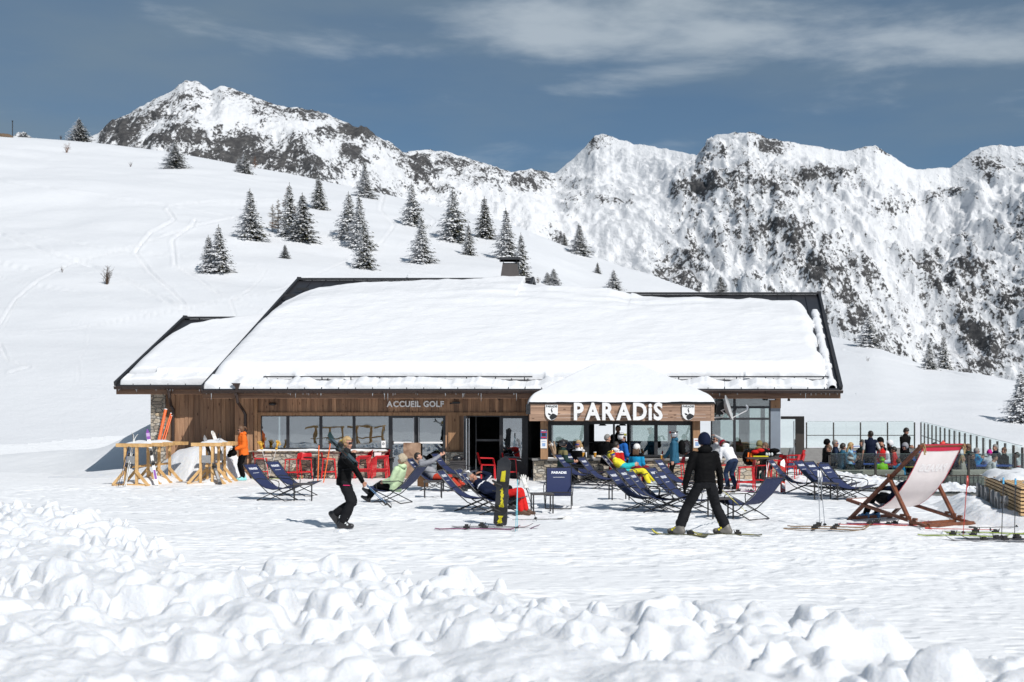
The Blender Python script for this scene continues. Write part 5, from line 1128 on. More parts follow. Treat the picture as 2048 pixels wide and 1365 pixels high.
# wire carrier beside the woman in orange
t = thing('wire_stand','black wire rack of ski lockers beside the woman in orange','wire rack',G(476,950)); mb = MB()
for x in (-.13,.13):
    for y in (-.1,.1): mb.tube([(x,y,0),(x*.95,y,.45),(x*.2,y*.5,.95)],.012,5)
for z in (.02,.24,.46): mb.tube([(-.13,-.1,z),(.13,-.1,z),(.13,.1,z),(-.13,.1,z),(-.13,-.1,z)],.011,5)
for x in (-.06,0,.06): mb.tube([(x,-.1,.02),(x,-.1,.46)],.007,4)
mb.build('wire_frame',M_BLACK,t)
flat_ski(556,959,-3,1.6,GR,'pale green ski lying near the glove-topped poles',BL,.045); flat_ski(588,957,-2,1.6,BL,'black ski lying behind the two left deck chairs',None,.045); flat_ski(640,958,-2,1.4,BL,'black ski lying by the feet of the slalom poles',None,.045)
# couple's corner
p = G(1000,1052); t = thing('snowboard','black snowboard with yellow graphics standing upright in the snow','snowboard',p,0); h = (1052-906)*p.y/F
SB = Matrix.Rotation(math.radians(-20),4,'Z')@Matrix.Rotation(math.radians(4),4,'Y')
def sbrow(z0,z1,w,y,n=15):
    r = []
    for u in np.linspace(0,1,n):
        z = z0+(z1-z0)*u; ww = w*(1-.12*math.exp(-((z/h-.5)/.25)**2)); e = min(z/h,1-z/h)
        if e < .09: ww *= math.sqrt(max(.01,1-((.09-e)/.09)**2))
        yy = y-.05*max(0,(z/h-.88)/.12)**2*-1
        r.append([tuple(SB@Vector((-ww,yy,z-.06))),tuple(SB@Vector((ww,yy,z-.06)))])
    return r
mb = MB(); mb.sheet(sbrow(0,h,.137,-.007)); mb.sheet(sbrow(0,h,.137,.007)); 
a = sbrow(0,h,.137,-.007); b = sbrow(0,h,.137,.007)
for k in (0,1): mb.sheet([[a[i][k],b[i][k]] for i in range(len(a))])
mb.build('board',mat('snowboard_black',(.022,.022,.025),.35,.2,coat=.3),t)
M_YG = mat('board_yellow',(.68,.60,.02),.4,.15)
rs = random.Random(5)
for z0, z1, w in ((.80,1.04,.05),(.42,.72,.045),(.29,.41,.06),(.02,.18,.06)):
    mb = MB()
    for k in range(1 if z0 in (.80,) else 5):
        if z0 == .80: q = [(-w,z0),(w*.9,z0+.02),(w*.95,z1),(-w*.6,z1-.02)]
        else:
            zc = z0+(z1-z0)*(k+.5)/5; q = [(rs.uniform(-w,-.01),zc-.03),(rs.uniform(.01,w),zc-.04),(rs.uniform(.0,w),zc+.03),(rs.uniform(-w*.8,0),zc+.02)]
        mb.slab([SB@Vector((x,-.013,z)) for x,z in q], SB.to_3x3()@Vector((0,.004,0)))
    mb.build('graphic',M_YG,t)
for z in (.30,.78):
    mb = MB(); 
    for (x0,y0,z0),(x1,y1,z1) in (((-.10,-.05,z-.05),(.10,-.012,z+.05)),((-.13,-.12,z-.04),(-.10,-.012,z+.04))): mb.box((x0,y0,z0),(x1,y1,z1),SB)
    mb.tube([SB@Vector((-.12,-.03,z+.03)),SB@Vector((-.16,-.12,z+.06)),SB@Vector((-.08,-.17,z+.02)),SB@Vector((.03,-.13,z-.02))],.018,6); mb.build('binding',M_RUB,t)
pole(G(1031,1064),V3(1036,945,23.3),M_SKYB,'left turquoise ski pole stuck in the snow by the snowboard',grip=M_RUB); pole(G(1034.5,1063),V3(1035,948,23.5),M_SKYB,'right turquoise ski pole stuck in the snow by the snowboard')
o = pole(G(1073,1043),V3(1050,968,25.6),M_BLACK,'black ski pole topped by a white glove beside the low table',glove=M_WGL,strap=True)
t = thing('ski_pole','black ski pole lying on the snow below the low table','ski pole',G(1075,1041)+Vector((0,0,.02)),math.radians(9),'ski poles'); mb = MB(); mb.tube([(-.5,0,0),(.42,0,0)],[.006,.009],6); mb.build('shaft',M_BLACK,t); mb = MB(); mb.tube([(.40,0,0),(.52,0,0)],[.016,.018],8); mb.build('grip',M_RUB,t); mb = MB(); mb.tube([(.5,0,.0),(.6,.02,.02),(.7,.0,.01)],[.03,.045,.02],8); mb.build('glove',M_WGL,t,smooth=True)
flat_ski(955,1060,-2,1.55,PK,'thin plum ski lying below the snowboard, nearer one',None,.04); flat_ski(985,1056,-3,1.5,GY,'grey ski lying just behind the plum one below the snowboard',None,.04); 
p = G(1067,1058); t = thing('ski','dark ski tip poking out of the snow right of the turquoise poles','ski',p,math.radians(20)); mb = MB(); mb.sheet([[(x,-w,z),(x,w,z)] for x,w,z in ((-.12,.04,-.02),(0,.045,.03),(.08,.04,.055),(.13,.02,.075))]); mb.build('tip',PK,t)
# right side
pole(G(1640,1055),V3(1636,941,24.4),M_SIL,'left silver ski pole standing over the golden skis',grip=M_WHITE); pole(G(1650,1056),V3(1640,942,24.4),M_SIL,'right silver ski pole standing over the golden skis',grip=M_WHITE)
flat_ski(1652,1061,-12,1.5,GD,'golden ski lying on the snow, front one',None,.05); flat_ski(1658,1056,-12,1.5,GD,'golden ski lying on the snow, rear one',None,.05)
lean_skis(G(1566,986),V3(1563,876,36.2),RD,'orange red skis standing upright at the corner of the glazed front',1.5,WH,-1.5,.07)
flat_ski(1762,1052,-10,1.55,RD,'red ski lying in front of the giant chair',PK,.05); flat_ski(1775,1050,-10,1.5,PK,'plum ski lying close behind the red one at the giant chair',None,.05)
flat_ski(1930,1074,-13,1.55,GR,'lime green ski lying far right, tip to the left',None,.05); flat_ski(1975,1068,-13,1.5,GR,'lime green ski lying far right, under the blue-gripped poles',None,.05)
flat_ski(1985,1084,174,1.5,GY,'grey ski in the pair nearest the camera, far right',None,.05); flat_ski(2010,1080,174,1.5,BL,'black ski in the pair nearest the camera, far right',None,.05)
def lying(px,py,deg,c,label,L=1.1): 
    t = thing('ski_pole',label,'ski pole',G(px,py)+Vector((0,0,.03)),math.radians(deg),'ski poles'); mb = MB(); mb.tube([(-L/2,0,0),(L/2,0,0)],[.009,.006],6); mb.build('shaft',c,t); mb = MB(); mb.tube([(-L/2-.1,0,.01),(-L/2+.02,0,0)],[.019,.015],8); mb.build('grip',RD if c is RD else M_RUB,t); mb = MB(); mb.tube([(L/2-.08,0,0),(L/2-.06,0,0)],[.04,.02],8); mb.build('basket',M_RUB,t)
lying(1925,1062,-10,RD,'red ski pole lying on the snow right of the giant chair'); lying(1995,1058,8,M_BLACK,'black ski pole lying below the slatted bench',.9)
pole(G(1926,1072),V3(1935,952,22.9),RD,'red ski pole standing upright right of the giant chair',grip=RD)
M_BG = mat('bright_blue_grip',(.03,.30,.55),.5,.1)
pole(G(2003,1080),V3(2007,956,22.4),M_BLACK,'black ski pole with blue grip standing by the lettered bench, left one',gripc=M_BG); pole(G(2029,1081),V3(2031,958,22.4),M_BLACK,'black ski pole with blue grip standing at the right edge of the picture',gripc=M_BG)
flat_ski(1420,985,-8,1.5,BL,'black ski lying behind the table right of the skier',YE,.045); flat_ski(1455,988,-6,1.5,WH,'white ski lying below the person in the white hoodie',None,.045); flat_ski(1492,969+16,-10,1.5,PK,'plum tipped ski lying in front of the red stools',None,.045)
pole(G(1527,983),V3(1540,914,35.8),M_WHITE,'left white ski pole leaning on the coat table'); pole(G(1534,980),V3(1533,915,35.9),M_WHITE,'right white ski pole leaning on the coat table')
slalom(1537,961,1537,922,'yellow upright tube beside the coat table',38.0,M_YSH,.03,'yellow tubes at the coat table')
t = thing('bottle','green glass jug at the foot of the coat table','jug',G(1528,965)); mb = MB(); mb.tube([(0,0,0),(0,0,.02),(0,0,.25),(0,0,.33)],[.12,.14,.13,.06],12); mb.build('vessel',mat('teal_plastic',(.02,.22,.20),.2,.2),t,smooth=True)
# ================================================================== giant deck chair
GCH = thing('giant_deck_chair','giant wooden deck chair with pale pink sling, back turned to the yard','deck chair',(6.65,25.6,0),math.radians(121))
# local x = backwards->forwards is +x (towards front foot at x=0), back is -x ; width along local y (near side y=+.0 .. far side -1.1)
def gp(d, z, y): return Vector((-d, y, z))
for y in (0,-1.12):
    k = 0
    mb = MB(); mb.beam(gp(-.03,-.01,y),gp(1.80,1.50,y),.05,.085,(0,1,0)); mb.build('long_pole',M_GIANT,GCH)
    yy = y+.055 if y == 0 else y-.055
    mb = MB(); mb.beam(gp(.0,.40,yy),gp(2.02,.02,yy),.05,.085,(0,1,0)); mb.build('seat_rail',M_GIANT,GCH)
    mb = MB(); 
    for d in (1.35,1.5,1.65): mb.beam(gp(d,.40-.188*d+.05,yy),gp(d+.09,.40-.188*d+.05,yy),.045,.05,(0,1,0))
    mb.build('notch_block',M_GIANT,GCH)
    y4 = y-.055 if y == 0 else y+.055
    mb = MB(); mb.beam(gp(1.04,.94,y4+(.11 if y==0 else -.11)),gp(1.58,.09,y4+(.11 if y==0 else -.11)),.045,.08,(0,1,0)); mb.build('rear_strut',M_GIANT,GCH)
    mb = MB()
    for d, z in ((1.04,.94),(.38,.335),(1.58,.1)): mb.tube([gp(d,z,y+.09),gp(d,z,y+.105)],.02,8)
    mb.build('bolt',M_SIL,GCH)
for d, z, r in ((1.80,1.50,.032),(0.0,.40,.03)): mb = MB(); mb.tube([gp(d,z,.07),gp(d,z,-1.19)],r,8); mb.build('cross_bar',M_GIANT,GCH)
for d in (.05,1.58,2.0):
    mb = MB(); mb.beam(gp(d,.045,.05),gp(d,.045,-1.17),.07,.06); mb.build('floor_bar',M_GIANT,GCH)
GS = [(1.83,1.53),(1.79,1.45),(1.70,1.30),(1.58,1.10),(1.42,.86),(1.22,.63),(1.0,.44),(.78,.31),(.56,.26),(.34,.28),(.15,.345),(.0,.43)]
def gs(t): 
    t = t*(len(GS)-1); i = min(int(t),len(GS)-2); f = t-i; return (GS[i][0]*(1-f)+GS[i+1][0]*f, GS[i][1]*(1-f)+GS[i+1][1]*f)
M_SLINGP = mat('pale_pink_canvas',(.84,.775,.765),.85,.05,3,bump=.15,bscale=160); M_SLRED = mat('red_canvas',(.55,.02,.06),.8,.1,30)
def gsheet(t0,t1,y0,y1,n,m,name,off=0,ny=9):
    rows = []
    for i in range(n+1):
        d,z = gs(t0+(t1-t0)*i/n); d2,z2 = gs(min(1,t0+(t1-t0)*i/n+.01)); d1,z1 = gs(max(0,t0+(t1-t0)*i/n-.01)); v = Vector((d2-d1,z2-z1)).normalized(); nx,nz = v.y*-1, v.x
        u = (t0+(t1-t0)*i/n)
        rows.append([gp(d-nx*off, z-nz*off-.035*math.sin(PI*min(max((-y)/1.12,0),1))*math.sin(PI*u), y) for y in np.linspace(y0,y1,ny)])
    mb = MB(); mb.sheet(rows); return mb.build(name,m,GCH,smooth=True)
SLG = gsheet(.02,1,-.04,-1.08,40,M_SLINGP,'sling'); gsheet(0.0,.115,-.035,-1.085,8,M_SLRED,'top_band',-.006); gsheet(0.0,.115,-.035,-1.085,8,M_SLRED,'top_band',.006)
gsheet(.1,1,-.035,-.052,40,M_SLRED,'edge_binding',-.005,2); gsheet(.1,1,-1.068,-1.085,40,M_SLRED,'edge_binding',-.005,2)
# the printed name shows through the cloth the wrong way round
me = text_mesh('PARADiS',.19,0,.008)
for v in me.vertices:
    d,z = gs(.27-(v.co.y-.06)*.42); y = -.56+v.co.x*.98
    u = .27; v.co = gp(d+.007, z-.002-.035*math.sin(PI*min(max(-y/1.12,0),1))*math.sin(PI*u), y)
me.materials.append(mat('show_through_print',(.93,.90,.90),.85,.03)); link('printed_lettering',me,SLG)
for y in (-.02,-1.10):
    mb = MB(); a = gp(1.82,1.5,y); mb.tube([a,a+Vector((-.05,.03,-.06)),a+Vector((-.07,.03,-.16))],[.012,.012,.018],6); mb.tube([a+Vector((-.03,.0,.03)),a+Vector((-.06,.01,-.02)),a+Vector((-.05,-.02,-.12))],.011,6); mb.build('rope_tie',mat('hemp_rope',(.35,.25,.12),.9,.2,40),GCH)
# ================================================================== lettered bench
dirv = Vector((9.42-10.62,24.6-29.7,0)); ang = math.atan2(dirv.y,dirv.x); LB = dirv.length
LET = letters('PARADiS', .78, (10.02,27.15,-.05), 'standing_letters', M_STEEL, 'row of cut steel PARADiS letters half sunk in snow before the slatted bench', 'sign', .03, .02, rz=ang, space=4, width=LB*.96)
bt = thing('slatted_bench','curved slatted wooden bench with snow cushions behind the steel letters','bench',(10.02,27.15,0),ang)
mb = MB(); n = 9
for i in range(n): z = .05+i*.07; mb.box((-LB/2,.16,z),(LB/2+.25,.20,z+.045)); mb.box((LB/2+.20,.20,z),(LB/2+.25,1.4,z+.045))
mb.build('side_slats',M_SLAT,bt); mb = MB()
for i in range(13): y = .17+i*.095; mb.box((-LB/2,y,.69),(LB/2+.25,y+.07,.72))
mb.build('seat_slats',M_SLAT,bt); mb = MB(); mb.box((-LB/2+.05,.21,0),(LB/2+.19,1.35,.67)); mb.build('core',M_INT,bt)
def pillow(name, cx, cy, z, rx, ry, h, seed, par, m=M_SNOW):
    mb = MB(); rows = []
    for j in range(15):
        v = j/14*2-1; r = []
        for i in range(19):
            u = i/18*2-1; e = max(0,1-abs(u)**2.6-abs(v)**2.6)**.5; nn = float(vnoise(np.array([u*2.+seed]),np.array([v*2.+seed]),seed)[0]); r.append((cx+rx*u,cy+ry*v,z-.01+h*e*(.6+.7*nn)))
        rows.append(r)
    mb.sheet(rows); return mb.build(name,m,par,smooth=True)
pillow('snow_cushion',-1.7,.55,.71,.75,.5,.17,3,bt); pillow('snow_cushion',-.35,.6,.71,.62,.48,.15,9,bt); pillow('snow_cushion',1.5,.8,.71,.6,.4,.12,5,bt)
def bench_snow(X, Y):
    q = (X-10.02)*dirv.x/LB+(Y-27.15)*dirv.y/LB; s = (X-10.02)*(-dirv.y/LB)+(Y-27.15)*(dirv.x/LB)
    s = -s
    z = .30*np.exp(-((s-.30)/.55)**2)*(1-sstep(2.3,3.2,np.abs(q)))*(.6+.8*fbm(X*2.3,Y*2.3,5,4)) + .22*np.exp(-((X-9.8)**2+(Y-24.2)**2)/.5)
    return z-.05
mound('snow_drift',7.6,13,22.8,32,bench_snow,140,200,'drift in front of the steel letters')
# ================================================================== terrace
t = thing('terrace_deck','grey plank terrace floor behind the glass fences','terrace',(12,43,0))
mb = MB(); mb.v = []
mb.slab([Vector(p)-t.location for p in ((8.75,44.9,-.52),(18.6,44.9,-.52),(24.2,73,-.02),(8.75,73,-.02))],(0,0,-.1)); mb.slab([Vector(p)-t.location for p in ((8.75,41.6,-.62),(18.1,41.6,-.62),(18.6,44.9,-.62),(8.75,44.9,-.62))],(0,0,-.1)); mb.build('floor_boards',M_DECK,t); mb = MB(); mb.slab([Vector(p)-t.location for p in ((8.75,44.88,-.72),(18.6,44.88,-.72),(18.6,44.88,-.525),(8.75,44.88,-.525))],(0,.015,0)); mb.build('step_riser',M_DARK,t)
M_FP = mat('bronze_post',(.05,.042,.036),.45,.15,metal=.4)
def fence(pts, h, label, gm, rail=None, name='glass_fence'):
    c = Vector(pts[0]); t = thing(name,label,'fence',c)
    for i, p in enumerate(pts):
        p = Vector(p)-c; mb = MB(); mb.box((p.x-.028,p.y-.05,p.z-.05),(p.x+.028,p.y+.05,p.z+h)); mb.build('post',M_FP,t)
        if i < len(pts)-1:
            q = Vector(pts[i+1])-c; d = (q-p).normalized(); a = p+d*.035; b = q-d*.035; mb = MB(); mb.slab([a+Vector((0,0,.06)),b+Vector((0,0,.06)),b+Vector((0,0,h+.05)),a+Vector((0,0,h+.05))],(d.y*.012,-d.x*.012,0)); pn = mb.build('glass_panel',gm,t)
            mb = MB(); mb.beam(a+Vector((0,0,h+.055)),b+Vector((0,0,h+.055)),.014,.012); mb.build('glass_edge',mat('green_glass_edge',(.10,.14,.13),.3,.1),pn)
            if rail: mb = MB(); mb.beam(a+Vector((0,0,rail)),b+Vector((0,0,rail)),.03,.04); mb.build('rail',M_FP,t)
    return t
Yb = 72.0; xs = [fx(x,Yb) for x in (1613,1667,1721,1775,1829)]
fence([(x,Yb,0) for x in xs],1.42,'far glass fence with dark posts along the back of the terrace',M_FENCE,.70)
P0 = Vector((22.65,72,.0)); P1 = Vector((17.35,44.2,-.55)); fence([tuple(P0+(P1-P0)*i/18+Vector((0,0,.0))) for i in range(19)],1.42,'long side glass fence of the terrace running down towards the right edge',M_FENCE,.70)
Y1 = 42.45; fence([(fx(x,Y1),Y1,-.62) for x in (1659,1751,1844,1937,2030,2122)],1.28,'smoked glass fence along the near edge of the terrace',M_FENCEF,.62)
t = thing('glass_gate','tall framed glass gate between the hut corner and the terrace','gate',(fx(1562,41),41,-.3)); w = fx(1608,41)-fx(1562,41); hz = fz(833,41)+.3
mb = MB(); mb.box((0,-.04,hz-.09),(w,.04,hz)); mb.box((w-.27,-.04,0),(w,.04,hz-.09)); mb.build('frame',M_FP,t); mb = MB(); mb.box((.0,-.006,.05),(w-.27,.006,hz-.09)); mb.build('glass_panel',M_FENCE,t); mb = MB(); mb.tube([(w-.33,-.05,.3),(w-.33,-.05,hz-.15)],.016,6); mb.build('handle_bar',M_SIL,t)
# terrace furniture
def TY(Y): return 45.3+(Y-45.3)*.45 if Y > 44.9 else Y
def TF(Y): return -.52+(Y-44.9)*.0178 if Y > 44.9 else -.62
def T(px, py, Y, z):
    if Y > 44.9: z = TF(TY(Y))+max(0,z+.38); Y = TY(Y)
    return Vector(((px-1024)*Y/F, Y, z))
bl = [(1700,53,-.38,20,'blue chair beside the blonde woman on the terrace'),(1716,57,-.3,200,'lower blue chair of the stack behind the standing man in a vest'),(1718,57,-.1,200,'middle blue chair of the stack behind the standing man in a vest'),(1720,57,.1,200,'top blue chair of the stack behind the standing man in a vest'),(1790,55,-.3,170,'blue chair right of the bald man in red and white'),(1798,52,-.38,150,'blue chair in front of the waiter'),(1830,55,-.28,160,'lower blue chair of the stack right of the waiter'),(1832,55,-.08,160,'upper blue chair of the stack right of the waiter'),(1748,49,-.38,15,'blue chair between the smoked glass and the standing man'),(1778,47.8,-.38,170,'blue chair behind the child in the green helmet'),(1605,46.5,-.62,10,'blue chair just right of the glass gate'),(1628,45.5,-.62,190,'blue chair at the grey table by the gate'),(1590,46,-.62,30,'blue chair seen through the glass gate'),(1948,47,-.38,180,'blue chair behind the man in the white shirt'),(1905,52,-.38,150,'blue chair behind the giant chair back, near the side fence')]
for px, Y, z, deg, lab in bl: put(BC, bc, T(px,0,Y,z), deg, lab, 'blue plastic terrace chairs')
MATS['blue_plastic'].node_tree.nodes['Principled BSDF'].inputs['Specular IOR Level'].default_value = .3
def terr_table(px, Y, z, w, d, lab, m, h=.72):
    t = thing('terrace_table',lab,'table',T(px,0,Y,z),0,'terrace tables'); mb = MB(); mb.box((-w,-d,h-.04),(w,d,h)); mb.build('table_top',m,t); mb = MB(); mb.box((-.05,-.05,0),(.05,.05,h-.04)); mb.build('pedestal',M_BLACK,t)
M_GT = mat('pale_grey_top',(.42,.42,.41),.5,.1)
terr_table(1635,44.6,-.62,.75,.4,'pale grey table by the glass gate',M_GT); terr_table(1760,48.6,-.38,1.3,.4,'long blue table behind the smoked glass fence',M_BLUEP); terr_table(1708,51,-.38,.5,.4,'dark table in front of the blonde woman',M_TABLE); terr_table(1870,54,-.38,1.2,.5,'long blue table beyond the giant chair top',M_BLUEP); terr_table(1985,46,-.6,.9,.4,'blue table behind the man in the white shirt',M_BLUEP)
def sofa(px, Y, z, deg, lab, w=.8):
    t = thing('lounge_sofa',lab,'sofa',T(px,0,Y,z),math.radians(deg),'beige terrace sofas')
    def cush(lo,hi,name,m=M_SOFA):
        mb = MB(); mb.box(lo,hi); o = mb.build(name,m,t); bv = o.modifiers.new('round','BEVEL'); bv.width = .06; bv.segments = 3
    cush((-w,-.35,.22),(w,.35,.42),'seat_cushion'); cush((-w,-.42,.3),(w,-.26,.78),'back_cushion'); cush((-w-.12,-.4,.15),(-w+.02,.36,.58),'arm_cushion'); cush((w-.02,-.4,.15),(w+.12,.36,.58),'arm_cushion')
    mb = MB(); mb.box((-w-.1,-.4,.1),(w+.1,.36,.2)); 
    for i in range(int(w*14)): x = -w+i*.145; mb.tube([(x,-.44,.02),(x,-.44,.62)],.012,4)
    for sx in (-1,1):
        for y in (-.38,.33): mb.box((sx*w-.02,y-.02,0),(sx*w+.02,y+.02,.1))
    mb.build('wire_frame',M_BLACK,t)
sofa(1757,43.6,-.62,0,'beige sofa behind the smoked glass, under the child in the green helmet',.75); sofa(1690,43.4,-.62,0,'beige sofa behind the smoked glass, left of the first fence post',.5); sofa(1995,43.8,-.62,0,'beige sofa on the far right behind the man in the white shirt',.95); sofa(1925,43.6,-.62,0,'beige sofa behind the giant chair, under the couple',.5)
# small things on tables and ledges
def cup(loc, r, h, m, label, nm='cup', foam=False, cat='cup', s=1.15):
    t = thing(nm,label,cat,loc); mb = MB(); mb.tube([(0,0,0),(0,0,h)],[r*.8,r],10); mb.build('body',m,t,smooth='auto')
    if foam: mb = MB(); mb.cyl((0,0,h-.004),r*1.0,.02,10); mb.build('foam',M_WHITE,t)
    return t
M_BEER = mat('beer',(.55,.26,.03),.15,.15); 
tz = .74
cup(Wp(1166.5,0,39.1)*0+Vector((fx(1166.5,38.6),38.6,tz)),.045,.16,M_BEER,'beer cup left on the kiosk table',foam=True); cup(Vector((fx(1171,38.7),38.7,tz)),.045,.15,M_WHITE,'clear white cup next to the left beer'); cup(Vector((fx(1190,38.6),38.6,tz)),.045,.15,M_BEER,'beer cup right on the kiosk table',foam=True)
cup(Vector((fx(1163,38.9),38.9,tz)),.04,.18,mat('orange_drink',(.5,.12,.02),.2,.2),'tall orange drink with a straw on the kiosk table'); cup(Vector((fx(1187,39.5),39.45,fz(917,39.45))),.07,.08,M_WHITE,'white bowl on the kiosk counter','bowl',cat='bowl')
t = thing('napkin','crumpled paper napkins on the right of the kiosk table','napkin',Vector((fx(1198,38.5),38.5,tz))); mb = MB(); mb.ell((0,0,.03),(.11,.07,.04),8,5); mb.ell((.07,.02,.03),(.06,.06,.035),7,5); mb.build('paper',mat('napkin_paper',(.66,.58,.46),.9,.15,12,bump=.5),t)
t = thing('driftwood','bundle of pale driftwood standing at the left end of the kiosk counter','driftwood',Vector((fx(1110,39.4),39.4,fz(917,39.4)))); mb = MB()
for k in range(6): a = k*1.1; mb.tube([(0,0,0),(.05*math.cos(a)-.04,.05*math.sin(a),.25),(.10*math.cos(a)-.10,.08*math.sin(a),.42+.05*(k%3))],[.04,.03,.012],6)
mb.build('branches',mat('driftwood_wood',(.38,.27,.18),.8,.3,10),t); mb = MB()
for k in range(4): mb.ell((-.14+.03*k,0,.40+.03*(k%2)),.04,6,5)
mb.build('snow_dabs',M_SNOW,t)
# ================================================================== people  (local axes: +X faces forward, +Y is the person's left)
def cmat(nm, c, rough=.75, bump=.35, sc=18, sheen=.15): return mat('cloth_'+nm, c, rough, .14, 9, bump=bump, bscale=sc, sheen=0, spec=.10)
M_SKIN = mat('skin', (.50,.265,.185), .5, .07, 12); M_SKIN2 = mat('skin_tanned', (.38,.18,.115), .5, .07, 12); M_EYE = mat('eye_dark',(.02,.015,.012),.3,.1); M_LIP = mat('lip',(.32,.10,.085),.5,.1)
C = dict(black=cmat('black',(.0035,.0035,.004)), charcoal=cmat('charcoal',(.011,.0115,.0135)), navy=cmat('navy',(.007,.011,.03)), orange=cmat('orange',(.78,.16,.025)), red=cmat('red',(.55,.02,.018)), brick=cmat('brick_red',(.44,.05,.028)), green=cmat('pale_green',(.52,.66,.42)), grey=cmat('grey_knit',(.26,.265,.29)), white=cmat('white',(.74,.74,.76)), dkgreen=cmat('dark_green',(.018,.04,.036)), blue=cmat('blue',(.02,.12,.42)), sky=cmat('sky_blue',(.28,.50,.68)), petrol=cmat('petrol_blue',(.03,.11,.18)), yellow=cmat('yellow',(.72,.62,.04)), turq=cmat('turquoise',(.03,.42,.46)), wine=cmat('wine_red',(.22,.012,.025)), khaki=cmat('khaki',(.20,.17,.08)), ltgrey=cmat('light_grey',(.48,.49,.50)), denim=cmat('denim_navy',(.02,.035,.075)), azure=cmat('azure',(.015,.26,.50)), magenta=cmat('magenta',(.50,.02,.22)), crimson=cmat('crimson',(.55,.03,.12)), lime=cmat('lime',(.28,.70,.04)), brown=cmat('brown',(.10,.055,.03)), stone=cmat('stone',(.36,.34,.30)), coral=cmat('coral',(.75,.10,.08)))
HAIR = dict(blond=mat('hair_blond',(.42,.28,.13),.6,.3,30,stretch=(1,1,.2),bump=.4), pale=mat('hair_pale_curls',(.55,.46,.33),.8,.25,60,bump=.9), dark=mat('hair_dark',(.022,.016,.012),.5,.3,30,bump=.4), grey=mat('hair_grey',(.22,.21,.20),.6,.3,30,bump=.4), brown=mat('hair_brown',(.12,.065,.035),.6,.3,30,stretch=(1,1,.2),bump=.4))
BOOT = dict(black=mat('boot_black',(.018,.018,.02),.4,.15), white=mat('boot_white',(.62,.66,.66),.4,.08), grey=mat('boot_grey',(.15,.14,.125),.5,.1), blue=mat('boot_blue',(.04,.17,.38),.4,.1), brown=mat('boot_brown',(.09,.045,.025),.6,.2), turq=mat('boot_turquoise',(.25,.62,.62),.4,.1))
HELM = dict(black=mat('helmet_black',(.015,.015,.017),.25,.1,coat=.5), white=mat('helmet_white',(.75,.74,.74),.25,.05,coat=.5), silver=mat('helmet_silver',(.42,.43,.45),.25,.08,metal=.5), lime=mat('helmet_lime',(.30,.75,.02),.25,.1,coat=.5), yb=mat('helmet_yellow',(.70,.62,.03),.3,.5,7,coat=.4))
M_LENS = mat('goggle_lens',(.75,.22,.03),.08,.3,3,metal=.7); M_LENSR = mat('red_lens',(.5,.02,.02),.08,.2,3,metal=.7); M_LENSB = mat('blue_mirror_lens',(.03,.12,.65),.08,.2,3,metal=.6); M_SHADE = mat('dark_lens',(.01,.01,.012),.08,.1); M_STRAP = mat('goggle_strap',(.03,.03,.03),.7,.2)
def remesh(mb, name, mats, vox, it=4, parent=None, classify=None, fold=0):
    me = bpy.data.meshes.new(name); me.from_pydata(mb.v,[],mb.f); o = bpy.data.objects.new(name, me); COL.objects.link(o)
    r = o.modifiers.new('r','REMESH'); r.mode = 'VOXEL'; r.voxel_size = vox; r.use_smooth_shade = True
    s = o.modifiers.new('s','SMOOTH'); s.factor = .5; s.iterations = it
    dg = bpy.context.evaluated_depsgraph_get(); me2 = bpy.data.meshes.new_from_object(o.evaluated_get(dg)); bpy.data.objects.remove(o); bpy.data.meshes.remove(me)
    me2.name = name; me2.materials.clear()
    for m in (mats if isinstance(mats,(list,tuple)) else [mats]): me2.materials.append(m)
    n = len(me2.vertices); co = np.empty(n*3,np.float32); me2.vertices.foreach_get('co',co); co = co.reshape(-1,3)
    if fold:
        no = np.empty(n*3,np.float32); me2.vertices.foreach_get('normal',no); no = no.reshape(-1,3)
        w = (fbm(co[:,0]*7+co[:,2]*9, co[:,2]*13+co[:,1]*8, 21, 4)-.5)+.6*(np.abs(vnoise(co[:,0]*11+co[:,1]*5, co[:,2]*24, 5)-.5)-.25)
        co += no*(w*fold)[:,None]; me2.vertices.foreach_set('co',co.ravel())
    if classify:
        k = len(me2.polygons); c = np.empty(k*3,np.float32); me2.polygons.foreach_get('center',c); c = c.reshape(-1,3); me2.polygons.foreach_set('material_index', np.asarray(classify(c),dtype=np.int32))
    me2.polygons.foreach_set('use_smooth', np.ones(len(me2.polygons),dtype=bool)); me2.update()
    return link(name, me2, parent)
def ik(a, b, l1, l2, pole):
    a = Vector(a); b = Vector(b); d = b-a; L = d.length
    if L > (l1+l2)*.995: b = a+d.normalized()*(l1+l2)*.995; d = b-a; L = d.length
    x = (l1*l1-l2*l2+L*L)/(2*L); h = math.sqrt(max(0,l1*l1-x*x)); u = d/L; p = Vector(pole); p = p-u*p.dot(u)
    if p.length < 1e-5: p = u.orthogonal()
    return a+u*x+p.normalized()*h, b
def capsule(mb, p, q, r0, r1, n=10, flat=None):
    p = Vector(p); q = Vector(q); d = (q-p); L = d.length
    if L < 1e-6: return
    d /= L; pts = [p-d*r0*.9, p-d*r0*.5, p, p*.5+q*.5, q, q+d*r1*.5, q+d*r1*.9]; rs = [r0*.35, r0*.85, r0, (r0+r1)/2*1.03, r1, r1*.85, r1*.35]
    mb.tube(pts, rs, n, flat=flat)
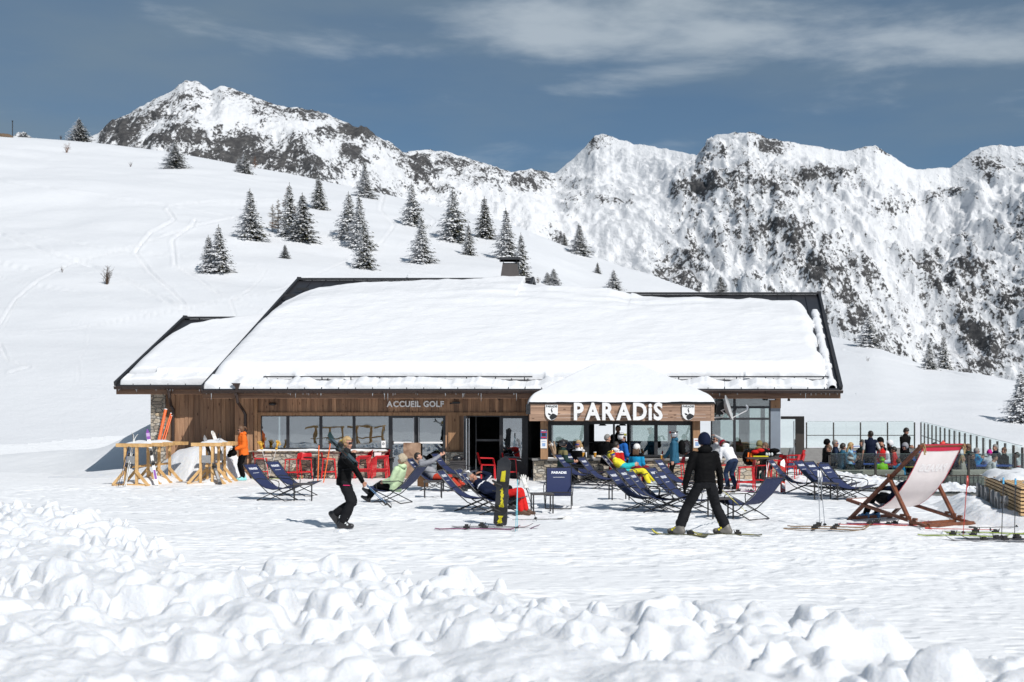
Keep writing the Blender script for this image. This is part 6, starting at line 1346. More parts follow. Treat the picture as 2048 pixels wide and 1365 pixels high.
def hand(mb, w, d, n, side, k=1.0, curl=.35, inf=0.0, fr=.0105):
    """palm, four fingers of unequal length and a thumb; d = finger direction, n = back of the hand"""
    w = Vector(w); d = Vector(d).normalized(); n = Vector(n); n = (n-d*n.dot(d)).normalized(); l = d.cross(n)*side
    P0 = w; P1 = w+d*.085*k
    for t in (-.03,-.01,.01,.03): capsule(mb, P0+l*t*.6*k, P1+l*t*k, (.016+inf)*k, (.014+inf)*k, 7)
    for t, L in ((-.033,.062),(-.011,.074),(.011,.082),(.033,.074)):
        b = P1+l*t*k; m1 = b+(d*math.cos(curl)-n*math.sin(curl))*L*.5*k; m2 = m1+(d*math.cos(curl*2.3)-n*math.sin(curl*2.3))*L*.5*k
        capsule(mb,b,m1,(fr+inf)*k,(fr*.95+inf)*k,7); capsule(mb,m1,m2,(fr*.95+inf)*k,(fr*.8+inf)*k,7)
    b = w+d*.025*k+l*.032*k; m1 = b+(d*.6+l*.7-n*.25).normalized()*.036*k; m2 = m1+(d*.9+l*.25-n*.35).normalized()*.03*k
    capsule(mb,b,m1,(fr*1.25+inf)*k,(fr*1.05+inf)*k,7); capsule(mb,m1,m2,(fr*1.05+inf)*k,(fr*.85+inf)*k,7)
def person(label, loc, deg, H=1.7, P=(0,0,.93), lean=3, yaw=0, side=0, head=(0,0), wr=None, an=None, epole=None, kpole=(1,0,.15), foot=None, curl=.4,
           jacket='black', sleeve=None, trousers='black', boots='black', hair=None, hairstyle='short', hat=None, helmet=None, goggles=None, lens=None, glasses=None, gloves=None, skin=None, hood=None, hem=.1, puff=1.0, yoke=None, vox=.019, collar=True, vest=None, ski_boots=False, bare_arms=False, group=None, extra=None, hdir=None, hang=False):
    if group == 'people on the terrace' and loc.y > 44.9:
        c = (P[2]+.815)/1.75; zh = loc.z+c*H; Y2 = TY(loc.y); q = Y2/loc.y; z2 = CH-(CH-zh)*q; f2 = TF(Y2); H = (z2-f2)/c; loc = Vector((loc.x*q, Y2, f2))
    k = H/1.75; t = thing('person', label, 'person', loc, math.radians(deg), group); skin = skin or M_SKIN
    P = Vector(P)*k; a = math.radians(lean); b = math.radians(side); yw = math.radians(yaw)
    S = Vector((math.sin(a)*math.cos(b), math.sin(b), math.cos(a)*math.cos(b))).normalized()
    lat = Vector((-math.sin(yw), math.cos(yw), 0)); lat = (lat-S*lat.dot(S)).normalized(); fw = lat.cross(S).normalized()
    hl = Vector((0,1,0)); hf = hl.cross(S).normalized()
    W = P+S*.16*k; CH_ = P+S*.33*k; SH = P+S*.475*k; NK = P+S*.56*k
    ha, hy = math.radians(head[0]), math.radians(head[1]); 
    U = Vector((math.sin(ha),0,math.cos(ha))); fh = Vector((math.cos(ha)*math.cos(hy), math.sin(hy), -math.sin(ha)*math.cos(hy))); fh = (fh-U*fh.dot(U)).normalized(); lh = U.cross(fh)
    HC = NK+(S*.45+U*.55).normalized()*.125*k
    sh = {s: SH+lat*s*.175*k-S*.015*k for s in (1,-1)}; hp = {s: P+hl*s*.088*k-S*.02*k for s in (1,-1)}
    wr = wr or {}; an = an or {}; epole = epole or {}; foot = foot or {}
    el = {}; wrp = {}; kn = {}; anp = {}
    for s in (1,-1):
        w = Vector(wr.get(s, (.04,s*.255,.80)))*k if not hang or s in wr else sh[s]+Vector((.05,s*.06,-.53))*k
        el[s], wrp[s] = ik(sh[s], w, .30*k, .27*k, epole.get(s, (-1,s*.35,-.3)))
        A = Vector(an.get(s, (0,s*.10,.09)))*k; kn[s], anp[s] = ik(hp[s], A, .43*k, .42*k, kpole)
    def R(c, l, f, rl, rf, n=14): return [c+l*rl*math.cos(2*PI*j/n)+f*rf*math.sin(2*PI*j/n) for j in range(n)]
    # ---- body: one continuous skin
    mb = MB()
    mb.loft([R(P-S*.09*k,hl,hf,.10*k,.085*k), R(P,hl,hf,.15*k,.105*k), R(W,hl,hf,.125*k,.09*k), R(CH_,lat,fw,.15*k,.105*k), R(SH-S*.03*k,lat,fw,.155*k,.085*k), R(SH+S*.045*k,lat,fw,.07*k,.06*k), R(NK+S*.01*k,lat,fw,.052*k,.055*k)])
    capsule(mb, NK-S*.05*k, HC-U*.04*k, .054*k, .054*k)
    Mh = Matrix((fh,lh,U)).transposed()
    mb.ell(HC+U*.022*k-fh*.008*k,(.097*k,.077*k,.108*k),14,10,Mh); mb.ell(HC+fh*.026*k-U*.055*k,(.066*k,.056*k,.062*k),12,8,Mh); mb.ell(HC+fh*.062*k-U*.098*k,(.028*k,.030*k,.022*k),8,6,Mh)
    mb.ell(HC+fh*.092*k-U*.028*k,(.024*k,.016*k,.026*k),8,6,Mh); mb.ell(HC+fh*.086*k+U*.005*k,(.014*k,.012*k,.03*k),8,6,Mh)
    for s in (1,-1):
        mb.ell(HC+lh*s*.078*k-fh*.006*k-U*.015*k,(.021*k,.012*k,.033*k),8,6,Mh); mb.ell(HC+lh*s*.040*k+fh*.07*k-U*.03*k,(.026*k,.024*k,.026*k),8,6,Mh)
        capsule(mb, sh[s], el[s], .048*k, .038*k); capsule(mb, el[s], wrp[s], .038*k, .027*k)
        capsule(mb, hp[s], kn[s], .078*k, .052*k); capsule(mb, kn[s], anp[s], .052*k, .036*k)
        fd, fp = foot.get(s, (0,0)); fd, fp = math.radians(fd), math.radians(fp); f = Vector((math.cos(fd)*math.cos(fp),math.sin(fd)*math.cos(fp),-math.sin(fp))); capsule(mb, anp[s]-f*.05*k-Vector((0,0,.045*k)), anp[s]+f*.15*k-Vector((0,0,.05*k)), .034*k, .03*k)
        d = (wrp[s]-el[s]).normalized(); dd = (d+Vector((0,0,-.15))).normalized() if not isinstance(hdir,dict) or s not in hdir else Vector(hdir[s]).normalized()
        nn = lat*s if abs(dd.dot(lat)) < .8 else Vector((0,0,1))
        hand(mb, wrp[s], dd, nn, s, k, curl, 0, .0105 if vox < .016 else .0125)
    body = remesh(mb,'body',[skin],min(vox,.0165),3,t)
    # ---- trousers
    big = 1.0*puff
    tr = C[trousers]; mb = MB()
    mb.loft([R(P-S*.10*k,hl,hf,.12*k,.10*k), R(P,hl,hf,.172*k,.128*k), R(W-S*.03*k,hl,hf,.152*k,.115*k), R(W+S*.02*k,hl,hf,.135*k,.10*k)])
    wide = .012 if ski_boots else 0
    for s in (1,-1):
        capsule(mb,hp[s],kn[s],.098*k,(.074+wide)*k,12); e = kn[s].lerp(anp[s], .84 if ski_boots else .93); capsule(mb,kn[s],e,(.074+wide)*k,(.066+wide*2.2)*k,12)
    def tcls(c): return np.zeros(len(c))
    remesh(mb,'trousers',[tr],vox,3,t,fold=(.022 if vox<.016 else .014)*k)
    # ---- boots
    for s in (1,-1):
        mb = MB(); fd, fp = foot.get(s, (0,0)); fd, fp = math.radians(fd), math.radians(fp); f = Vector((math.cos(fd)*math.cos(fp),math.sin(fd)*math.cos(fp),-math.sin(fp))); up = (kn[s]-anp[s]).normalized()
        dn = Vector((math.sin(fp)*math.cos(fd)*-1,math.sin(fp)*math.sin(fd)*-1,-math.cos(fp)))
        g = 1.22 if ski_boots else 1
        capsule(mb, anp[s]-f*.06*k+dn*.045*k, anp[s]+f*.165*k*min(g,1.08)+dn*.05*k, .045*k*g, .042*k*g, 10); capsule(mb, anp[s]-f*.02*k, anp[s]+up*(.24 if ski_boots else .13)*k, .056*k*g, .058*k*g, 10)
        capsule(mb, anp[s]+f*.02*k, anp[s]+f*.10*k+dn*.03*k, .05*k*g, .04*k*g, 10)
        bo = remesh(mb,'boot',[BOOT[boots]],vox*.9,2,t)
        if ski_boots:
            mb = MB(); fd = math.radians(foot.get(s,(0,0))[0]); f = Vector((math.cos(fd),math.sin(fd),0)); up = (kn[s]-anp[s]).normalized(); sd_ = Vector((-f.y,f.x,0))
            for q in (anp[s]+up*.12*k+f*.055*k, anp[s]+f*.07*k+up*.01*k, anp[s]+f*.11*k-Vector((0,0,.02*k))): mb.beam(q-sd_*.055*k, q+sd_*.055*k, .03*k, .03*k)
            mb.build('buckles',C['yellow'] if ski_boots == 'y' else BOOT['white'],bo)
    # ---- jacket
    jk = C[jacket]; mats = [jk]; pf = .012*(puff-1)*3
    sl = C[sleeve] if sleeve else None; mb = MB()
    rings = [R(P-S*(hem-.02)*k,hl,hf,(.186+pf)*k,(.142+pf)*k), R(P+S*.03*k,hl,hf,(.182+pf)*k,(.138+pf)*k), R(W,hl.lerp(lat,.5).normalized(),hf,(.168+pf)*k,(.132+pf)*k), R(CH_,lat,fw,(.188+pf)*k,(.142+pf)*k), R(SH-S*.045*k,lat,fw,(.192+pf)*k,(.122+pf)*k), R(SH+S*.02*k,lat,fw,.145*k,.098*k), R(SH+S*.055*k,lat,fw,.092*k,.082*k)]
    if collar: rings += [R(NK-S*.005*k,lat,fw,.078*k,.078*k), R(NK+S*.035*k,lat,fw,.074*k,.074*k)]
    mb.loft(rings)
    if vest is None:
        for s in (1,-1):
            capsule(mb,sh[s],el[s],(.072+pf)*k,(.060+pf)*k,12)
            e = el[s].lerp(wrp[s],.95) if not bare_arms else el[s].lerp(wrp[s],.05); capsule(mb,el[s],e,(.060+pf)*k,(.046+pf*.7)*k,12)
    else:
        for s in (1,-1): capsule(mb,sh[s]-lat*s*.03*k,sh[s]+(el[s]-sh[s])*.12,.075*k,.07*k,12)
    if hood or hood is None and collar == 'hood': pass
    ym = C[yoke[0]] if yoke else None
    if sl or ym:
        mats = [jk, sl or jk, ym or jk]; SHn, Pn, Sn = np.array(SH), np.array(P), np.array(S)
        def cls(c):
            idx = np.zeros(len(c))
            if sl:
                best = np.full(len(c), 9.)
                for s in (1,-1):
                    for p, q in ((sh[s],el[s]),(el[s],wrp[s])):
                        p_ = np.array(p); v = np.array(q)-p_; tt = np.clip((c-p_)@v/(v@v),0,1); best = np.minimum(best, np.linalg.norm(c-(p_+tt[:,None]*v),axis=1))
                lt = np.abs((c-SHn)@np.array(lat)); idx[(best < .082*k)&((lt > .145*k)|(((c-Pn)@Sn) < .2*k)&(lt>.12*k))] = 1
            if ym: h = (c-Pn)@Sn/k; idx[(h > yoke[1])&(h < yoke[2])] = 2
            return idx
    else: cls = None
    remesh(mb,'jacket',mats,vox,3,t,cls,fold=(.024 if vox<.016 else .015)*k)
    if vest:
        mb = MB()
        for s in (1,-1): capsule(mb,sh[s],el[s].lerp(sh[s],.15),.062*k,.056*k,12)
        remesh(mb,'shirt_sleeves',[C[vest]],vox,3,t)
    if hood:
        mb = MB(); c = NK-fw*.075*k-S*.01*k; mb.ell(c,(.075*k,.11*k,.075*k),10,7,Matrix((fw,lat,S)).transposed())
        for s in (1,-1): capsule(mb, c+lat*s*.08*k, NK+lat*s*.085*k+fw*.03*k-S*.01*k, .045*k,.03*k)
        remesh(mb,'hood',[C[hood]],.02,3,t)
    if gloves:
        for s in (1,-1):
            mb = MB(); d = (wrp[s]-el[s]).normalized(); dd = (d+Vector((0,0,-.15))).normalized() if not isinstance(hdir,dict) or s not in hdir else Vector(hdir[s]).normalized(); nn = lat*s if abs(dd.dot(lat)) < .8 else Vector((0,0,1)); hand(mb,wrp[s],dd,nn,s,k,curl,.006); capsule(mb,wrp[s]-d*.06*k,wrp[s]+d*.01*k,.045*k,.038*k,10)
            remesh(mb,'glove',[C[gloves]],.0135,2,t)
    def HP(f,l,u): return HC+fh*f*k+lh*l*k+U*u*k
    # ---- head dress
    def shell(name, m, rf, rl, ru, cut, cf=-.008, cu=.022, thick=None, rough=0):
        mb = MB(); n, q = 26, 18; pts = {}; vs = []
        for i in range(q+1):
            th = PI*i/q
            for j in range(n):
                a_ = 2*PI*j/n; x, y, z = math.sin(th)*math.cos(a_), math.sin(th)*math.sin(a_), math.cos(th)
                g = 1+rough*(random.random()-.5); vs.append((x*rf*g+cf, y*rl*g, z*ru*g+cu))
        fs = []
        for i in range(q):
            for j in range(n):
                f4 = (i*n+j,(i+1)*n+j,(i+1)*n+(j+1)%n,i*n+(j+1)%n); c = [sum(vs[v][x] for v in f4)/4 for x in range(3)]
                if cut(*c): fs.append(f4)
        mb._add([HP(*v) for v in vs], fs); me = mb.mesh(name, m, True); o = link(name, me, t); sm = o.modifiers.new('solid','SOLIDIFY'); sm.thickness = .008*k; sm.offset = 1; return o
    if hair:
        hm = HAIR[hair]
        if hairstyle == 'curly':
            mb = MB()
            for q in range(90):
                a_, z = random.uniform(0,2*PI), random.uniform(-.5,1); r_ = math.sqrt(max(0,1-z*z)); x, y = r_*math.cos(a_), r_*math.sin(a_)
                if x > .55 and z < .45: continue
                mb.ell(HP(x*.105-.01,y*.095,z*.115+.03), random.uniform(.026,.04)*k, 7, 5)
            remesh(mb,'hair',[hm],.016,1,t)
        else:
            shell('hair',hm,.103,.086,.113,lambda x,y,z: (z > .055 or x < .035) and z > (-.085 if hairstyle in('long','pony') else -.05) and not (abs(y) > .07 and z < .0 and x > -.03 and hairstyle=='short'),rough=.05)
            if hairstyle == 'long':
                mb = MB()
                for q in range(7): y = -.075+.025*q; mb.tube([HP(-.06-.02*math.cos(y*20),y,.0),HP(-.095,y*1.1,-.10),HP(-.10,y*1.15,-.2),HP(-.085,y*.9,-.28-.02*(q%3))],[.03*k,.032*k,.026*k,.008*k],7)
                for s in (1,-1): mb.tube([HP(.0,s*.085,.0),HP(.03,s*.095,-.10),HP(.04,s*.085,-.2)],[.02*k,.024*k,.008*k],6)
                remesh(mb,'long_hair',[hm],.016,2,t)
            if hairstyle == 'pony':
                mb = MB(); mb.ell(HP(-.115,0,.035),(.03*k,.03*k,.03*k),8,6); mb.tube([HP(-.10,0,.04),HP(-.15,0,.03),HP(-.175,.0,-.03),HP(-.17,0,-.09)],[.02*k,.035*k,.03*k,.008*k],8); remesh(mb,'ponytail',[hm],.012,2,t)
    if hat:
        kind, hc = hat
        if kind == 'beanie': shell('beanie',hc,.114,.098,.125,lambda x,y,z: z > (.03 if x > .02 else -.065))
        if kind == 'bobble': shell('beanie',hc,.112,.096,.125,lambda x,y,z: z > .0); mb = MB(); mb.ell(HP(-.01,0,.165),.035*k,10,8); mb.build('bobble',hc,t,smooth=True)
        if kind == 'headband': shell('headband',hc,.112,.095,.12,lambda x,y,z: -.02+.3*max(0,-x)*0 < z < .055)
        if kind == 'fur': 
            mb = MB()
            for q in range(70): a_, z = random.uniform(0,2*PI), random.uniform(-.1,1); r_ = math.sqrt(1-z*z); mb.ell(HP(r_*math.cos(a_)*.115-.01,r_*math.sin(a_)*.105,z*.125+.03),.03*k,6,5)
            remesh(mb,'fur_hat',[hc],.018,1,t)
    if helmet:
        hm = HELM[helmet]; h = shell('helmet',hm,.128,.110,.122,lambda x,y,z: z > .035 or (x < .03 and z > -.055) and (x< .0 or abs(y) > .06)); 
        mb = MB(); 
        for s in (1,-1): mb.tube([HP(.02,s*.1,-.02),HP(.03,s*.085,-.075),HP(.05,0,-.125)],.007*k,5)
        mb.build('chin_strap',M_STRAP,h)
        for q in (-.04,0,.04): 
            mb = MB(); mb.tube([HP(.06-abs(q)*.3,q,.138),HP(-.02,q,.155-abs(q)*.2),HP(-.08,q,.13)],.006*k,5); mb.build('vent',M_STRAP,h)
    if goggles:
        zz = .10 if goggles == 'up' else .012; rr = .140 if goggles == 'up' else .112
        mb = MB(); mb.sheet([[HP(rr*math.cos(a_)-.008,rr*.86*math.sin(a_),zz+dz-.25*abs(a_)*0) for a_ in np.linspace(-1.0,1.0,13)] for dz in (-.032,0,.032)]); o = mb.build('goggles',lens or M_LENS,t,smooth=True); sm = o.modifiers.new('s','SOLIDIFY'); sm.thickness = .014*k
        mb = MB(); mb.sheet([[HP((rr-.002)*math.cos(a_)-.008,(rr-.002)*.86*math.sin(a_),zz+dz) for a_ in np.linspace(1.0,2*PI-1.0,19)] for dz in (-.018,.018)]); mb.build('strap',M_STRAP,o,smooth=True)
    if glasses:
        mb = MB()
        for s in (1,-1): mb.sheet([[HP(.103-.35*(y-.0)**2/.1*.3-.012*(y/.06)**2,s*y,.006+z) for y in np.linspace(.008,.066,6)] for z in (-.022,0,.02)])
        o = mb.build('sunglasses',glasses,t,smooth=True); sm = o.modifiers.new('s','SOLIDIFY'); sm.thickness = .006*k
        mb = MB()
        for s in (1,-1): mb.tube([HP(.088,s*.066,.012),HP(.0,s*.083,.01)],.004*k,4)
        mb.tube([HP(.105,-.01,.012),HP(.105,.01,.012)],.004*k,4); mb.build('frame',M_STRAP if glasses is not M_SHADE else BOOT['white'] if 'white frame' in label else M_STRAP,o)
    elif goggles != 'on':
        for s in (1,-1): mb = MB(); mb.ell(HP(.084,s*.031,.004),(.008*k,.013*k,.007*k),8,6,Mh); mb.build('eye',M_EYE,t)
    mb = MB(); mb.ell(HP(.086,0,-.068),(.008*k,.022*k,.007*k),8,5,Mh); mb.build('mouth',M_LIP,t)
    t['joints'] = 0; del t['joints']
    return t, dict(W=wrp,E=el,HC=HC,HP=HP,k=k,SH=sh,P=P,an=anp)
def wpos(t, v):
    a = t.rotation_euler.z; return Vector((t.location.x+v.x*math.cos(a)-v.y*math.sin(a), t.location.y+v.x*math.sin(a)+v.y*math.cos(a), t.location.z+v.z))
SEAT = dict(P=(0,0,.53), an={1:(.40,.11,.09),-1:(.40,-.11,.09)}, lean=-4)
def seat(z=.53, lean=-4, fx_=.40, wr=None, az=.09): return dict(P=(0,0,z), an={1:(fx_,.11,az),-1:(fx_,-.11,az)}, lean=lean, wr=wr or {1:(.30,.16,z+.16),-1:(.30,-.16,z+.16)}, kpole=(.6,0,1))
def at_chair(key, **kw):
    ch = CHAIRS[key]; return (Vector(ch.location), math.degrees(ch.rotation_euler.z))
# --- the walking woman with skis on her shoulder
L0 = G(688,1057)
w1, j1 = person('blonde woman in black jacket and grey trousers striding past with skis on her shoulder', L0, -4, 1.72, P=(.0,0,.905), lean=5, head=(4,-22), yaw=-8,
  wr={-1:(.20,-.12,1.39), 1:(.33,.14,.86)}, epole={-1:(-.6,-.7,-.9), 1:(-.6,.5,-.4)}, an={-1:(-.02,-.06,.10), 1:(-.19,.08,.25)}, foot={-1:(-4,0), 1:(0,52)}, kpole=(1,0,.1), curl=1.1, jacket='black', trousers='charcoal', boots='black', hair='blond', hairstyle='pony', glasses=M_SHADE, hem=.13, vox=.0145, ski_boots=True, hdir={-1:(.1,.5,.6)})
mb = MB(); p = j1['HP']; mb.tube([p(-.112,.028*math.cos(a),.035+.028*math.sin(a)) for a in np.linspace(0,6.28,11)],.006,5); mb.build('hair_tie',C['yellow'],w1)
mb = MB(); mb.beam(Vector((.02,-.178,.80)),Vector((.14,-.155,.795)),.012,.014); mb.build('pocket_zip',C['crimson'],w1); mb = MB(); mb.beam(Vector((-.02,-.185,1.075)),Vector((.17,-.14,1.10)),.012,.02); mb.build('pocket_flap',C['charcoal'],w1)
def skis_between(a, b, c, label, w=.055, roll=None):
    a = Vector(a); b = Vector(b); d = (b-a).normalized(); L = (b-a).length; t = thing('pair_of_skis',label,'skis',(a+b)/2,0)
    n = Vector(roll or (-.55,-.6,.6)); n = (n-d*n.dot(d)).normalized()
    for s in (1,-1):
        o = add_ski(t, L, c, 0, w, None, True); x = d; nn = n*s; yv = nn.cross(x); c0 = nn*.004
        o.matrix_local = Matrix(((x.x,yv.x,nn.x,c0.x),(x.y,yv.y,nn.y,c0.y),(x.z,yv.z,nn.z,c0.z),(0,0,0,1)))
    return t
skis_between(V3(713,928,22.95), V3(656,873,24.25), DG, 'dark green skis carried on the shoulder of the walking woman', .062, (.6,-.55,.55))
hw = wpos(w1, j1['W'][1]+Vector((.05,0,-.05)))
for dx, lab in ((0,'upper blue ski pole in the hand of the walking woman, grip downwards'),(.035,'lower blue ski pole in the hand of the walking woman, grip downwards')): pole(hw+Vector((-.30,.05,.30)), hw+Vector((.36+dx*3,.25-dx*4,-.40-dx)), mat('blue_shaft',(.05,.13,.25),.35,.1), lab)
# --- woman in orange
o1, jo = person('woman in orange jacket and black trousers looking down at her hands by the ski rack', G(487,961), 208, 1.68, lean=5, head=(24,0), wr={1:(.27,.07,1.0),-1:(.26,-.08,.98)}, an={1:(.02,.11,.09),-1:(0,-.10,.09)}, jacket='orange', trousers='black', boots='turq', hair='brown', hairstyle='pony', glasses=M_SHADE, gloves='black', hem=.15, vox=.016, hood='orange', puff=1.5)
t = thing('helmet_bag','black bag and gloves held by the woman in orange','bag',wpos(o1,Vector((.34,0,.84)))); mb = MB(); mb.ell((0,0,0),(.14,.11,.1),12,8); mb.ell((-.1,.03,-.07),(.08,.06,.07),9,6); mb.build('bag_body',C['black'],t,smooth=True); mb = MB(); mb.tube([(-.1,0,.05),(-.06,0,.13),(.04,0,.14),(.1,0,.06)],.012,6); mb.build('strap',M_RUB,t)
# --- the black skier, seen from behind
s1, js = person('skier all in black standing on his skis with legs apart, seen from behind', G(1410,1072), 97, 1.82, P=(.0,0,.885), lean=4, head=(2,0), wr={1:(.07,.33,.76),-1:(.10,-.30,.78)}, epole={1:(-.5,1,0),-1:(-.5,-1,0)}, an={1:(.06,.42,.12),-1:(.0,-.36,.12)}, kpole=(1,0,0), foot={1:(48,0),-1:(62,0)}, jacket='black', trousers='charcoal', boots='grey', hat=('beanie',C['navy']), gloves='black', hem=.02, vox=.0145, ski_boots='y', curl=.9, hood='black', puff=1.12)
for s, deg, lab in ((1,156,'ski under the left foot of the skier in black, yellow tip to the left'),(-1,171,'ski under the right foot of the skier in black, reaching to the right')):
    a = wpos(s1, Vector((js['an'][s].x, js['an'][s].y, 0))); t = thing('ski',lab,'ski',a+Vector((0,0,.008)),math.radians(deg),'skis worn by the skier in black'); add_ski(t,1.22 if s==-1 else 1.0,skimat('olive',(.10,.10,.04)),0,.055,skimat('yellow',(.65,.58,.03)),True)
mb = MB(); mb.slab([Vector((-.165,-.15,.79)),Vector((-.165,-.06,.79)),Vector((-.168,-.06,.90)),Vector((-.168,-.15,.90))],(-.006,0,0)); mb.build('back_pocket',C['charcoal'],s1)
hs = wpos(s1, js['W'][-1]+Vector((.02,0,-.06)))
for dx, lab in ((0,'yellow and black ski pole in the right hand of the skier in black'),(.10,'second ski pole held beside the yellow one by the skier in black')): pole(G(1492+dx*200,1024), hs+Vector((-.02,-.03,.06))-Vector((dx*.2,0,0)), M_YSH if dx==0 else M_BLACK, lab)
# --- people in the deck chairs
l, d = at_chair('lady'); person('woman with pale curls in a light green jacket resting in a deck chair', l, d, 1.64, P=(-.06,0,.40), lean=-16, head=(-2,10), wr={1:(.20,.14,.52),-1:(.18,-.12,.50)}, an={1:(.66,.10,.10),-1:(.72,-.05,.26)}, kpole=(.3,0,1), jacket='green', trousers='black', boots='black', hair='pale', hairstyle='curly', hood='green', puff=1.5, hem=.12, foot={1:(0,-30),-1:(0,-40)}, group=None)
l, d = at_chair('grey'); g1, jg = person('man in grey jumper and red trousers holding up a phone from his deck chair', l, d, 1.74, P=(-.02,0,.40), lean=-46, head=(-18,0), wr={1:(.16,.10,.98),-1:(.14,-.06,.95)}, epole={1:(.2,.5,-1),-1:(.2,-.5,-1)}, an={1:(.78,.10,.14),-1:(.74,-.12,.10)}, kpole=(.3,0,1), jacket='grey', trousers='brick', boots='black', hair='dark', hem=.06, curl=1.0)
t = thing('phone','black phone in the raised hands of the man in the grey jumper','phone',wpos(g1,(jg['W'][1]+jg['W'][-1])/2+Vector((.06,0,.08)))); mb = MB(); mb.box((-.006,-.075,-.04),(.006,.075,.04)); mb.build('phone_body',M_BLACK,t)
l, d = at_chair('man'); person('grey haired man in navy jacket and red trousers lying back in a deck chair', l, d, 1.76, P=(.0,0,.385), lean=-60, head=(-42,-18), wr={1:(-.42,.16,.86),-1:(.02,-.20,.52)}, epole={1:(.4,1,.3),-1:(-.3,-1,-.3)}, an={1:(.55,.10,.09),-1:(.50,-.11,.09)}, kpole=(.5,0,1), jacket='navy', trousers='red', boots='brown', hair='grey', skin=M_SKIN2, vox=.016, hem=.1, yoke=('white',.405,.43))
l, d = at_chair('wife'); person('person in white headband and dark sunglasses lying beside the grey haired man', l, d, 1.66, P=(.0,0,.385), lean=-57, head=(-36,-25), wr={1:(.05,.14,.50),-1:(.02,-.14,.52)}, an={1:(.58,.10,.09),-1:(.54,-.11,.09)}, kpole=(.5,0,1), jacket='navy', trousers='black', boots='black', hat=('headband',C['white']), hair='grey', glasses=M_SHADE)
l, d = at_chair('yel'); person('skier in yellow trousers and turquoise jacket lying in a deck chair by the kiosk', l, d, 1.72, P=(-.02,0,.40), lean=-48, head=(-22,-30), wr={1:(.16,.05,.64),-1:(.15,-.05,.62)}, an={1:(.74,.12,.16),-1:(.62,-.10,.10)}, kpole=(.4,0,1), jacket='turq', yoke=('yellow',.26,.6), sleeve='turq', trousers='yellow', boots='white', helmet='yb', goggles='up', lens=M_LENS, glasses=M_LENSB, puff=1.3)
gl = Matrix.Rotation(math.radians(121),3,'Z')@Vector((-.02,-.56,0)); 
person('person in black with blue boots sunk into the giant deck chair', Vector((6.65,25.6,0))+gl, 121, 1.72, P=(-.62,0,.42), lean=-48, head=(-25,0), wr={-1:(-.30,.30,.62),1:(-.62,-.45,.60)}, an={1:(.02,.13,.10),-1:(-.02,-.14,.10)}, kpole=(.3,0,1), jacket='navy', trousers='black', boots='blue', hair='dark', gloves='black')
# --- around the kiosk
def WP(px, Y, z=0): return Vector(((px-1024)*Y/F, Y, z))
person('man in black helmet and dark green jacket seated at the kiosk table', WP(1124,38.0), 20, 1.66, **seat(.53,4), head=(4,10), jacket='dkgreen', trousers='black', helmet='black', goggles='up', lens=M_SHADE, gloves=None, puff=1.3, yoke=('khaki',.36,.5))
person('blonde woman in mirrored blue sunglasses seated facing the yard at the kiosk table', WP(1158,38.75), -125, 1.62, **seat(.53,2), head=(6,0), jacket='black', trousers='black', hair='blond', hairstyle='long', glasses=M_LENSB, yoke=('white',.49,.6), hood='white')
person('grey haired man in black puffer jacket at the kiosk counter', WP(1213,38.55,.02), 50, 1.7, **seat(.64,4,.3), head=(8,-40), jacket='black', trousers='black', hair='grey', puff=1.7)
person('dark haired person in red jacket with white collar, back to the yard', WP(1231,37.9,.0), 60, 1.64, **seat(.50,4), head=(8,-25), jacket='red', trousers='black', hair='dark', yoke=('white',.47,.6), hood='white', puff=1.2)
person('man in white helmet and bright blue jacket turned right at the kiosk counter', WP(1243,38.45,.02), 28, 1.7, **seat(.66,2,.3), head=(2,-40), jacket='blue', trousers='black', helmet='white', goggles='up', lens=mat('yellow_lens',(.6,.55,.1),.1,.2,metal=.5), glasses=M_SHADE, hood='black', puff=1.25)
person('small skier in white helmet with long brown hair, back to the yard', WP(1272,37.5,.0), 62, 1.56, **seat(.50,6), head=(6,5), jacket='azure', trousers='wine', helmet='white', hair='brown', hairstyle='long', yoke=('black',.40,.6), puff=1.2)
t = thing('ski_trousers','crumpled wine red ski trousers hanging over the chair of the small skier','clothing',WP(1277,37.25,.30)); mb = MB()
for q in range(14): mb.ell((random.uniform(-.26,.26),random.uniform(-.1,.1),random.uniform(-.04,.2)),(.12,.1,.09),8,6)
remesh(mb,'crumpled_cloth',[C['wine']],.02,1,t,fold=.04)
b1, jb = person('man in silver helmet and petrol blue coat holding a beer', WP(1349,36.6), 172, 1.56, lean=2, head=(4,-14), wr={-1:(.34,-.16,.86),1:(.05,.25,.70)}, hem=.22, jacket='petrol', trousers='black', helmet='silver', goggles='up', lens=M_LENSR, hood='petrol', puff=1.35)
cup(wpos(b1, jb['W'][-1]+Vector((.085,.0,-.06))), .036, .13, M_BEER, 'beer cup in the hand of the man in the silver helmet', foam=True)
t = thing('backpack','black backpack worn by the man in the silver helmet','backpack',wpos(b1,Vector((-.20,0,1.12)))); mb = MB(); mb.ell((0,0,0),(.11,.15,.2),12,8); mb.ell((.02,0,-.13),(.10,.14,.1),10,7); remesh(mb,'pack_body',[C['black']],.02,2,t); mb = MB(); [mb.tube([(.06,s*.08,.15),(.16,s*.12,.18),(.22,s*.13,.05)],.018,6) for s in (1,-1)]; mb.build('straps',M_RUB,t)
person('person in light grey jumper shading the eyes with one hand, behind the skier in black', WP(1433,38.6,.0), -150, 1.62, **dict(seat(.70,2,.3),wr={1:(.15,.12,1.50),-1:(.2,-.2,.86)},), epole={1:(0,1,.2)}, head=(4,0), jacket='ltgrey', trousers='black', hair='dark', glasses=M_SHADE)
